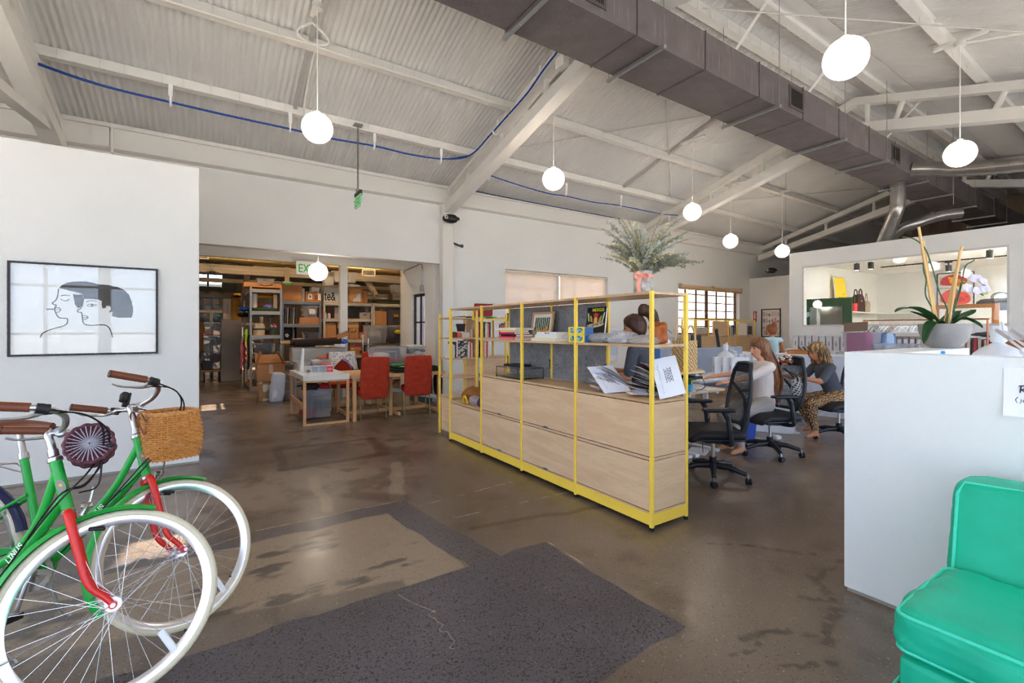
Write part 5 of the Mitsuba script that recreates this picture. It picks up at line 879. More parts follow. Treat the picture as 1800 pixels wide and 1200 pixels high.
# on and in the first rack
t, w, h = carton(.76, 1.55, 12.22, .6, 2.392, 2.50, 'flat brown carton with a curved black arrow on the tall grey rack', tape=False); part(t, 'arrow', move(tube(spline([(.30, 0, .085), (.36, 0, .06), (.43, 0, .05), (.52, 0, .058), (.58, 0, .085)], 5), .006, 5), (0, -.004, -.01)), BLACK); part(t, 'arrow_tip', cat(cyl((.58, -.004, .08), (.55, -.004, .083), .005, 5), cyl((.58, -.004, .08), (.582, -.004, .05), .005, 5)), BLACK)
tub(1.05, 1.42, 12.5, .3, 2.502, 2.63, 'small white tub with an orange tag on the flat carton', BINM, tag='e58a1f')
solo('fabric_roll', cyl((1.0, 12.45, 1.845), (1.0, 12.45, 2.25), .055, 20), M('d9d3d0', .6), 'white roll standing on the upper shelf of the tall grey rack', 'roll'); solo('fabric_pile', blob((1.27, 12.5, 1.96), (.11, .1, .06), 4, .3), M('7d72b5', .9), 'lilac cloth bunched on the upper shelf of the tall grey rack', 'cloth')
solo('fabric_pile', rbox((1.2, 12.4, 1.885), (.52, .28, .07), .02, 3, .01, 2, .02), M('1e4a40', .8), 'dark green folded cloth on the upper shelf of the tall grey rack', 'cloth'); solo('fabric_pile', blob((.80, 12.75, 1.90), (.11, .2, .065), 2, .3), M('2a52a8', .9), 'bright blue cloth hanging out of the left side of the tall rack', 'cloth')
solo('fabric_pile', blob((.79, 12.8, 1.77), (.12, .2, .06), 7, .3), M('1d1a22', .9), 'dark cloth under the bright blue one', 'cloth'); solo('plank', bx(.95, 1.45, 13.0, 13.1, 2.20, 2.25), M('e0a51c', .6), 'yellow plank inside the top of the tall grey rack', 'plank'); solo('cardboard_sheet', bx(1.41, 1.49, 12.6, 12.63, 1.845, 2.26), M('d8c3a5', .7), 'pale panel standing in the top of the tall grey rack', 'panel')
solo('small_cloth', blob((1.1, 12.7, 2.0), (.1, .08, .05), 3, .3), M('c8641f', .9), 'orange cloth in the dark of the tall grey rack', 'cloth')
solo('ribbon_spool', lathe([(0, 0), (.12, 0), (.12, .02), (.10, .025), (.10, .10), (.12, .105), (.12, .125), (0, .125)], 28, (1.03, 12.62, 1.285)), M('5b2f6b', .6), 'purple spool on the middle shelf of the tall grey rack', 'spool'); solo('ribbon_spool', lathe([(0, 0), (.12, 0), (.12, .02), (.10, .025), (.10, .10), (.12, .105), (.12, .125), (0, .125)], 28, (1.30, 12.75, 1.285)), M('3d2726', .6), 'dark spool at the back of the middle shelf of the tall rack', 'spool')
k = thing('round_tub', 'wide round white tub with a dark band and an orange tag on the tall rack', 'tub', (1.08, 12.37, 1.285)); part(k, 'body', lathe([(0, 0), (.12, 0), (.125, .10), (.13, .2), (.118, .205), (0, .20)], 30), M('c9b79c', .5), smooth=40); part(k, 'band', lathe([(.1275, .12), (.131, .12), (.132, .155), (.1285, .155)], 30), M('3b4148', .5)); part(k, 'lid', lathe([(0, .262), (.11, .258), (.118, .24), (.118, .206), (.10, .206)], 30), M('b9ada3', .4), smooth=40); part(k, 'tag', cb((0, -.113, .245), (.06, .01, .02)), M('e2731d', .5))
k = thing('mesh_jar', 'dark green mesh jar with pink and white things on top', 'jar', (1.38, 12.36, 1.285)); part(k, 'body', lathe([(0, 0), (.085, 0), (.085, .16), (0, .16)], 24), M('2f4a3c', .7)); part(k, 'topping', cat([ball((RNG.uniform(-.05, .05), RNG.uniform(-.05, .05), .175 + RNG.uniform(0, .05)), .025, 1) for _ in range(9)]), M('cfa9b0', .7), kind='stuff'); part(k, 'pink_ball', ball((.02, -.03, .235), .035, 2), M('c8376f', .6))
tub(.97, 1.42, 12.28, .5, .636, 1.09, 'large clear bin of dark goods in the lower part of the tall rack', BIND, ('6b5058', '3d3438', '8a6a5a'), fill=.75, seed=3); solo('garment_bag', blob((1.02, 12.45, .27), (.12, .2, .18), 5, .25), BIND, 'clear bag of clothes at the foot of the tall rack', 'bag'); solo('green_scrap', blob((1.28, 12.24, .69), (.09, .03, .03), 6, .3), M('4fb52a', .8), 'lime scrap of cloth behind the open carton', 'cloth')
# straps hanging on the rack side
for (x, y, z0, z1, c, l) in ((.83, 12.35, 1.12, 1.42, 'b8f022', 'lime green'), (.86, 12.3, .72, 1.2, 'd9b01c', 'yellow'), (.80, 12.5, .62, 1.2, 'b3202a', 'red'), (.78, 12.7, .75, 1.25, 'd9c9c4', 'pale'), (.87, 12.22, .5, 1.3, '1a1718', 'black'), (.76, 12.9, .35, 1.0, '7c2f35', 'maroon'), (.75, 12.6, .5, 1.1, 'c9808f', 'pink'), (.845, 12.45, .2, .75, 'b8a58c', 'beige')):
    P = spline([(x, y, z1), (x - .015, y + .01, z1 - .1), (x - .005, y, (z0 + z1) / 2), (x - .02, y - .01, z0)], 5); solo('hanging_strap', cat(strip(P, (.022, .012, 0), thick=.006), strip(P + [.012, .03, 0], (.012, .022, 0), thick=.006)), M(c, .7), f'{l} straps hanging from the side of the tall grey rack', 'strap')
# second rack
carton(1.60, 2.05, 12.6, .5, 2.127, 2.51, 'big brown carton on the rack next to the tall one', tape=False); solo('cardboard_sheet', bx(2.06, 2.12, 12.65, 13.0, 2.127, 2.45), M('c9c3b8', .6), 'pale panel wedged beside the big carton', 'panel'); carton(2.13, 2.34, 12.6, .4, 2.127, 2.37, 'small carton with a square picture label, left of a pair', tag=[(.3, .75, .2, .75, 'e3ded8'), (.4, .65, .35, .6, '8a4a4a')]); carton(2.35, 2.50, 12.6, .4, 2.127, 2.38, 'small carton with red and white labels, right of a pair', tag=[(.05, .4, .2, .6, 'b33036'), (.5, .95, .15, .8, 'e8e5e0')]); tub(2.3, 2.5, 12.75, .3, 2.385, 2.5, 'small milky tub on the pair of cartons', BINM)
for i, x in enumerate((1.66, 1.72, 1.77, 1.86, 1.90)): solo('picture_frame', move(bx(0, .014, 0, .35, 0, .38 + .03 * (i % 2)), (x, 12.65, 1.556), ry=2), M(('2a2524', 'c9ccd0', '3a3230', 'b4b9c0', '3b332f')[i], .4), ('dark', 'silver edged', 'brown', 'grey', 'narrow')[i] + ' framed panel standing on edge in the second rack', 'panel')
carton(2.0, 2.46, 12.6, .4, 1.556, 1.72, 'low cork coloured box under a clear bin in the second rack', tape=False); tub(2.07, 2.42, 12.62, .35, 1.722, 2.0, 'clear bin with a paper sheet on the cork coloured box', BINC, ('b58f95', 'd9d4d0'), fill=.6, seed=8, lid=True); solo('paper_sheet', bx(2.22, 2.36, 12.608, 12.612, 1.80, 1.93), M('d6d4d4', .6), 'white sheet taped to the clear bin in the second rack', 'paper')
for i in range(6): solo('hanging_garment', blob((1.66 + i * .055, 12.85, 1.33), (.022, .17, .17), i, .15), M(('161516', '1d1b1c', '9aa0a8', '221f20', 'b9bcc0', '141314')[i], .85), ('black', 'soot black', 'silver', 'charcoal', 'pale grey', 'jet black')[i] + ' garment pressed upright in the second rack', 'garment')
solo('printed_bag', cat(rbox((1.71, 12.63, 1.31), (.16, .02, .30), .008, 2)), M('121112', .8), 'black bag with a white flower print in the second rack', 'bag'); solo('flower_print', cat([move(cyl((0, 0, 0), (0, .003, 0), .018, 10), (1.71 + .028 * math.cos(a), 12.614, 1.27 + .028 * math.sin(a))) for a in np.arange(5) * 1.257]), M('dcdcdc', .6), 'white flower print on the black bag', 'print')
tub(2.1, 2.46, 12.6, .35, 1.157, 1.34, 'long grey bin low in the second rack', BIND, ('5d6068',), fill=.7); book(1.84, 12.62, 1.157, .24, .3, .03, 'd8d4cc', 'white books lying low in the second rack')
# third rack
t, w, h = carton(2.56, 2.93, 12.57, .4, 2.127, 2.51, 'grey carton with big black letters on top of the third rack', M('b9b7b6', .6), tape=False); part(t, 'lettering', text('te&', .20, (.012, -.002, .04), (.62, 0, 0), (0, 0, 1), .0015, True), BLACK, smooth=False)
tub(2.6, 2.84, 12.7, .3, 2.56, 2.80, 'milky tub at the left of the big white tub', BINM); solo('cardboard_sheet', rbox((2.75, 12.75, 2.535), (.36, .4, .035), .012, 2, .01, 3, .03), M('cdb594', .7), 'crumpled paper on the lettered carton', 'paper'); carton(2.94, 3.15, 12.6, .4, 2.127, 2.55, 'tall carton behind the white column', tape=False); tub(2.82, 3.42, 12.65, .4, 2.66, 2.93, 'big white tub high on the third rack behind the column', BINM, lid=True)
solo('hat_bag', blob((2.95, 12.8, 3.04), (.1, .1, .085), 3, .2), M('cfc4b2', .7), 'pale bundle on top of the big white tub', 'bundle')
t, w, h = carton(3.17, 3.54, 12.57, .4, 2.127, 2.52, 'carton with torn brown paper and a white sheet on its front', tape=False, tag=[(.3, .85, .06, .7, 'd8d6d6')]); part(t, 'torn_paper', prism([(0, 0), (.05, -.02), (.09, .05), (.14, .06), (.16, .16), (.26, .19), (.3, .26), (.22, .31), (.1, .3), (0, .26), (-.02, .12)], .004).apply_transform(trimesh.transformations.rotation_matrix(math.pi / 2, [1, 0, 0])).apply_translation([.05, -.004, .06]), M('c99f6a', .7), smooth=False)
carton(3.56, 3.68, 12.6, .4, 2.127, 2.46, 'narrow carton at the right of the torn one', tape=False); solo('bubble_pack', blob((3.36, 12.85, 2.58), (.2, .15, .06), 9, .3), BINM, 'bubble wrap heaped on the torn carton', 'packing')
solo('bottle', cat(cyl((2.62, 12.7, 1.706), (2.62, 12.7, 1.82), .035, 12), cyl((2.62, 12.7, 1.82), (2.62, 12.7, 1.85), .02, 10)), M('c9e0d8', .3), 'pale bottle on the third rack', 'bottle'); solo('bottle', cat(cyl((2.71, 12.7, 1.706), (2.71, 12.7, 1.81), .04, 12), cyl((2.71, 12.7, 1.81), (2.71, 12.7, 1.835), .03, 10)), M('d9b9c4', .3), 'pink labelled jar on the third rack', 'jar'); solo('bottle', cat(cyl((2.6, 12.85, 1.706), (2.6, 12.85, 1.9), .04, 12), ball((2.6, 12.85, 1.92), .04, 1)), M('d22f5f', .4), 'magenta bottle at the back of the third rack', 'bottle')
solo('cardboard_sheet', bx(2.86, 2.99, 12.75, 12.78, 1.706, 2.0), M('b9aeb4', .6), 'mauve panel standing beside the column on the third rack', 'panel'); tub(3.14, 3.46, 12.62, .35, 1.706, 2.0, 'black crate with small bright parts on the third rack', M('201d1d', .5), ('6b6a66',), fill=.9, name='crate'); tub(3.47, 3.76, 12.62, .35, 1.706, 1.87, 'grey crate with a hand hole on the third rack', M('a3a4a8', .5), ('c9b9a6', 'b33b3b'), fill=1.0, name='crate', tag='4a4a4c')
carton(2.60, 2.87, 12.62, .4, 1.162, 1.59, 'tall plain carton at the left of the third rack', tape=False); carton(2.90, 3.44, 12.6, .4, 1.46, 1.62, 'long tan carton on the middle shelf of the third rack', M('c29a62', .7), tape=False); carton(3.2, 3.44, 12.6, .4, 1.162, 1.455, 'carton with a black arrow print on the third rack', tag=[(.0, .03, .0, .03, 'bd8a5c')]); solo('arrow_print', cat(tube(spline([(3.23, 12.596, 1.36), (3.3, 12.596, 1.34), (3.38, 12.596, 1.38)], 5), .006, 5), cyl((3.38, 12.596, 1.385), (3.34, 12.596, 1.395), .005, 5)), BLACK, 'black arrow printed on a carton in the third rack', 'print')
solo('red_cone', lathe([(.07, 0), (.05, .1), (.025, .33), (0, .34)], 16, (3.6, 12.75, 1.345)), M('8e1f2c', .6), 'dark red cone on the third rack', 'cone'); carton(3.46, 3.70, 12.58, .4, 1.162, 1.34, 'small carton with a white label and a red sticker on the third rack', tape=False, tag=[(.2, .75, .15, .65, 'ddd9d3'), (.7, .98, .75, 1.0, 'e2423a')]); carton(3.22, 3.54, 12.62, .4, .86, 1.07, 'carton with a square pink sticker low in the third rack', tape=False, tag=[(.45, .72, .45, .85, 'e22f92'), (.1, .3, .15, .3, 'd9d5d0')]); carton(3.2, 3.48, 12.62, .4, .757, .857, 'flat carton under the one with the pink sticker', tape=False)
# fourth rack: stacked hats and boards
for (x0, x1, y, n, l) in ((3.62, 3.90, 12.6, 6, 'left of three'), (3.95, 4.31, 12.6, 4, 'middle of three'), (4.43, 4.78, 12.6, 5, 'right of three')):
    k = thing('hat_stack', f'stack of pale felt hat bodies on the right rack, {l}', 'hat stack', ((x0 + x1) / 2, y + .2, 2.24), group='stacks of pale felt on the right rack')
    for i in range(n): part(k, 'layer', lathe([(0, 0), ((x1 - x0) / 2 - .01, 0), ((x1 - x0) / 2, .012), ((x1 - x0) / 2 - .012, .03), (0, .034)], 24, (RNG.uniform(-.01, .01), RNG.uniform(-.01, .01), i * .038)), M(('d8c9b0', 'e3d7c2', 'cbb592')[i % 3], .9), smooth=40)
for i in range(4): solo('flat_board', bx(3.85 + .03 * i, 4.85, 12.56 + .02 * i, 12.98, 2.127 + .026 * i, 2.150 + .026 * i), M(('3d2a1c', '1f5a34', '4a3422', '2c2018')[i], .7), ('dark brown', 'green', 'umber', 'black brown')[i] + ' board lying under the hat stacks', 'board')
tub(4.4, 4.86, 12.6, .35, 2.44, 2.66, 'clear tub resting on the right hat stack', BINM); carton(3.85, 4.2, 12.6, .4, 1.536, 1.92, 'plain carton on the right rack beside a dark bin', tape=False); tub(4.22, 4.72, 12.58, .4, 1.536, 1.95, 'dark clear bin with an orange tag on the right rack', BIND, ('6b4d5a', '4a3a40'), fill=.8, tag='e58a1f', seed=4)
tr = thing('wire_cart', 'chrome wire cart carrying clear bins in front of the right rack', 'cart'); part(tr, 'shelf', cat(bx(3.36, 4.45, 11.5, 11.52, 1.02, 1.07), bx(3.36, 4.45, 11.98, 12.0, 1.02, 1.07), [cyl((x, 11.5, 1.05), (x, 12.0, 1.05), .004, 5) for x in np.arange(3.38, 4.45, .04)]), CHROME, smooth=False, kind='stuff')
for x in (3.38, 4.43):
    for y in (11.52, 11.98): part(tr, 'post', cyl((x, y, 0), (x, y, 1.2), .013, 10), CHROME)
tub(3.37, 3.87, 11.55, .4, 1.075, 1.52, 'clear bin of black and white chequered cloth on the wire cart', BINC, None); solo('checked_cloth', blob((3.62, 11.74, 1.25), (.19, .15, .15), 4, .2), MP('checker', lambda p, n, uv: mix(L3('1c1c1e'), L3('dcdcd8'), smoothstep(.49, .51, cell_rand(p.x * 0, 0, 0) * 0 + .5 + .5 * dr.sign(dr.sin((p.x + p.z) * 130) * dr.sin((p.x - p.z) * 130)))), .8), 'black and white chequered cloth inside the clear bin', 'cloth')
tub(3.9, 4.42, 11.6, .38, 1.075, 1.5, 'clear bin of dark bags with a yellow strap on the wire cart', BIND, ('3a2c30', '51383c'), fill=.8, seed=6); solo('yellow_cloth', blob((4.2, 11.62, 1.36), (.13, .05, .05), 3, .3), M('d9c326', .7), 'yellow cloth on the dark bags of the wire cart', 'cloth')
# filing cabinet with boxes
k = thing('filing_cabinet', 'tall grey filing cabinet in the storage room', 'cabinet', (.40, 14.8, 0)); part(k, 'body', bx(0, .48, .02, 2.0, 0, 1.69, .004), M('9a9089', .5)); part(k, 'end_panel', bx(.01, .47, .0, .02, .01, 1.68, .003), M('a0968f', .5)); part(k, 'drawer', cat([bx(-.012, 0, .06 + .5 * i, .5 + .5 * i, z, z + .38) for i in range(3) for z in (.04, .46, .88, 1.30)]), M('958b84', .5), smooth=False, kind='stuff')
t, w, h = carton(.44, .635, 14.85, .4, 1.692, 2.25, 'tall white box with a scribble on the grey filing cabinet', M('dccbb8', .6), tape=False); part(t, 'scribble', cat(tube([(.11, -.002, .42), (.10, -.002, .15)], .004, 4), tube([(.10, -.002, .38), (.13, -.002, .18)], .003, 4)), M('3a3436', .6))
carton(.645, .87, 14.85, .45, 1.692, 2.29, 'tall yellow box on the grey filing cabinet', M('c8912c', .6), tape=False); carton(.72, .87, 15.35, .4, 1.692, 2.45, 'taller yellow board behind the yellow box', M('d09a2c', .6), tape=False); solo('cloth_bundle', blob((.75, 15.0, 2.33), (.1, .12, .05), 3, .3), M('5a4450', .9), 'mauve cloth on top of the yellow box', 'cloth')
for (x0, x1, z0, z1, c, tg, l) in ((-.10, .17, 2.016, 2.37, ('4a5560', '7d6a6a'), 'e58a1f', 'left bin with an orange tag on the top of the far rack'), (.22, .50, 2.016, 2.37, ('515a63', '6b7a6a'), 'e58a1f', 'right bin with an orange tag on the top of the far rack'), (-.10, .18, 1.636, 1.97, ('4a4a55', '8a8f99'), 'e58a1f', 'left bin with an orange tag on the second shelf of the far rack'), (.25, .52, 1.636, 1.97, ('2f4a8a', '4f8a6a'), '35b0d8', 'bin with a turquoise tag on the second shelf of the far rack')): tub(x0, x1, 16.97, .45, z0, z1, l, BIND, c, tag=tg, fill=.8, lid=M('22262b', .5))
for (x0, x1, y, z0, z1, c, l, m_) in ((.02, .40, 15.0, 1.255, 1.60, ('b9895a', '6b4030'), 'clear bin of brown scraps, topmost of the stack on the cart', BINC), (-.02, .40, 15.0, .82, 1.25, ('b9b9a8', '3f6a4a'), 'clear bin with a red lid, middle of the stack on the cart', BINC), (-.06, .40, 15.0, .345, .79, ('5a3a36', '8a4a40'), 'dark clear bin at the bottom of the stack on the cart', BIND)): tub(x0, x1, y, .5, z0, z1, l, m_, c, fill=.85, lid=(M('c23a36', .5) if z0 == .82 else True), seed=int(z0 * 9))
k = thing('hand_cart', 'low wooden cart on black castors under the clear bins', 'cart', (-.08, 14.95, 0)); part(k, 'deck', bx(0, .55, 0, .7, .27, .33, .004), M('b98a58', .6)); part(k, 'castor', cat([cyl((x, y, .07), (x + .03, y, .07), .07, 14) for x in (.08, .42) for y in (.1, .6)], [bx(x, x + .03, y - .02, y + .02, .1, .27) for x in (.08, .42) for y in (.1, .6)]), BLACK, kind='stuff')
carton(-.35, .01, 15.6, .4, .6, 1.6, 'tall brown carton at the left edge of the storage opening'); solo('pale_bin', bx(-.4, .03, 15.4, 15.95, 0, .6, .01), M('cbb9a4', .6), 'pale cabinet standing under the tall brown carton', 'cabinet')
# in front of the rack
t, w, h = carton(.87, 1.36, 10.3, .42, .395, .725, 'open brown carton with raised flaps', flaps=1, tag=[(.0, .0, .0, .0, 'e0dcd6')] and None); part(t, 'label', bx(-.002, 0, .12, .2, .12, .24), M('e0dcd6', .5)); part(t, 'flap', sloped(0, 0, 0, 0, 0, 0, 0) if False else basis(bx(0, .42, 0, .26, 0, .005), (0, .0, h), (0, 1, 0), (.30, 0, .95)), KRAFT, smooth=False); part(t, 'flap', basis(bx(0, .42, 0, .26, 0, .005), (w, .0, h), (0, 1, 0), (-.42, 0, .9)), KRAFT, smooth=False); part(t, 'flap', basis(bx(0, w, 0, .2, 0, .005), (0, .42, h), (1, 0, 0), (0, .5, .86)), KRAFT, smooth=False); part(t, 'clear_tape', bx(w * .42, w * .56, -.002, -.0005, h * .45, h), M('c9b6a2', .15), smooth=False)
solo('card_drum', cat(rbox((1.02, 10.5, .196), (.24, .26, .39), .02, 3, .01, 5, .03)), MP('taped_card', lambda p, n, uv: mix(L3('b98a5a'), L3('e3dacb'), smoothstep(.55, .62, noise(p.x * 14, p.y * 14, p.z * 8))), .6), 'taped brown carton carrying the open carton', 'box')
k = thing('bubble_wrap', 'upright bundle of whitish blue bubble wrap leaning on the cartons', 'packing bundle', m=T().translate([1.17, 10.12, 0]).rotate([0, 1, 0], 6)); b = rbox((0, 0, .285), (.24, .16, .56), .04, 4, .015, 3, .03); part(k, 'roll', b, M('c6d3e6', .35), smooth=50); part(k, 'fold', cat([tube([(-.10 + .028 * i, -.083, .03), (-.10 + .028 * i, -.088, .3), (-.10 + .028 * i, -.083, .54)], .008, 5) for i in range(8)]), M('d6e0ef', .3), kind='stuff'); part(k, 'label', bx(-.08, .0, -.097, -.094, .10, .24), M('eceef2', .5))
for i in range(3): tub(1.34, 1.56, 10.25, .34, .008 + .19 * i, .188 + .19 * i, ('bottom', 'middle', 'top')[i] + ' clear drawer box in the stack beside the bubble wrap', BINC, ('8a8078',), fill=.6, tag='e58a1f' if i == 2 else None, seed=i)
# racks of rolled goods at the column
wb = thing('wrapped_bundle', 'long stack of boards wrapped in shiny clear plastic in front of the column', 'bundle', (1.42, 9.72, .80)); part(wb, 'boards', cat([bx(0, .93 + .02 * (i % 2), 0, .26, .035 * i, .035 * i + .03) for i in range(7)]), M('b9b6ac', .5), smooth=False, kind='stuff'); part(wb, 'wrap', rbox((.47, .13, .125), (1.0, .30, .27), .03, 4, .0, 3, .03), film('wrap', 'dfe3e6', .16, .15), smooth=40)
solo('trestle', cat(bx(1.4, 2.4, 9.75, 9.95, .74, .795), [bx(x, x + .04, y, y + .04, 0, .74) for x in (1.45, 2.3) for y in (9.75, 9.91)]), M('8d8f92', .5), 'low trestle under the wrapped boards', 'trestle')
k = thing('fabric_roll', 'long brown cloth roll on a card tube lying on the wrapped boards', 'roll'); part(k, 'cloth', tube([(1.39, 9.84, 1.165), (1.9, 9.84, 1.18), (2.33, 9.84, 1.20)], .055, 16), M('3d2622', .95)); part(k, 'tube', cyl((1.22, 9.84, 1.155), (2.36, 9.84, 1.201), .032, 14), M('c79a63', .6))
solo('fabric_roll', tube([(1.46, 9.80, 1.125), (2.3, 9.80, 1.13)], .045, 14), M('17171c', .9), 'long black cloth roll lying below the brown one', 'roll', (0, -.03, -.002)); solo('plank', bx(1.82, 2.3, 9.66, 9.74, 1.072, 1.10), M('b98d62', .6), 'short wooden board on the wrapped stack', 'board'); solo('paper_sheet', bx(1.98, 2.06, 9.652, 9.656, 1.075, 1.095), M('dddad5', .6), 'tiny white label on the short board', 'label'); solo('blue_bag', blob((2.4, 9.85, 1.17), (.07, .06, .05), 3, .25), M('2f62c9', .7), 'bright blue scrap at the right end of the rolls', 'cloth'); solo('kraft_flap', basis(bx(0, .25, 0, .16, 0, .006), (2.26, 9.78, 1.21), (.92, 0, .38), (-.2, .5, .5)), M('9a6e4a', .7), 'loose brown card flap at the end of the cloth rolls', 'card')
solo('white_tub', bx(2.17, 2.38, 9.66, 9.9, 1.065, 1.12), M('d9dadb', .5), 'white tray beside the blue scrap', 'tray')
# tables
OAK = MP('pale_oak', lambda p, n, uv: mix(L3('b98a5e'), L3('d3a778'), fbm(p.x * 30, p.y * 30, p.z * 5, 3)), .45)
k = thing('work_table', 'white topped table with a pale wooden frame', 'table'); part(k, 'top', bx(1.20, 1.86, 7.30, 8.56, .655, .735, .003), M('dcdcd6', .12)); L_ = []
for (x, y) in ((1.205, 7.305), (1.815, 7.305), (1.205, 8.51), (1.815, 8.51)): part(k, 'leg', bx(x, x + .04, y, y + .045, 0, .655, .002), OAK)
for y in (7.305, 8.51): part(k, 'foot_rail', bx(1.245, 1.815, y, y + .045, 0, .03, .002), OAK); part(k, 'top_rail', bx(1.245, 1.815, y, y + .045, .63, .655, .002), OAK)
part(k, 'side_rail', bx(1.208, 1.235, 7.35, 8.51, .235, .32, .002), OAK)
k = thing('work_table', 'long pale wooden work table behind the red chairs', 'table'); part(k, 'top', bx(1.88, 3.42, 7.22, 8.34, .655, .70, .003), OAK)
for (x, y) in ((1.90, 7.26), (2.55, 7.5), (3.30, 7.26), (1.90, 8.27), (2.62, 8.27), (3.30, 8.27)): part(k, 'leg', bx(x, x + .05, y, y + .05, 0, .655, .002), OAK)
for (a, b, c, d) in ((1.95, 3.3, 7.75, 7.8), ): part(k, 'stretcher', bx(a, b, c, d, .03, .08, .002), OAK)
for x in (1.905, 2.625, 3.305): part(k, 'foot_rail', bx(x, x + .04, 7.31, 8.27, .02, .07, .002), OAK)
k = thing('display_case', 'shallow white case with a clear front and a red label on the white table', 'box', (1.30, 7.75, .736), -4); part(k, 'shell', cat(bx(0, .42, 0, .12, 0, .006), bx(0, .42, 0, .12, .098, .104), bx(0, .006, 0, .12, 0, .104), bx(.414, .42, 0, .12, 0, .104), bx(0, .42, .114, .12, 0, .104)), M('d9dbde', .3), smooth=False); part(k, 'red_label', bx(.32, .41, .001, .003, .01, .095), M('d63442', .5)); part(k, 'lettering', text('AO F', .028, (.33, .0005, .036), (1, 0, 0), (0, 0, 1), .001), M('f1d6d6', .5), smooth=False); part(k, 'toy', blob((.06, .05, .03), (.025, .025, .022), 3), M('a5793f', .6)); part(k, 'grey_backs', cat(bx(.12, .2, .1, .11, .01, .09), bx(.22, .3, .1, .11, .01, .09)), M('a9adb3', .5), kind='stuff', smooth=False)
solo('paper_roll', cyl((1.30, 8.05, .737), (1.325, 8.05, 1.11), .035, 16, .02), M('eceef3', .5), 'white paper roll standing on the white table', 'roll')
tub(1.26, 1.46, 8.2, .25, .738, .88, 'small clear bin at the back of the white table', BINC, ('c9b9b0',), seed=3); tub(1.49, 1.80, 8.22, .28, .738, .90, 'clear bin with bright scraps at the back of the white table', BINC, ('d8b59a', 'e0533c', 'cfd3d8'), fill=.95, seed=5); solo('small_cloth', blob((1.66, 8.36, .945), (.09, .05, .025), 4, .3), M('b5603f', .8), 'rust scrap lying on the clear bin', 'cloth')
tub(1.27, 1.70, 7.75, .5, .033, .47, 'large clear bin of bright cloth under the white table', BINC, ('9c3a44', '2f5a58', '4a4a6a', 'b0b6c4'), fill=.95, seed=9); solo('small_cloth', blob((1.42, 7.95, .50), (.12, .1, .07), 3, .35), M('3a2724', .9), 'dark brown fur on top of the bin under the white table', 'cloth'); solo('small_cloth', blob((1.61, 7.9, .505), (.08, .08, .05), 6, .3), M('c32f35', .8), 'red cloth on top of the bin under the white table', 'cloth')
def red_chair(label, loc, rz):
    t = thing('dining_chair', label, 'chair', loc, rz, group='rust red upholstered chairs'); RD = MP('rust_velvet', lambda p, n, uv: mix(L3('8f2414'), L3('b43a20'), fbm(p.x * 20, p.y * 20, p.z * 20, 3)), .85) if 'material_rust_velvet' not in scene else 'material_rust_velvet'; BRS = M('8f8055', .25, .9)
    bk = rbox((0, -.19, .66), (.42, .07, .64), .025, 4, .012, 1); v = np.asarray(bk.vertices); v[:, 0] *= 1 + .05 * (v[:, 2] - .66); v[:, 1] -= (v[:, 2] - .35) * .14; bk.vertices = v; part(t, 'backrest', bk, RD, smooth=50); part(t, 'seat', rbox((0, .06, .43), (.44, .46, .09), .03, 4, .015, 2), RD, smooth=50)
    for x in (-.2, .2):
        for y in (-.16, .26): part(t, 'leg', cyl((x, y, .012), (x, y, .40), .009, 8), BRS)
        part(t, 'foot_bar', cyl((x, -.16, .012), (x, .26, .012), .009, 8), BRS)
    part(t, 'foot_bar', cyl((-.2, .05, .012), (.2, .05, .012), .009, 8), BRS); part(t, 'seat_frame', bx(-.2, .2, -.16, .26, .375, .39), BRS); return t
red_chair('rust red upholstered chair at the table, left of the two nearer ones', (2.21, 7.42, 0), 0); red_chair('rust red upholstered chair at the table, right of the two nearer ones', (2.96, 7.38, 0), -14)
red_chair('rust red chair behind the table draped with speckled cloth', (2.1, 8.75, 0), 180); red_chair('rust red chair behind the table, mostly hidden by the left red chair', (2.75, 8.75, 0), 182)
SPK = MP('speckled_cloth', lambda p, n, uv: mix(L3('d4d2d0'), L3('4a4a52'), smoothstep(.62, .68, noise(p.x * 80, p.z * 80, p.y * 40)) * .9), .85)
u_ = np.linspace(-.30, .30, 25); q_ = np.linspace(0, 1, 16); XX = 2.1 + np.outer(np.ones(16), u_) * (1 - .25 * (1 - q_[:, None])) ; YY = 8.87 - .10 + np.outer(q_, np.ones(25)) * -.09 + .02 * np.sin(u_ * 25)[None] * q_[:, None]; ZZ = 1.01 - np.outer(q_, .12 + .42 * (np.abs(u_) / .30) ** 1.5)
dc = thing('draped_cloth', 'white cloth with dark speckles draped over the far red chair', 'cloth'); part(dc, 'cloth', grid_mesh(XX, YY, ZZ), SPK, smooth=True); part(dc, 'lining', grid_mesh(2.1 + np.outer(np.ones(8), np.linspace(-.02, .14, 12)), 8.665 + np.zeros((8, 12)) - .004 * np.arange(8)[:, None], .905 - .05 * np.linspace(0, 1, 8)[:, None] - .18 * np.linspace(0, 1, 12)[None] ** 2), MP('striped_lining', lambda p, n, uv: mix(L3('3d4699'), L3('a9b0dd'), .5 + .5 * dr.sin((p.z + p.x) * 300)), .8), smooth=True)
tub(2.42, 3.04, 8.0, .32, .703, 1.10, 'large clear bin with red and maroon cloth at the back of the wooden table', BINC, ('a33a3e', '7d3038', 'c9c5c8'), fill=.7, seed=2); tub(3.06, 3.40, 8.02, .3, .703, .95, 'clear bin with blue folders on the wooden table', BINC, ('2f3f63', 'b8925f'), fill=.85, seed=4, lid=True); tub(3.08, 3.40, 8.04, .28, .972, 1.10, 'shallow clear bin of papers with a yellow edge on top of another bin', BINC, ('5d6470', 'c9c9c4'), fill=1, seed=7)
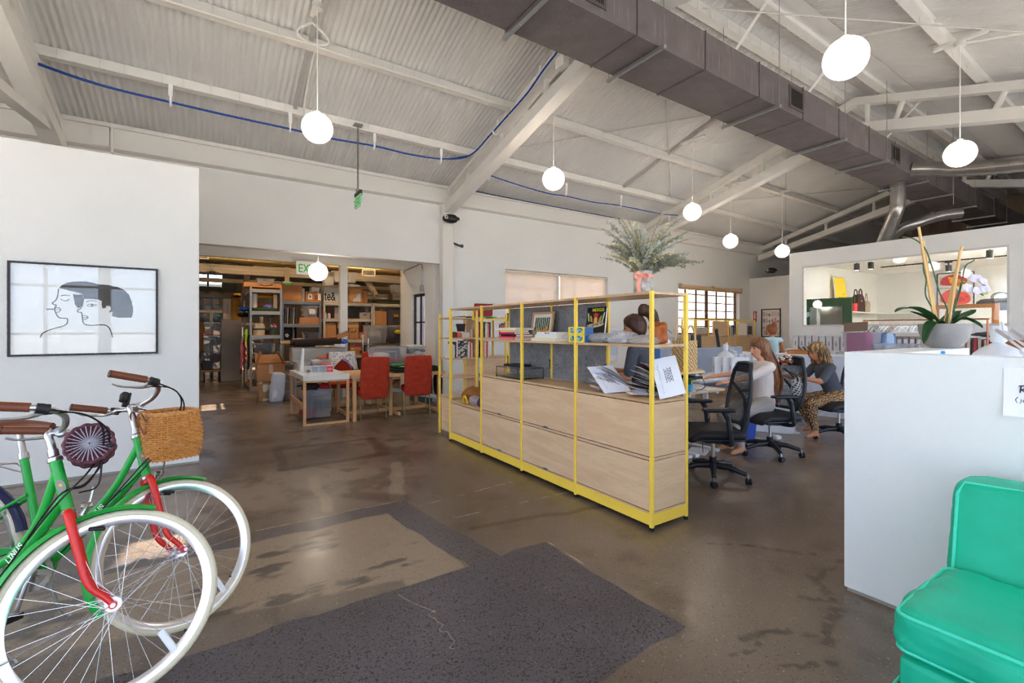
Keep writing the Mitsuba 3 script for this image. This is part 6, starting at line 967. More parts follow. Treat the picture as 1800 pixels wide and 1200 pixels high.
solo('paper_fan', cat([move(bx(-.13, .13, -.09, .09, 0, .003), (3.24, 8.16, 1.105 + .006 * i), rz=12 * i - 12, rx=4 * i) for i in range(3)]), M('e0dcd0', .6), 'pale papers fanned out on the shallow bin', 'papers'); solo('yellow_edge', bx(3.2, 3.36, 8.05, 8.08, 1.125, 1.13), M('e3cf2c', .5), 'yellow strip on the fanned papers', 'strip')
for i in range(3): solo('folded_cloth', rbox((3.0, 7.62, .72 + .03 * i), (.82 - .05 * i, .5, .028), .012, 3, .004, i, .01), M(('1b2d27', '22382f', '182822')[i], .85), ('bottom', 'middle', 'top')[i] + ' of the dark green cloths folded on the wooden table', 'cloth')
solo('green_roll', cyl((2.66, 7.7, .81), (3.1, 7.78, .81), .022, 14), M('3fa54c', .6), 'bright green roll on the dark cloths', 'roll'); solo('paper_sheet', move(bx(-.2, .2, -.05, .05, 0, .003), (2.9, 7.45, .798), rz=6), M('d9d6cc', .6), 'long pale paper strip on the dark cloths', 'paper')
solo('scissors', cat(cyl((2.15, 7.4, .705), (2.3, 7.45, .705), .005, 6), tube(np.array([(2.13 + .02 * math.cos(a), 7.39 + .02 * math.sin(a), .706) for a in np.linspace(0, 6.28, 14)]), .004, 5)), M('3a3a6a', .4), 'scissors lying at the left end of the wooden table', 'scissors'); carton(3.63, 3.74, 8.55, .3, .5, .9, 'brown carton tucked beside the alcove window', tape=False); solo('pale_bin', bx(3.45, 3.74, 8.5, 8.95, 0, .5, .01), M('4a5a55', .6), 'dark green bin standing under the brown carton by the alcove window', 'bin')
solo('paper_tube', cyl((2.62, 7.5, .40), (3.35, 7.3, .33), .035, 14) if False else cyl((2.75, 7.95, .36), (3.9, 7.62, .12), .04, 16), M('c3ccc4', .55), 'pale green paper tube slung under the wooden table', 'tube'); solo('black_coat', blob((3.52, 7.75, .45), (.06, .14, .24), 3, .2), M('15151a', .9), 'black cloth hanging from the right end of the wooden table', 'cloth')
# overhead in the storage room
solo('spiral_duct', spiral([(-3, 12.0, 2.98), (0, 12.0, 2.97), (2.5, 12.0, 2.95), (5.1, 12.0, 2.93)], .085), M('b59a62', .35, .85), 'round spiral duct under the storage room roof', 'air duct')
for x0, z_, l in ((-.25, 2.91, 'left'), (3.33, 2.77, 'right')): k = thing('air_grille', f'{l} pale air grille hanging under the spiral duct', 'air grille', (x0, 11.9, z_)); part(k, 'frame', cat(bx(0, .34, -.01, .02, 0, .025), bx(0, .34, -.01, .02, .14, .165), bx(0, .025, -.01, .02, .025, .14), bx(.315, .34, -.01, .02, .025, .14)), M('cfc7bb', .5), smooth=False); part(k, 'slat', cat([bx(.03 + .021 * i, .038 + .021 * i, -.005, .015, .025, .14) for i in range(14)]), M('8d867b', .5), kind='stuff', smooth=False); part(k, 'collar', cyl((.17, .03, .08), (.17, .08, .1), .06, 14), GALV)
t = thing('exit_sign', 'white exit sign with green letters high in the storage opening', 'exit sign', (1.48, 9.75, 2.47)); part(t, 'housing', bx(0, .36, 0, .04, 0, .27, .004), M('cfd3cf', .4)); part(t, 'mount', bx(.1, .26, .04, .3, .2, .27), M('b9bab8', .5)); part(t, 'lettering', text('EXIT', .15, (.03, -.001, .05), (.75, 0, 0), (0, 0, 1), .002, True), M('0fae4a', .4), smooth=False)
t = thing('emergency_light', 'black twin emergency lamp before the skylight', 'emergency light', (.17, 12.88, 2.72)); part(t, 'body', bx(-.06, .06, 0, .05, -.01, .05, .01), M('22211f', .5)); part(t, 'lamp_head', cat(cyl((-.10, -.03, 0), (-.10, .03, 0), .035, 14), cyl((.10, -.03, 0), (.10, .03, 0), .035, 14)), M('2c2b29', .4), kind='stuff'); part(t, 'conduit', cat(tube(spline([(-.3, .04, .26), (-.15, .04, .24), (-.02, .03, .15), (-.01, .03, .05)], 5), .006, 6), tube(spline([(.5, .04, .25), (.2, .04, .24), (.03, .03, .15), (.02, .03, .05)], 5), .006, 6)), GALV)
solo('timber_post', cat(bx(1.70, 1.80, 12.85, 12.94, 2.58, 2.98), [cb((1.75, 12.848, z), (.02, .004, .012)) for z in (2.63, 2.70, 2.77)]), M('b8a68c', .6), 'pale perforated post hanging from the timber beam', 'post'); t = thing('exit_sign', 'small green exit box under the pale post', 'exit sign', (1.68, 12.82, 2.535)); part(t, 'housing', bx(-.03, .17, 0, .06, .045, .08, .004), M('b9b4a6', .5)); part(t, 'panel', bx(.0, .15, -.004, .0, 0, .045), M('14c24e', .4))
k = thing('wall_conduit', 'bent metal conduit with a small box on the alcove wall', 'conduit'); part(k, 'pipe', tube(spline([(3.74, 10.03, 2.70), (3.73, 9.9, 2.72), (3.73, 9.2, 2.76), (3.73, 9.02, 2.75), (3.73, 8.97, 2.65), (3.73, 8.99, 2.4), (3.73, 8.97, 2.3)], 8), .012, 8), GALV); part(k, 'box', bx(3.69, 3.745, 8.93, 9.01, 2.2, 2.32, .006), GALV)

# ------------------------------------------------------------------ office chairs
CHB = M('1d2128', .45); CHB2 = M('2a3038', .35); CHMESH = M('23262c', .7)
def office_chair(label, loc, rz, seat=.46, arms=True):
    t = thing('office_chair', label, 'office chair', loc, rz, group='black mesh office chairs')
    for i in range(5):
        a = math.radians(18 + 72 * i); c, s = math.cos(a), math.sin(a); P = [(.03 * c, .03 * s, .125), (.16 * c, .16 * s, .12), (.29 * c, .29 * s, .085)]
        g_ = part(t, 'base_leg', tube(P, [.032, .026, .019], 8), CHB); k = part(g_, 'castor', cat([move(cyl((-d, 0, 0), (-d - .016 * (1 if d > 0 else -1), 0, 0), .028, 16), rz=math.degrees(a) + 30, d=(.31 * c, .31 * s, .0285)) for d in (.006, -.006)]), CHB); part(g_, 'castor_fork', cyl((.30 * c, .30 * s, .09), (.305 * c, .305 * s, .04), .011, 8), M('9fa4aa', .3, .8))
    part(t, 'gas_post', cat(cyl((0, 0, .09), (0, 0, .20), .034, 16)), CHB); part(t, 'piston', cyl((0, 0, .2), (0, 0, seat - .1), .017, 14), CHROME)
    part(t, 'mechanism', trimesh.convex.convex_hull(np.array([(x * .1, y, z) for x in (-1, 1) for y, z in ((-.17, seat - .06), (.16, seat - .05), (-.14, seat - .12), (.1, seat - .11))])), CHB2)
    st_ = rbox((0, .03, seat - .012), (.50, .50, .075), .035, 4, .012, 1); v = np.asarray(st_.vertices); v[:, 2] -= .05 * np.clip((v[:, 1] - .15) / .13, 0, 1) ** 2; st_.vertices = v; part(t, 'seat', st_, M('202329', .6), smooth=50); part(t, 'seat_shell', rbox((0, .02, seat - .055), (.47, .46, .025), .012, 3), CHB2, smooth=50)
    # back: curved frame loop and woven mesh
    def bk(u, w):  # u in -1..1 across, w 0..1 up
        wd = .19 + .055 * math.sin(math.pi * min(1, w * 1.1)) - .02 * w; return np.array((u * wd, -.24 - .09 * w - .05 * math.sin(w * 3.0) * .3 + .055 * u * u, seat + .06 + .56 * w))
    loop = [bk(u, 0) for u in np.linspace(-.8, .8, 6)] + [bk(1, w) for w in np.linspace(.08, .88, 9)] + [bk(u, 1 + .02 * (1 - u * u)) for u in np.linspace(.8, -.8, 6)] + [bk(-1, w) for w in np.linspace(.88, .08, 9)]
    part(t, 'back_frame', tube(np.array(loop), .017, 8, closed=True), CHB2, smooth=50); part(t, 'top_band', grid_mesh(*[np.array([[bk(u, w)[i] for u in np.linspace(-.97, .97, 15)] for w in (.86, .93, 1.0)]) for i in range(3)], thick=.006), CHB2)
    wv = [strip(np.array([bk(u, w) for u in np.linspace(-1, 1, 9)]), (0, 0, .0026), thick=.002) for w in np.linspace(.03, .98, 40)] + [strip(np.array([bk(u, w) for w in np.linspace(.0, 1, 9)]), (.003, 0, 0), thick=.002) for u in np.linspace(-.96, .96, 26)]
    part(t, 'back_mesh', cat(wv), CHMESH, kind='stuff', smooth=False); part(t, 'spine', tube(spline([(0, -.12, seat - .08), (0, -.26, seat - .04), (0, -.31, seat + .1), (0, -.31, seat + .26)], 5), .03, 8), CHB); part(t, 'yoke', cat(tube(spline([(0, -.31, seat + .2), (-.09, -.31, seat + .32), tuple(bk(-.95, .66))], 5), .014, 8), tube(spline([(0, -.31, seat + .2), (.09, -.31, seat + .32), tuple(bk(.95, .66))], 5), .014, 8)), CHB)
    if arms:
        for s in (-1, 1):
            r_ = part(t, 'arm', cat(tube(spline([(s * .12, -.06, seat - .1), (s * .26, -.07, seat - .08), (s * .29, -.05, seat + .0), (s * .285, -.03, seat + .15), (s * .28, .0, seat + .215)], 5), [.020] * 10 + [.023] * 6 + [.028] * 5, 8), cyl((s * .315, -.05, seat + .04), (s * .26, -.05, seat + .04), .014, 10)), CHB2, smooth=50); part(r_, 'arm_pad', rbox((s * .28, .05, seat + .228), (.095, .27, .032), .014, 3, .003), CHB, smooth=50)
    return t
office_chair('empty black mesh office chair nearest the camera, beside the end of the yellow shelving', (4.03, 2.64, 0), 53); office_chair('black mesh office chair with a woven bag hung on its back', (5.32, 2.78, 0), 66)
office_chair('black office chair under the woman in leopard print trousers', (6.85, 2.70, 0), 60, arms=False)
k = thing('drafting_stool', 'high stool under the woman at the standing desk', 'stool', (3.43, 2.93, 0)); part(k, 'seat', lathe([(0, .66), (.16, .66), (.17, .69), (.15, .715), (0, .72)], 24), CHB); part(k, 'post', cyl((0, 0, .05), (0, 0, .66), .02, 12), CHROME); part(k, 'base', cat([tube([(0, 0, .06), (.24 * math.cos(a), .24 * math.sin(a), .02)], .02, 8) for a in np.arange(5) * 1.2566]), CHB)
k = thing('woven_bag', 'black and white woven pouch bag hanging from a chair back', 'bag', m=T().translate([5.60, 2.62, .74]).rotate([0, 0, 1], 30)); pb = rbox((0, 0, 0), (.26, .09, .24), .045, 4, .02, 1); v = np.asarray(pb.vertices); v[:, 0] *= 1 - .35 * np.clip(-v[:, 2] / .12, 0, 1) ** 2; pb.vertices = v
def weave_(p, n, uv): a = (p.x - p.y) * 36 + p.z * 22; b = p.z * 52 - (p.x - p.y) * 14; return mix(L3('22242b'), L3('d9dde2'), smoothstep(-.25, .1, dr.sin(a * 3.14) * dr.sin(b * 3.14) + .15))
part(k, 'pouch', pb, MP('bag_weave', weave_, .7), smooth=50); part(k, 'strap', tube(spline([(-.12, 0, .08), (-.16, .03, .16), (-.14, .1, .2), (-.02, .14, .22), (.1, .1, .2), (.12, 0, .08)], 5), .008, 6), M('15161a', .5)); part(k, 'clasp', cat(cyl((-.08, -.055, .06), (-.02, -.06, .075), .004, 6), ball((-.1, -.055, .055), (.008, .006, .008), 1)), M('c9a24a', .3, .9)); part(k, 'zip', cyl((.0, -.068, .05), (.09, -.06, .03), .006, 6), M('1b1c20', .5))
solo('patterned_scarf', blob((0, 0, 0), (.11, .07, .06), 3, .3), MP('scarf', lambda p, n, uv: mix(mix(L3('d9d2c6'), L3('b5521f'), smoothstep(.5, .56, noise(p.x * 26, p.y * 26, p.z * 26))), L3('26221f'), smoothstep(.6, .64, noise(p.x * 40, p.y * 40, p.z * 40 + 9))), .8), 'patterned orange and white scarf on top of the second office chair', 'scarf', (5.62, 2.74, 1.06))

# ------------------------------------------------------------------ people
SKIN = MP('skin', lambda p, n, uv: mix(L3('c98d6e'), L3('d6a083'), fbm(p.x * 14, p.y * 14, p.z * 14, 2)), .55); TAN = M('b97c58', .55)
def hair_mat(name, a, b, c): return MP(name, lambda p, n, uv: mix(mix(L3(a), L3(b), fbm(p.x * 55, p.y * 55, p.z * 6, 3)), L3(c), .7 * smoothstep(.55, .7, noise(p.x * 110, p.y * 110, p.z * 5))), .5)
def ik(a, b, l1, l2, pole):
    a, b = np.array(a, float), np.array(b, float); d = b - a; L = min(np.linalg.norm(d), l1 + l2 - .005); u = d / np.linalg.norm(d); x = (l1 * l1 - l2 * l2 + L * L) / (2 * L); h = math.sqrt(max(l1 * l1 - x * x, 0)); p = np.array(pole, float); p = p - u * p.dot(u); p /= np.linalg.norm(p); return a + u * x + p * h, a + u * L
def fingers(w, f, side, up, curl=.5):
    """bones of a hand at the wrist w, pointing along f"""
    f, up = np.array(f, float), np.array(up, float); f /= np.linalg.norm(f); s = np.cross(f, up); s /= np.linalg.norm(s); up = np.cross(s, f); out = [(w, .022, w + f * .05, .026), (w + f * .05 + s * .02, .016, w + f * .085 + s * .028, .013), (w + f * .05 - s * .02, .016, w + f * .085 - s * .028, .013)]
    for i, l in enumerate((.9, 1.0, .95, .78)):
        o = s * (.027 - .018 * i) * side; k0 = w + f * .083 + o; k1 = k0 + f * .036 * l - up * .010 * curl; k2 = k1 + f * .026 * l - up * .022 * curl; out += [(k0, .0095, k1, .0088), (k1, .0088, k2, .0072)]
    th0 = w + f * .025 + s * .024 * side; th1 = th0 + f * .03 + s * .022 * side; return out + [(th0, .012, th1, .010), (th1, .010, th1 + f * .026 + s * .004 * side, .008)]
def person(label, loc, rz, seat, lean, hands, feet, shirt, pants, hair, skin=SKIN, sleeve=.45, look=(0, 0), knees=None, head_dx=(0, 0, 0), k=.96):
    P_ = thing('person', label, 'person', loc, rz); A = np.array
    sn, cs = math.sin(math.radians(lean)), math.cos(math.radians(lean)); pel = A((0, 0, seat + .085)); up = lambda d, f=0: pel + A((0, sn * d + cs * f, cs * d - sn * f)) * 1
    waist, chest, nb = up(.17), up(.33, .01), up(.47, .0); hd = nb + A((0, .035 + sn * .08, .155)) + A(head_dx); sh = {s: up(.435) + A((s * .165, 0, 0)) for s in (-1, 1)}; hip = {s: pel + A((s * .085, .02, 0)) for s in (-1, 1)}
    yaw, pitch = math.radians(look[0]), math.radians(look[1]); Rm = trimesh.transformations.euler_matrix(pitch, 0, yaw)[:3, :3]; H = lambda *q: hd + Rm @ A(q)
    bones = [(pel, .115, waist, .098), (waist, .098, chest, .115), (chest, .115, up(.42), .085), (up(.42), .075, nb, .05), (nb, .045, hd - A((0, .02, .05)), .045), (hip[-1], .09, hip[1], .09)] + [(up(.42), .07, sh[s], .05) for s in (-1, 1)]
    body_b, sl, tr = list(bones), [(pel, .125, waist, .108), (waist, .108, chest, .127), (chest, .127, up(.43), .092)] + [(up(.42), .078, sh[s], .06) for s in (-1, 1)], [(pel, .122, up(.10), .112), (hip[-1], .10, hip[1], .10)]
    ends = {}
    for s in (-1, 1):
        el, wr = ik(sh[s], hands[s], .27, .24, (s * .5, -.5, -.9)); ends[s] = (el, wr); body_b += [(sh[s], .047, el, .037), (el, .037, wr, .024)] + fingers(wr, (wr - el), -s, (0, 0, 1)); q = sh[s] + (el - sh[s]) * sleeve * 2; sl.append((sh[s], .057, q if sleeve <= .5 else el, .052 if sleeve <= .5 else .047))
        if sleeve > .5: sl.append((el, .047, el + (wr - el) * min(1, (sleeve - .5) * 2), .036))
        kn, an = ik(hip[s], feet[s], .42, .40, (s * .15, .8, .8)); body_b += [(hip[s], .085, kn, .054), (kn, .052, kn + (an - kn) * .35, .052), (kn + (an - kn) * .35, .052, an, .033), (an, .034, an + A((0, .13, -.045)), .024), (an, .034, an + A((0, -.03, -.045)), .026)]; tr += [(hip[s], .096, kn, .065), (kn, .065, kn + (an - kn) * .3, .062), (kn + (an - kn) * .3, .062, kn + (an - kn) * .86, .045)]
    body_b += [(H(0, -.012, .03), .088, H(0, .01, .045), .08), (H(0, .03, .0), .066, H(0, .045, -.055), .042), (H(0, .055, -.06), .03, H(0, .02, -.07), .04), (H(0, .085, .02), .012, H(0, .108, -.012), .012), (H(0, .108, -.012), .012, H(0, .098, -.018), .013), (H(0, .088, -.04), .014, H(0, .08, -.055), .015), (H(-.076, -.005, .015), .012, H(-.078, -.01, -.015), .010), (H(.076, -.005, .015), .012, H(.078, -.01, -.015), .010)]
    part(P_, 'body', body(body_b, edge=.016, smooth=8), skin, smooth=True)
    part(P_, 'shirt', body(sl, edge=.02, smooth=8), shirt, smooth=True); part(P_, 'trousers', body(tr, edge=.022, smooth=8), pants, smooth=True)
    for s in (-1, 1): part(P_, 'eye', ball(H(s * .031, .083, .022), (.011, .006, .007), 2), M('2a201c', .3)); part(P_, 'eyebrow', cyl(H(s * .018, .09, .042), H(s * .048, .076, .043), .0035, 5), M('4a3325', .7))
    part(P_, 'lips', cat(cyl(H(-.018, .094, -.043), H(.018, .094, -.043), .0055, 6)), M('a85a52', .5))
    hair(P_, H, hd, nb, up); return P_, ends
def cap(H, r=.097): return [(H(0, -.03, .035), r, H(0, .0, .055), r - .006), (H(0, -.035, .03), r, H(0, -.035, -.03), r - .02), (H(0, .035, .085), .05, H(0, -.02, .06), r - .01), (H(-.055, .01, .04), .04, H(-.05, -.03, -.03), .045), (H(.055, .01, .04), .04, H(.05, -.03, -.03), .045)]
HDARK = hair_mat('hair_dark', '2b1a14', '4a2d21', '5d3a2a'); HLONG = hair_mat('hair_long', '5a3825', '84583b', '9a6f4d'); HBLON = hair_mat('hair_blond', '4a321f', '86653f', 'c9a878'); HRED = hair_mat('hair_red', '6e3a24', '8f5233', 'a3683f')
def strands(n, fn, r0, seed):
    r = random.Random(seed); out = []
    for _ in range(n): P = spline(fn(r), 5); out.append(tube(P, np.linspace(r0, r0 * .35, len(P)), 5))
    return cat(out)
def hair_pony(P_, H, hd, nb, up):
    part(P_, 'hair', body(cap(H), edge=.02, smooth=6), HDARK, smooth=True); part(P_, 'hair_tie', ball(H(0, -.10, .12), (.026, .026, .026), 2), M('1b1414', .6))
    part(P_, 'ponytail', cat(body([(H(0, -.09, .11), .03, H(0, -.125, .165), .052), (H(0, -.125, .165), .052, H(.01, -.19, .10), .056), (H(.01, -.19, .10), .056, H(.02, -.20, .0), .044), (H(.02, -.19, .0), .034, H(.02, -.18, -.09), .014)], edge=.02, smooth=6), strands(26, lambda r: [H(r.uniform(-.02, .02), -.10, .12), H(r.uniform(-.04, .04), -.14, .17), H(r.uniform(-.04, .05), -.2, .1), H(r.uniform(-.03, .06), -.2, .0), H(r.uniform(-.01, .05), -.19, -.11 + r.uniform(-.03, .03))], .007, 4)), HDARK, smooth=True)
def hair_long(P_, H, hd, nb, up):
    b = lambda x, d, o: up(d) + np.array((x, -o, 0)); part(P_, 'hair', cat(body(cap(H, .1) + [(H(0, -.05, .0), .085, b(0, .46, .09), .085), (b(-.04, .46, .09), .06, b(-.03, .25, .13), .055), (b(.04, .46, .09), .06, b(.04, .25, .13), .055), (b(-.02, .25, .13), .055, b(-.01, .05, .14), .03), (b(.04, .25, .13), .05, b(.05, .08, .14), .02)], edge=.022, smooth=6), strands(60, lambda r: [H(r.uniform(-.06, .06), -.07, .06), H(r.uniform(-.09, .09), -.11, -.06), b(r.uniform(-.1, .1), .4, .15), b(r.uniform(-.1, .1), .25, .175), b(r.uniform(-.07, .1), .02 + r.uniform(-.05, .12), .16)], .009, 6)), HLONG, smooth=True)
def hair_wavy(P_, H, hd, nb, up):
    def f(r):
        a = r.uniform(-2.4, 2.4); x, y = .085 * math.sin(a), -.02 - .085 * math.cos(a); w = r.uniform(0, 6); return [H(x * .4, y * .4 - .01, .125), H(x * 1.05, y * 1.05, .06)] + [H(x * 1.2 + .02 * math.sin(w + i * 1.5), y * 1.15 + .015 * math.cos(w + i * 1.5), .06 - .055 * i) for i in range(1, 5 + r.randrange(2))][:5]
    part(P_, 'hair', cat(body(cap(H, .1) + [(H(0, -.04, .0), .095, H(0, -.05, -.14), .085), (H(-.06, 0, .0), .045, H(-.07, .0, -.14), .04), (H(.06, .0, .0), .045, H(.07, .0, -.14), .04)], edge=.022, smooth=6), strands(110, f, .010, 8)), HBLON, smooth=True)
def hair_bun(P_, H, hd, nb, up): part(P_, 'hair', body(cap(H) + [(H(0, -.09, .10), .05, H(0, -.10, .13), .045)], edge=.02, smooth=6), HRED, smooth=True)
GREYT = M('4a4e58', .85); DENIM = M('34405a', .85)
person('woman with a dark ponytail in a grey t-shirt working at the standing desk', (3.44, 2.94, 0), 22, .71, 8, {-1: (-.20, .30, 1.0), 1: (.13, .32, 1.0)}, {-1: (-.12, .30, .30), 1: (.1, .28, .30)}, GREYT, DENIM, hair_pony, look=(22, -14))
person('woman with very long brown hair in a white top reaching across the desk', (5.34, 2.86, 0), 58, .47, 2, {-1: (-.18, .60, .80), 1: (.12, .66, .82)}, {-1: (-.1, .30, .065), 1: (.12, .34, .065)}, M('d9cfcb', .85), M('a6a2a0', .85), hair_long, sleeve=.62, look=(8, -6))
LEO = MP('leopard', lambda p, n, uv: (lambda v: mix(mix(L3('b98a5e'), L3('d3aa7c'), v[2]), L3('1d1613'), smoothstep(.30, .36, v[0]) * (1 - smoothstep(.18, .26, v[1] - v[0]) * 0) * (1 - smoothstep(.62, .7, v[0]))))(voronoi((p.x - p.y) * 34, p.z * 34 + p.x * 9)), .8)
p3, e3 = person('woman with wavy blond hair, grey t-shirt and leopard print trousers, leaning forward', (6.92, 2.76, 0), 58, .44, 24, {-1: (-.20, .60, .80), 1: (.10, .56, .78)}, {-1: (-.10, .34, .07), 1: (.08, .26, .12)}, GREYT, LEO, hair_wavy, skin=TAN, look=(4, -22))
person('woman with a red bun and bare shoulders far back by the framed poster', (9.7, 5.0, 0), -30, .68, 4, {-1: (-.2, .3, .92), 1: (.2, .3, .92)}, {-1: (-.1, .3, .25), 1: (.1, .3, .25)}, M('a9c3cc', .8), DENIM, hair_bun, skin=TAN, sleeve=.06, look=(20, -8))
k = thing('drafting_stool', 'high stool under the woman far back', 'stool', (9.7, 5.0, 0)); part(k, 'seat', lathe([(0, .63), (.16, .63), (.17, .66), (.15, .685), (0, .69)], 24), CHB); part(k, 'post', cyl((0, 0, .05), (0, 0, .63), .02, 12), CHROME); part(k, 'base', cat([tube([(0, 0, .06), (.24 * math.cos(a), .24 * math.sin(a), .02)], .02, 8) for a in np.arange(5) * 1.2566]), CHB)

# ------------------------------------------------------------------ desks and what is on them
BEECH = M('d8b98f', .45); WHT = M('dfe2e8', .35)
def desk(x0, x1, y0, y1, h, label, top=BEECH):
    k = thing('desk', label, 'desk', (x0, y0, 0)); w, d = x1 - x0, y1 - y0; part(k, 'top', bx(0, w, 0, d, h - .028, h, .003), top)
    for x in (.05, w - .1): part(k, 'leg', cat(bx(x, x + .05, d * .45, d * .55, .03, h - .06), bx(x - .01, x + .06, .04, d - .04, 0, .03, .005), bx(x, x + .05, .05, d - .05, h - .06, h - .028)), WHT, smooth=False)
    part(k, 'cable_tray', bx(.2, w - .2, d * .6, d * .75, h - .13, h - .1), M('c9cdd4', .5), smooth=False); return k
desk(3.1, 4.62, 3.12, 3.78, .955, 'raised standing desk behind the yellow shelving with a straw bag on it'); desk(4.36, 5.02, 3.13, 4.7, .73, 'beech desk covered with papers in front of the long haired woman'); desk(5.75, 6.72, 3.05, 3.66, .73, 'desk with an open laptop in front of the woman in leopard print', WHT); desk(5.45, 7.75, 3.75, 4.5, .73, 'long white desk behind the two women', WHT); desk(8.0, 10.2, 5.35, 6.1, .92, 'high desk of the woman far back', WHT)
SCR = M('8f97a6', .9)
for (x0, x1, y, l) in ((5.45, 7.75, 4.52, 'grey fabric screen along the long white desk'), (6.6, 8.0, 5.2, 'grey fabric screen farther back, left of the second lamp')): solo('desk_screen', bx(x0, x1, y, y + .03, .45, 1.12 if y < 5 else 1.0, .005), SCR, l, 'screen', smooth=False)
def straw(p, n, uv): a = (p.x - p.y) * 60; b = p.z * 60; return mix(L3('9c7a4a'), L3('d9bd8a'), .5 + .5 * dr.sin((a + b) * 2.2) * dr.sign(dr.sin(a * .45) * dr.sin(b * .45) + .2))
k = thing('straw_bag', 'square woven straw tote with arched handles on the standing desk', 'bag', (4.30, 3.16, .956), 8); g_ = MP('straw', straw, .75); part(k, 'body', cat(bx(0, .30, 0, .01, 0, .33), bx(0, .30, .13, .14, 0, .33), bx(0, .01, 0, .14, 0, .33), bx(.29, .30, 0, .14, 0, .33), bx(0, .3, 0, .14, 0, .01)), g_, smooth=False)
for y in (.0, .13): part(k, 'handle', tube(spline([(.05, y, .29), (.06, y, .40), (.10, y, .47), (.15, y, .49), (.2, y, .47), (.24, y, .40), (.25, y, .29)], 6), .012, 8), M('d3b98c', .7))
k = thing('monitor', 'white desktop computer screen in front of the woman with the ponytail', 'monitor', (3.60, 3.62, .956), 14); part(k, 'panel', bx(-.26, .26, 0, .02, .10, .46, .006), M('d6dae0', .3)); part(k, 'screen', bx(-.245, .245, -.002, .0, .17, .45), M('c3ccd6', .15), smooth=False); part(k, 'stand', cat(bx(-.08, .08, .01, .15, 0, .012, .003), bx(-.06, .06, .03, .04, .01, .2)), M('b9bdc3', .3, .6))
task_lamp((3.98, 3.22, 1.26), 20, 'white adjustable desk lamp on the standing desk beside the woman with the ponytail', base=.303)
task_lamp((6.53, 4.07, 1.0), 14, 'white adjustable desk lamp on the long white desk, left of two', base=.269); task_lamp((7.28, 3.86, .99), -168, 'white adjustable desk lamp on the long white desk, right of two', base=.259)
def binder(x, y, z, col, label, grp, rz=0, w=.075, h=.29, d=.26, nm='binder'):
    k = thing(nm, label, nm, (x, y, z), rz, grp); part(k, 'case', bx(0, d, 0, w, 0, h, .003), M(col, .5), smooth=False); part(k, 'spine_label', bx(-.0015, 0, .014, w - .014, .06, h - .05), M('d9d7dc', .5), smooth=False); part(k, 'lettering', cat([bx(-.0025, -.0015, w * .35, w * .62, .09 + .03 * i, .105 + .03 * i) for i in range(3)]), M('4a4c55', .6), kind='stuff', smooth=False); return k
for i in range(3): binder(6.0 + .04 * i, 3.80 - .10 * i + .1, .732, 'd9dde6', ('left', 'middle', 'right')[i] + ' of three white binders standing on the long white desk', 'white binders on the long desk', rz=-30)
for i in range(4): binder(6.95 + .03 * i, 4.2 - .09 * i, .732, 'd3d8e2', ('first', 'second', 'third', 'last')[i] + ' of the white binders right of the long haired woman', 'white binders right of the long haired woman', rz=-30)
for (x, y, rz, c, l) in ((4.86, 3.42, 62, 'aab0b8', 'silver laptop seen from behind on the beech desk'), (6.42, 3.30, 66, '4a4750', 'dark laptop on the desk of the woman in leopard print')):
    k = thing('laptop', l, 'laptop', (x, y, .731), rz); part(k, 'base', bx(-.16, .16, -.11, .11, 0, .014, .003), M('b9bdc3', .35, .5)); part(k, 'lid', basis(bx(-.16, .16, 0, .22, 0, .008), (0, .11, .014), (1, 0, 0), (0, .25, .97)), M(c, .35, .4), smooth=False); part(k, 'screen', basis(bx(-.15, .15, .01, .21, .0082, .009), (0, .11, .014), (1, 0, 0), (0, .25, .97)), M('3a3f4a', .15), smooth=False)
for i, (x, y, rz, c) in enumerate(((4.5, 3.22, 10, 'd6d3cf'), (4.62, 3.3, 40, 'c8ccd6'), (4.75, 3.2, -12, 'dcd9d4'), (4.55, 3.5, 25, 'b9c3d3'), (4.8, 3.6, 5, 'd9c8b8'))): solo('paper_sheet', bx(-.11, .11, -.15, .15, 0, .003), M(c, .7), ('white sheet at the corner', 'bluish sheet', 'white sheet by the hands', 'pale blue sheet', 'cream sheet')[i] + ' lying on the beech desk', 'paper', (x, y, .7305 + .0032 * i), rz)
k = thing('potted_plant', 'small green plant in a turquoise pot on the beech desk', 'potted plant', (4.42, 3.06 + .12, .74)); part(k, 'pot', lathe([(0, 0), (.032, 0), (.038, .07), (.034, .07), (0, .06)], 20), M('2fa3d3', .4))
for i in range(12): a = i * 2.4; part(k, 'leaf', leaf([(0, 0, .06), (.03 * math.cos(a), .03 * math.sin(a), .12), (.075 * math.cos(a), .075 * math.sin(a), .12)], .018), M('2f7a35', .5), smooth=True)
for i, (x, y, w, c, l) in enumerate(((4.18, 3.28, .2, 'e06a2c', 'orange folder'), (4.22, 3.3, .21, '4a5a78', 'blue grey folder'))): solo('folder', bx(-w / 2, w / 2, -.12, .12, 0, .006), M(c, .6), l + ' lying before the straw bag', 'folder', (x, y, .9635 - .007 * i), 20 * i)
for i, c in enumerate(('2f5f9b', 'd9c8c0', 'e0505c', 'b9b04a', '4a4a4c')): book(3.98 + .0 * i, 3.42 + .03 * i, .956, .24, .18, .024, c, ('blue', 'pale', 'red', 'mustard', 'grey')[i] + ' folder standing behind the woman with the ponytail', stand=True, rz=-25)
solo('keyboard_tray', bx(-.28, .28, -.1, .1, 0, .03, .005), M('17181b', .5), 'black keyboard tray under the right end of the standing desk', 'tray', (4.33, 3.24, .86))
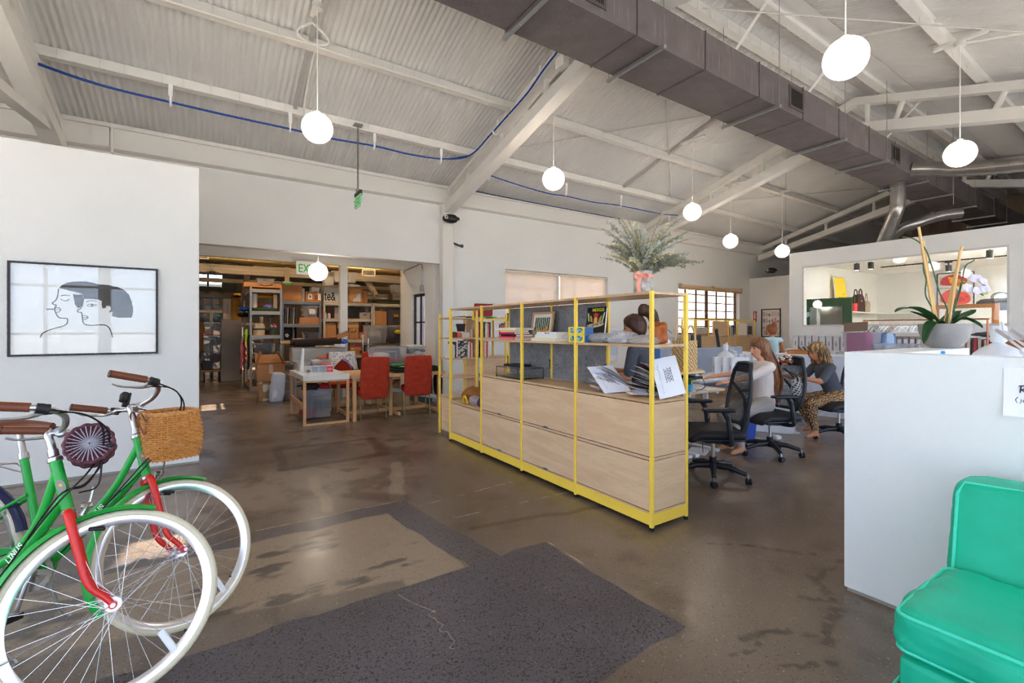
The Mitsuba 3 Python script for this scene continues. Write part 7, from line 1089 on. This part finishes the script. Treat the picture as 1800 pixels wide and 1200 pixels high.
for i, (P, l) in enumerate(((((4.5, 3.1, .93), (4.47, 3.02, .80), (4.40, 3.08, .745)), 'from the standing desk'), (((4.52, 3.11, .7), (4.60, 3.05, .45), (4.55, 3.1, .2), (4.7, 3.2, .02)), 'down beside the beech desk'), (((3.6, 3.09, .93), (3.66, 3.0, .7), (3.75, 3.05, .4), (3.8, 3.2, .02)), 'under the standing desk'))): solo('power_cable', tube(spline(P, 6), .004, 5), BLACK, 'black cable hanging ' + l, 'cable')
k = thing('drawer_pedestal', 'white drawer pedestal with black pulls behind the leopard print legs', 'cabinet', (6.62, 3.12, 0), 32); part(k, 'body', bx(0, .4, .02, .5, 0, .60, .004), WHT)
for i in range(3): d_ = part(k, 'drawer', bx(.006, .394, 0, .02, .02 + .195 * i, .205 + .195 * i, .002), WHT, smooth=False); part(d_, 'pull', bx(.16, .24, -.006, .0, .165 + .195 * i, .178 + .195 * i), BLACK, smooth=False)
for (x, y, w, h, c, l) in ((4.75, 3.5, .5, .62, 'c3c6cc', 'grey panel under the beech desk'), ): solo('modesty_panel', bx(4.4, 4.98, 3.9, 3.93, .1, .68, .003), M('b9bcc3', .5), 'pale grey panel under the beech desk', 'panel', smooth=False)
k = thing('recycling_bin', 'blue bin on the floor behind the second office chair', 'bin', (5.75, 3.35, 0), 20); part(k, 'body', lathe([(0, 0), (.14, 0), (.17, .30), (.16, .30), (.13, .02), (0, .02)], 4), M('2447a0', .5), smooth=False)
solo('crumpled_paper', blob((6.1, 3.1, .03), (.06, .05, .03), 5, .4, 3), M('d6d9de', .7), 'crumpled white paper on the floor by the blue bin', 'paper'); k = thing('waste_bin', 'black bin behind the nearest office chair', 'bin', (4.5, 3.55, 0)); part(k, 'body', lathe([(0, 0), (.12, 0), (.15, .30), (.14, .30), (.11, .02), (0, .02)], 20), M('1f232b', .6)); solo('computer_tower', bx(0, .18, 0, .42, 0, .40, .006), M('c9ccd2', .4), 'pale grey computer case under the standing desk', 'computer', (4.1, 3.2, .0))
solo('plastic_bag', blob((4.36, 3.3, .09), (.13, .12, .09), 6, .35), FILM, 'crumpled clear plastic bag on the floor under the desks', 'plastic bag'); solo('floor_paper', bx(-.15, .15, -.1, .1, 0, .012), M('c3c6ce', .7), 'stack of grey paper on the floor under the beech desk', 'papers', (4.75, 3.3, .0), 25)
for i in range(5): solo('desk_clutter', blob((0, 0, .04), (.07, .06, .04), i + 20, .35), M(('c9b38f', '8a3038', 'e8c23a', '9fd82f', 'b9a9a0')[i], .7), ('tan', 'maroon', 'yellow', 'lime green', 'dusty pink')[i] + ' bundle among the things on the long white desk', 'bundle', ((5.6, 5.9, 5.5, 7.0, 6.3)[i], (4.3, 4.32, 4.0, 4.3, 4.35)[i], .731))
k = thing('monitor', 'black monitor behind the left desk lamp', 'monitor', (7.6, 5.3, .95), 20); part(k, 'panel', bx(-.30, .30, 0, .03, .02, .36, .006), M('16181d', .4)); part(k, 'stand', bx(-.04, .04, .03, .06, -.22, .1), BLACK)
solo('desk', cat(bx(6.6, 8.4, 5.25, 5.9, .70, .73), [bx(x, x + .05, 5.5, 5.6, 0, .7) for x in (6.7, 8.2)]), WHT, 'white desk under the black monitor', 'desk', smooth=False); solo('drawing_tube', cyl((8.5, 5.2, .93), (8.2, 5.0, 1.42), .03, 12) if False else cyl((8.55, 5.45, .925), (8.35, 5.4, 1.42), .03, 12), M('2a2a2c', .5), 'black and white tube standing left of the far woman', 'tube'); solo('teal_bundle', blob((7.95, 5.55, .78), (.1, .08, .05), 4, .3), M('2fa58a', .7), 'teal bundle near the black monitor', 'bundle')
# white cupboards
def cupboard(x, y0, y1, n, h, d, label):
    k = thing('cupboard', label, 'cabinet', (x, y0, 0)); L = y1 - y0; part(k, 'body', bx(.02, d, 0, L, 0, h - .02), WHT, smooth=False); part(k, 'top', bx(0, d + .01, -.005, L + .005, h - .02, h, .002), WHT)
    for i in range(n): q = part(k, 'door', bx(0, .02, L * i / n + .004, L * (i + 1) / n - .004, .06, h - .025, .002), M('d0d8ea', .4)); 
cupboard(8.4, 1.6, 4.35, 6, .99, .5, 'row of white cupboards in front of the white room'); cupboard(10.22, 1.5, 5.1, 7, 1.0, .5, 'low white cupboards along the wall of the white room carrying the binders')
for i in range(8): binder(10.28, 4.80 - .125 * i, 1.0, 'cfcdd2', ('first', 'second', 'third', 'fourth', 'fifth', 'sixth', 'seventh', 'eighth')[i] + ' white box binder from the left under the interior window', 'white box binders under the window', w=.10)
for i in range(5): binder(10.28, 3.16 - .09 * i, 1.0, '8f867c', ('first', 'second', 'third', 'fourth', 'fifth')[i] + ' brown grey binder left of the orchid', 'brown grey binders left of the orchid', w=.08)
k = thing('wooden_tray', 'long wooden tray with cut outs on the white cupboards', 'tray', (8.45, 3.62, .99)); part(k, 'body', cat(bx(0, .02, 0, .5, 0, .07), bx(.25, .27, 0, .5, 0, .07), bx(0, .27, 0, .02, 0, .07), bx(0, .27, .48, .5, 0, .07), bx(0, .27, 0, .5, 0, .012)), M('b9783c', .5), smooth=False); part(k, 'slot', cat(bx(-.001, .0, .38, .41, .03, .04), bx(-.001, .0, .44, .47, .03, .04)), M('e9dccb', .5), kind='stuff', smooth=False)
for i in range(4): solo('tool', cyl((8.55 + .02 * i, 3.7 + .07 * i, 1.02), (8.6, 3.8 + .07 * i, 1.11), .012, 8), M(('3a2a20', '8a5a2c', '2a2523', '6b4a2c')[i], .6), ('dark', 'orange brown', 'black', 'brown')[i] + ' tool handle in the wooden tray', 'tool')
tub(8.45, 8.85, 2.9, .38, .992, 1.37, 'clear bin with a pink file box on the white cupboards', BINC, None); solo('file_box', bx(8.49, 8.80, 2.98, 3.24, 1.0, 1.36, .004), M('9c3f72', .5), 'pink purple file box inside the clear bin', 'box', smooth=False); solo('cardboard_sheet', basis(bx(0, .4, 0, .14, 0, .006), (8.47, 3.27, 1.37), (0, -.8, .05), (.1, .0, 1)), M('7d6558', .7), 'brown card flap standing out of the pink file box', 'card'); tub(8.45, 8.8, 2.42, .45, .992, 1.20, 'wide shallow clear bin beside the pink file box', BINC, ('b9bcc8',), fill=.6, seed=12)
# clothes rail
k = thing('clothes_rail', 'copper clothes rail in front of the interior window', 'clothes rail'); COP = M('b9785a', .25, .9); part(k, 'rail', cyl((9.9, 3.52, 1.57), (9.9, 1.9, 1.57), .012, 12), COP)
for y in (3.50, 1.92): part(k, 'post', cyl((9.9, y, .02), (9.9, y, 1.57), .012, 10), COP); part(k, 'foot', cyl((9.7, y, .02), (10.1, y, .02), .012, 10), COP)
def hanger(y, c, label, mat=None):
    k = thing('coat_hanger', label, 'hanger', (9.9, y, 1.565), RNG.uniform(-8, 8)); m_ = mat or M(c, .4); part(k, 'hook', tube(spline([(0, 0, -.10), (0, 0, -.05), (.018, 0, -.025), (.018, 0, .005), (0, 0, .016), (-.016, 0, .006)], 5), .003, 6), M('c9c9cc', .3, .9)); part(k, 'bar', tube(spline([(-.21, 0, -.20), (-.1, 0, -.135), (0, 0, -.10), (.1, 0, -.135), (.21, 0, -.20)], 5) if mat is None else np.array([(-.2, 0, -.19), (0, 0, -.10), (.2, 0, -.19)]), .007, 6), m_); part(k, 'cross_bar', cyl((-.21, 0, -.20), (.21, 0, -.20), .005, 6), m_); return k
for i, y in enumerate((3.36, 3.31, 3.26, 3.21, 3.15)):
    hanger(y, '1b1c20' if i < 2 else 'e6e8ec', ('first black hanger holding a blue shirt', 'second black hanger holding a blue shirt', 'first white hanger over the blue shirts', 'second white hanger over the blue shirts', 'third white hanger over the blue shirts')[i])
    b = rbox((0, 0, -.40), (.40, .035, .46), .016, 4, .004, i, .02); v = np.asarray(b.vertices); v[:, 2] -= .10 * (np.abs(v[:, 0]) / .2) * np.clip((v[:, 2] + .4) / .23, 0, 1); b.vertices = v; q = thing('shirt', ('light', 'mid', 'faded', 'soft', 'pale')[i] + ' blue denim shirt hanging on the copper rail', 'shirt', (9.9, y - .012, 1.565), group='denim shirts on the rail'); part(q, 'body', b, M(('5f7da6', '54719b', '6b88ad', '7d97b8', '8fa6c4')[i], .9), smooth=50); part(q, 'sleeve', cat([tube([(s * .19, 0, -.24), (s * .22, .0, -.36), (s * .21, .0, -.46)], .035, 8) for s in (-1, 1)]), M('6b88ad', .9), kind='stuff')
hanger(3.10, 'b98a5e', 'wooden hanger tilted on the copper rail', M('c9975f', .5))
for i in range(6): hanger(3.0 - .045 * i, 'eef0f4', ('first', 'second', 'third', 'fourth', 'fifth', 'sixth')[i] + ' empty white hanger right of the wooden one', )
r = random.Random(21); y = 2.24
for i in range(9):
    t_ = r.uniform(.025, .05); c = ('7a6a5a', 'd8cfc0', '3a3436', 'b9404a', 'c8c0b0', '5a3a4a', 'd9b8b0', '8a2f4a', '2a2a30')[i]; book(10.34, y, 1.0, .24 + .04 * r.random(), .2, t_, c, ('taupe', 'cream', 'black', 'red', 'stone', 'plum', 'blush', 'wine', 'ink')[i] + ' book standing right of the orchid', stand=True); y -= t_ + .004
solo('wooden_box', bx(0, .3, 0, .24, 0, .25, .004), M('9a5f30', .5), 'orange brown wooden box right of the orchid pot', 'box', (9.96, 1.56, 1.0), smooth=False); solo('cupboard', bx(9.95, 10.2, 1.5, 1.88, 0, .998), WHT, 'white cupboard under the wooden box', 'cabinet', smooth=False); solo('dark_cloth', blob((10.4, 2.0, 1.33), (.1, .2, .04), 6, .35), M('4a4a52', .9), 'dark grey bundle on top of the books right of the orchid', 'cloth')
# far yellow shelving by the window
F = thing('shelving_unit', 'far yellow framed shelving unit with maple panels under the bright window', 'shelving unit'); fy0, fy1 = 7.60, 7.98
for x in (10.8, 11.41, 12.34, 12.78, 13.70):
    for y in (fy0, fy1): part(F, 'post', bx(x, x + .03, y, y + .03, 0, 1.70, .002), YEL)
part(F, 'top_rail', cat(bx(10.8, 13.73, fy0, fy0 + .03, 1.675, 1.70), bx(10.8, 13.73, fy1, fy1 + .03, 1.675, 1.70)), YEL, kind='stuff')
for z in (1.24, .62): part(F, 'shelf', bx(10.83, 13.7, fy0 + .01, fy1 + .02, z - .02, z), MAPLET)
part(F, 'panel', bx(11.62, 12.31, fy0 + .01, fy0 + .03, 1.245, 1.65, .001), MAPLE); part(F, 'panel', bx(12.40, 12.76, fy1 - .02, fy1, 1.245, 1.65, .001), MAPLE)
for x0, x1 in ((10.83, 11.40), (11.45, 12.33), (12.38, 12.77), (12.82, 13.69)): part(F, 'drawer_front', bx(x0, x1, fy0 + .002, fy0 + .02, .65, 1.21, .001), MAPLE); part(F, 'drawer_front', bx(x0, x1, fy0 + .002, fy0 + .02, .06, .6, .001), MAPLE)
for i in range(7): book(12.40 + .05 * i, 7.66, 1.242, .30 - .03 * (i % 3), .2, .03, ('d6d2cc', '3a4a6b', 'b9404a', 'e0dcd6', '8fa3b8', 'c9b9a0', '2f3f7a')[i], ('white', 'navy', 'red', 'ivory', 'steel blue', 'sand', 'royal blue')[i] + ' book standing in the far yellow shelving', stand=True, rz=90)
solo('sign_board', bx(10.95, 11.38, 7.62, 7.64, 1.30, 1.48), M('b9b0a4', .6), 'small pale sign standing on the far yellow shelving', 'sign', smooth=False); solo('box_row', bx(10.9, 11.5, 7.63, 7.8, 1.245, 1.295), M('a8854f', .6), 'flat tan box before the small pale sign', 'box', smooth=False)
for i in range(4): solo('small_box', bx(0, .11, 0, .1, 0, .07), M(('23242c', '34363e', '1d1e24', '3f4149')[i], .6), ('first', 'second', 'third', 'fourth')[i] + ' dark small box left of the maple panel', 'box', (11.46 + .12 * i, 7.48 + .0, 1.0), smooth=False) if False else None
solo('magazine_file', bx(13.3, 13.62, 7.63, 7.9, 1.245, 1.60), M('c9c4ba', .6), 'pale magazine file at the right end of the far yellow shelving', 'box', smooth=False); solo('photo_card', bx(13.36, 13.58, 7.618, 7.626, 1.27, 1.52), M('4a3f44', .5), 'dark photo card in front of the pale magazine file', 'photo', smooth=False)

# ------------------------------------------------------------------ on the walls
k = thing('framed_picture', 'large black framed line drawing of two faces in profile on the left wall', 'picture', m=T().translate([0, 5.944, 0])); PX0, PX1, PZ0, PZ1 = -1.453, -.386, 1.163, 2.018
part(k, 'frame', cat(bx(PX0, PX1, -.03, 0, PZ0, PZ0 + .017), bx(PX0, PX1, -.03, 0, PZ1 - .017, PZ1), bx(PX0, PX0 + .017, -.03, 0, PZ0, PZ1), bx(PX1 - .017, PX1, -.03, 0, PZ0, PZ1)), M('1b171a', .4), smooth=False); part(k, 'paper', bx(PX0 + .015, PX1 - .015, -.008, -.002, PZ0 + .015, PZ1 - .015), M('dcdedd', .7), smooth=False); part(k, 'glazing', grid_mesh(*[np.array(a, float) for a in ([[PX0 + .015, PX1 - .015]] * 2, [[-.022] * 2] * 2, [[PZ0 + .015] * 2, [PZ1 - .015] * 2])]), PANE)
def art(poly, h=.0015): return basis(prism(poly, h), (0, -.008, 0), (1, 0, 0), (0, 0, 1))
def line(P, w=.0042, s=4): return art(LineString(spline(P, s)[:, :2]).buffer(w))
hairp = [(-1.12, 1.789), (-1.103, 1.816), (-1.064, 1.844), (-1.005, 1.858), (-.945, 1.863), (-.895, 1.857), (-.844, 1.839), (-.771, 1.838), (-.707, 1.823), (-.654, 1.798), (-.616, 1.751), (-.594, 1.681), (-.583, 1.611), (-.586, 1.555), (-.597, 1.522), (-.697, 1.521), (-.744, 1.538), (-.739, 1.58), (-.76, 1.576), (-.747, 1.607), (-.755, 1.634), (-.786, 1.636), (-.792, 1.613), (-.815, 1.609), (-.82, 1.653), (-.818, 1.68), (-.844, 1.693), (-.895, 1.698), (-.95, 1.696), (-.955, 1.743), (-1.035, 1.766)]
hair2 = [(-1.025, 1.74), (-.995, 1.735), (-.955, 1.74), (-.953, 1.683), (-.963, 1.628), (-.987, 1.604), (-1.01, 1.64)]
part(k, 'drawn_hair', cat(art(hairp), art(hair2, .0014)), M('2f2b2c', .7), smooth=False)
z2 = lambda L: [(a, b, 0) for a, b in L]
f1 = [(-1.124, 1.779), (-1.129, 1.716), (-1.143, 1.676), (-1.164, 1.653), (-1.162, 1.642), (-1.139, 1.63), (-1.148, 1.61), (-1.149, 1.584), (-1.141, 1.558), (-1.132, 1.532), (-1.117, 1.515), (-1.088, 1.51), (-1.064, 1.506), (-1.062, 1.48), (-1.072, 1.453), (-1.103, 1.433), (-1.16, 1.413), (-1.208, 1.387), (-1.234, 1.364), (-1.245, 1.335)]
f2 = [(-.95, 1.696), (-.955, 1.662), (-.96, 1.628), (-.975, 1.601), (-.992, 1.587), (-.99, 1.571), (-.965, 1.564), (-.96, 1.534), (-.957, 1.508), (-.953, 1.474), (-.935, 1.451), (-.895, 1.446), (-.833, 1.451), (-.792, 1.447), (-.765, 1.421), (-.75, 1.379), (-.739, 1.331)]
for f_ in (f1, f2): part(k, 'drawn_line', line(z2(f_)), M('2a1f22', .7), smooth=False)
for L_, w in (([(-1.203, 1.589), (-1.146, 1.59)], .003), ([(-1.203, 1.596), (-1.146, 1.597)], .002), ([(-1.148, 1.606), (-1.122, 1.607), (-1.108, 1.589), (-1.124, 1.567), (-1.146, 1.568)], .0032), ([(-1.146, 1.588), (-1.108, 1.589)], .0026), ([(-1.105, 1.719), (-1.079, 1.727), (-1.049, 1.723)], .0035), ([(-1.108, 1.688), (-1.093, 1.678), (-1.074, 1.674), (-1.051, 1.686)], .003), ([(-.963, 1.537), (-.94, 1.539), (-.917, 1.522), (-.937, 1.504), (-.96, 1.505)], .0032), ([(-.957, 1.521), (-.92, 1.522)], .0025), ([(-.927, 1.67), (-.9, 1.682), (-.859, 1.676)], .0034), ([(-.925, 1.636), (-.9, 1.649), (-.857, 1.641), (-.885, 1.628), (-.91, 1.627), (-.925, 1.636)], .0028), ([(-.762, 1.576), (-.75, 1.593), (-.747, 1.614), (-.755, 1.634)], .004)): part(k, 'drawn_line', line(z2(L_), w), M('2a1f22', .7), smooth=False)
part(k, 'drawn_iris', art([(-.889 + .008 * math.cos(a), 1.639 + .009 * math.sin(a)) for a in np.arange(12) * .5236]), M('2a1f22', .7), smooth=False)
k = thing('framed_picture', 'white framed print with a red panel on the window wall', 'picture', (4.43, 8.2, 1.55)); part(k, 'frame', cat(bx(0, .59, -.025, 0, 0, .03), bx(0, .59, -.025, 0, .42, .45), bx(0, .03, -.025, 0, .03, .42), bx(.56, .59, -.025, 0, .03, .42)), M('dcdcd8', .5), smooth=False); part(k, 'paper', bx(.03, .56, -.006, -.001, .03, .42), M('d6d6d2', .7), smooth=False); part(k, 'red_panel', bx(.08, .51, -.008, -.006, .06, .385), M('8f1f28', .6), smooth=False)
k = thing('framed_picture', 'dark framed poster with small pale pictures on the back wall', 'picture', (14.48, 7.24, 1.19)); part(k, 'frame', cat(bx(-.03, 0, 0, .58, 0, .025), bx(-.03, 0, 0, .58, .835, .86), bx(-.03, 0, 0, .025, .025, .835), bx(-.03, 0, .555, .58, .025, .835)), M('2c2220', .5), smooth=False); part(k, 'paper', bx(-.01, 0, .025, .555, .025, .835), M('d9cfc8', .7), smooth=False)
r = random.Random(4)
for i in range(24): a, b = .05 + .085 * (i % 6), .06 + .19 * (i // 6); part(k, 'print', bx(-.012, -.01, a, a + r.uniform(.04, .075), b, b + r.uniform(.06, .15)), M(('b9a39a', 'c9b9b4', '8a7a74', 'd8b56a', 'c98f80', 'b4b0b4')[r.randrange(6)], .6), smooth=False)
k = thing('fire_sign', 'red fire extinguisher sign on the back wall', 'sign', (14.478, 7.98, 1.66)); part(k, 'plate', bx(-.004, 0, 0, .1, 0, .33), M('c3202c', .4), smooth=False); part(k, 'pictogram', cat(bx(-.006, -.004, .03, .07, .1, .28), bx(-.006, -.004, .02, .08, .03, .05), bx(-.006, -.004, .045, .055, .05, .1), bx(-.006, -.004, .03, .07, .29, .31)), M('e9dcd8', .5), kind='stuff', smooth=False)
# roller blinds
BL = 'material_blind'; scene[BL] = {'type': 'principledthin', 'base_color': rgb('f6ece0'), 'roughness': .8, 'diff_trans': 1.75, 'spec_trans': 0.0}
for i, (x0, x1, l) in enumerate(((5.27, 6.71, 'left'), (6.75, 8.20, 'right'))): k = thing('roller_blind', f'{l} cream roller blind drawn down over the left window', 'blind'); part(k, 'cloth', grid_mesh(*[np.array(a, float) for a in ([[x0, x1]] * 2, [[8.235] * 2] * 2, [[1.18] * 2, [2.63] * 2])]), BL); part(k, 'tube', cyl((x0, 8.24, 2.645), (x1, 8.24, 2.645), .022, 14), M('d9cfc2', .5)); part(k, 'bottom_bar', bx(x0, x1, 8.228, 8.242, 1.165, 1.18), M('c9bfb2', .5))
for i, (x0, x1, l) in enumerate(((10.94, 12.39, 'left'), (12.42, 13.88, 'right'))): k = thing('roller_blind', f'{l} beige blind rolled up at the top of the bright window', 'blind'); part(k, 'roll', cyl((x0, 8.17, 2.60), (x1, 8.17, 2.60), .065, 16), M('c9ab8a', .7)); part(k, 'bracket', cat(bx(x0 - .01, x0, 8.1, 8.2, 2.55, 2.68), bx(x1, x1 + .01, 8.1, 8.2, 2.55, 2.68)), M('a8927a', .6), kind='stuff'); part(k, 'bottom_bar', bx(x0, x1, 8.12, 8.14, 2.53, 2.55), M('b99a78', .6))
solo('pull_cord', cyl((13.4, 8.1, 2.55), (11.5, 7.9, 1.75), .004, 5), M('c9c2b8', .6), 'slanting thin cord in front of the bright window', 'cord')

# ------------------------------------------------------------------ inside the white room
lampm = lambda t, m_, k_: scene.__setitem__(part(t, 'lens', m_, 'material_globe', smooth=False), None)
def track_spot(x, y, label):
    t = thing('track_spot', label, 'spotlight', (x, y, 2.9), group='black track spotlights'); part(t, 'adapter', bx(-.02, .02, -.06, .06, -.05, -.022), BLACK); part(t, 'stem', cyl((0, 0, -.05), (0, 0, -.10), .012, 8), BLACK); part(t, 'can', cyl((0, 0, -.10), (0, 0, -.24), .05, 18), M('2a2728', .5)); q = part(t, 'lens', lathe([(.04, -.2415), (0, -.2415)], 18), 'material_globe', smooth=False); scene[q]['emitter'] = {'type': 'area', 'radiance': {'type': 'rgb', 'value': [LAMP * 16 * c for c in (1, .9, .74)]}}
for x, l in ((11.5, 'front'), (13.4, 'rear')): k = solo('lighting_track', bx(x - .018, x + .018, .9, 4.4, 2.878, 2.9), BLACK, f'{l} black lighting track on the ceiling of the white room', 'lighting track', smooth=False)
for x, y, l in ((11.5, 4.2, 'leftmost on the front track'), (11.5, 3.95, 'second on the front track'), (13.4, 3.2, 'big one on the rear track'), (11.5, 2.2, 'right of the stakes on the front track'), (13.4, 1.6, 'right end of the rear track')): track_spot(x, y, 'black track spotlight, ' + l)
k = thing('panel_lamp', 'flat ceiling lamp panel of the white room', 'ceiling lamp', (12.3, 1.12, 2.9)); q = part(k, 'diffuser', bx(-.5, .5, -.5, .5, -.02, -.002), 'material_globe', smooth=False); scene[q]['emitter'] = {'type': 'area', 'radiance': {'type': 'rgb', 'value': [LAMP * 3.2 * c for c in (1, .95, .85)]}}
solo('wall_shelf', cat(bx(11.6, 15.25, 4.75, 5.1, 1.82, 1.845, .002), bx(14.95, 15.3, 2.0, 4.75, 1.82, 1.845, .002)), M('e3e3de', .5), 'long white L-shaped shelf in the white room', 'shelf', smooth=False)
k = thing('mirror', 'mirror with a wide dark green frame behind the interior window', 'mirror', (11.15, 4.16, 1.10)); GF = M('2f5236', .5); part(k, 'frame', cat(bx(0, .03, 0, .17, 0, .98), bx(0, .03, .80, .98, 0, .98), bx(0, .03, .17, .80, .80, .98), bx(0, .03, .17, .80, 0, .12)), GF, smooth=False); part(k, 'glass', bx(.008, .014, .165, .805, .115, .805), M('c9cfcc', .06, .9), smooth=False); part(k, 'notes', cat(bx(-.003, 0, .84, .94, .58, .68), bx(-.003, 0, .80, .86, .6, .7)), M('b9cdd3', .6), kind='stuff', smooth=False)
solo('mirror_stand', cat(bx(11.15, 11.5, 4.16, 5.08, .0, 1.095)), M('d9d9d4', .6), 'white cabinet under the green framed mirror', 'cabinet', smooth=False)
def leaning(k_, **k): return k_
k = thing('framed_picture', 'yellow OUI poster in a thin white frame leaning on the white shelf', 'picture', m=T().translate([12.45, 4.93, 1.847]).rotate([1, 0, 0], -7)); part(k, 'frame', cat(bx(0, .66, 0, .02, 0, .03), bx(0, .66, 0, .02, .82, .85), bx(0, .03, 0, .02, .03, .82), bx(.63, .66, 0, .02, .03, .82)), M('d0d0cc', .4), smooth=False); part(k, 'sheet', bx(.03, .63, .006, .016, .03, .82), M('e8c81c', .6), smooth=False); part(k, 'lettering', text('OUI', .2, (.13, .005, .14), (.8, 0, 0), (0, 0, 1), .001, True), M('2a2620', .6), smooth=False); part(k, 'dots', cat(cyl((.45, .004, .42), (.45, .006, .42), .012, 10), cyl((.50, .004, .42), (.50, .006, .42), .012, 10)), M('2a2620', .6), kind='stuff')
k = thing('handbag', 'dark brown round topped handbag on the white shelf', 'bag', (13.3, 4.9, 1.846)); part(k, 'body', cat(prism([(-.22, 0), (.22, 0), (.23, .15), (.17, .33), (.06, .42), (-.06, .42), (-.17, .33), (-.23, .15)], .14).apply_transform(trimesh.transformations.rotation_matrix(math.pi / 2, [1, 0, 0]))), M('3f2522', .6)); part(k, 'handle', cat([tube(spline([(-.09, y, .38), (-.07, y, .5), (0, y, .55), (.07, y, .5), (.09, y, .38)], 5), .012, 8) for y in (-.12, -.02)]), M('3a211d', .5)); part(k, 'clasp', bx(-.03, .03, -.146, -.14, .24, .28), M('c9a04a', .3, .8))
k = thing('cup', 'bright red cup with a green stem on the white shelf', 'cup', (12.95, 4.78, 1.846)); part(k, 'body', lathe([(0, 0), (.06, 0), (.065, .19), (.058, .19), (0, .17)], 20), M('d83a3f', .5)); part(k, 'stem', tube(spline([(.0, 0, .15), (.02, 0, .3), (.03, .0, .42)], 5), .006, 6), M('2f7a3f', .5))
k = thing('handbag', 'slim canvas tote with rope handles beside the brown handbag', 'bag', (13.85, 4.85, 1.846)); part(k, 'body', rbox((0, 0, .14), (.22, .1, .27), .02, 3, .01, 2, .02), M('a89a86', .85), smooth=50); part(k, 'handle', tube(spline([(-.07, 0, .26), (-.05, 0, .42), (-.02, 0, .47), (.03, 0, .42), (.05, 0, .26)], 5), .008, 6), M('8a7a64', .8))
k = thing('framed_picture', 'Los Angeles museum poster with red and yellow shapes in the white room', 'picture', m=T().translate([15.28, 3.185, 1.985]).rotate([0, 0, 1], 90)); part(k, 'frame', cat(bx(0, .68, 0, .02, 0, .02), bx(0, .68, 0, .02, .80, .82), bx(0, .02, 0, .02, .02, .80), bx(.66, .68, 0, .02, .02, .80)), M('2a2726', .4), smooth=False); part(k, 'sheet', bx(.02, .66, .004, .01, .02, .80), M('d9dad6', .7), smooth=False)
def pq(poly, c, h): part(k, 'printed_shape', basis(prism(Polygon(spline([(a, b, 0) for a, b in poly], 4, True)[:, :2]).buffer(0), .0012 + h), (.0 + .68, .0, 0) if False else (0, .024, 0), (1, 0, 0), (0, 0, 1), (0, 1, 0)), M(c, .6), smooth=False)
for poly, c in (([(.12, .62), (.25, .74), (.42, .76), (.57, .68), (.6, .55), (.4, .5), (.2, .5)], 'b8323a'), ([(.08, .48), (.2, .62), (.45, .72), (.44, .60), (.38, .50), (.18, .45)], 'e3bd2c'), ([(.06, .16), (.12, .30), (.30, .36), (.46, .40), (.60, .26), (.58, .10), (.3, .05), (.12, .06)], 'd8473e'), ([(.26, .30), (.30, .40), (.40, .42), (.44, .33), (.36, .27)], '8a93a8'), ([(.16, .14), (.2, .22), (.3, .22), (.34, .15), (.26, .10)], '6b3a36'), ([(.09, .20), (.11, .24), (.15, .23), (.14, .19)], '5a4a4c')): pq(poly, c, .0006 * len(k))
for i, s in enumerate(('Los', 'Angeles', 'County', 'Museum')): part(k, 'lettering', basis(meshkit.text_mesh(s, .045, .001), (.62 - .0, .0265, .68 - .085 * i), (-1, 0, 0), (0, 0, 1), (0, 1, 0)), M('3a3432', .6), smooth=False)
k = thing('framed_picture', 'wide wooden frame standing behind the right part of the interior window', 'picture', (11.3, 2.05, 1.10)); part(k, 'frame', cat(bx(0, .03, 0, .09, 0, .76), bx(0, .03, .78, .87, 0, .76), bx(0, .03, .09, .78, .69, .76), bx(0, .03, .09, .78, 0, .07)), M('9a6230', .45), smooth=False); part(k, 'paper', bx(.008, .014, .085, .785, .065, .695), M('d6d9d4', .7), smooth=False)
solo('low_cabinet', bx(11.25, 11.7, 1.2, 4.1, 0, 1.095, .004), M('d9d9d4', .6), 'white low cabinet under the wooden frame', 'cabinet', smooth=False); solo('low_cabinet', bx(12.3, 12.8, 1.2, 2.7, 0, 1.76, .004), M('d9d9d4', .6), 'white tall cabinet under the black holdall', 'cabinet', smooth=False)
k = thing('handbag', 'black soft holdall with thin handles in the white room', 'bag', (12.5, 2.25, 1.762), 90); part(k, 'body', rbox((0, 0, .11), (.62, .22, .22), .06, 4, .02, 4, .03), M('1c1b1d', .6), smooth=50); part(k, 'handle', cat([tube(spline([(-.12, y, .18), (-.1, y, .30), (0, y, .345), (.1, y, .30), (.12, y, .18)], 5), .008, 6) for y in (-.06, .06)]), M('1c1b1d', .5))
for i, c in enumerate(('8a3038', 'c9c4ba', 'a9a39a')): solo('bottle', cat(cyl((0, 0, 0), (0, 0, .16), .035, 12), cyl((0, 0, .16), (0, 0, .24), .014, 10)), M(c, .4), ('red', 'white', 'grey')[i] + ' bottle low on the cabinet right of the green mirror', 'bottle', (11.5, 4.05 - .13 * i, 1.097))
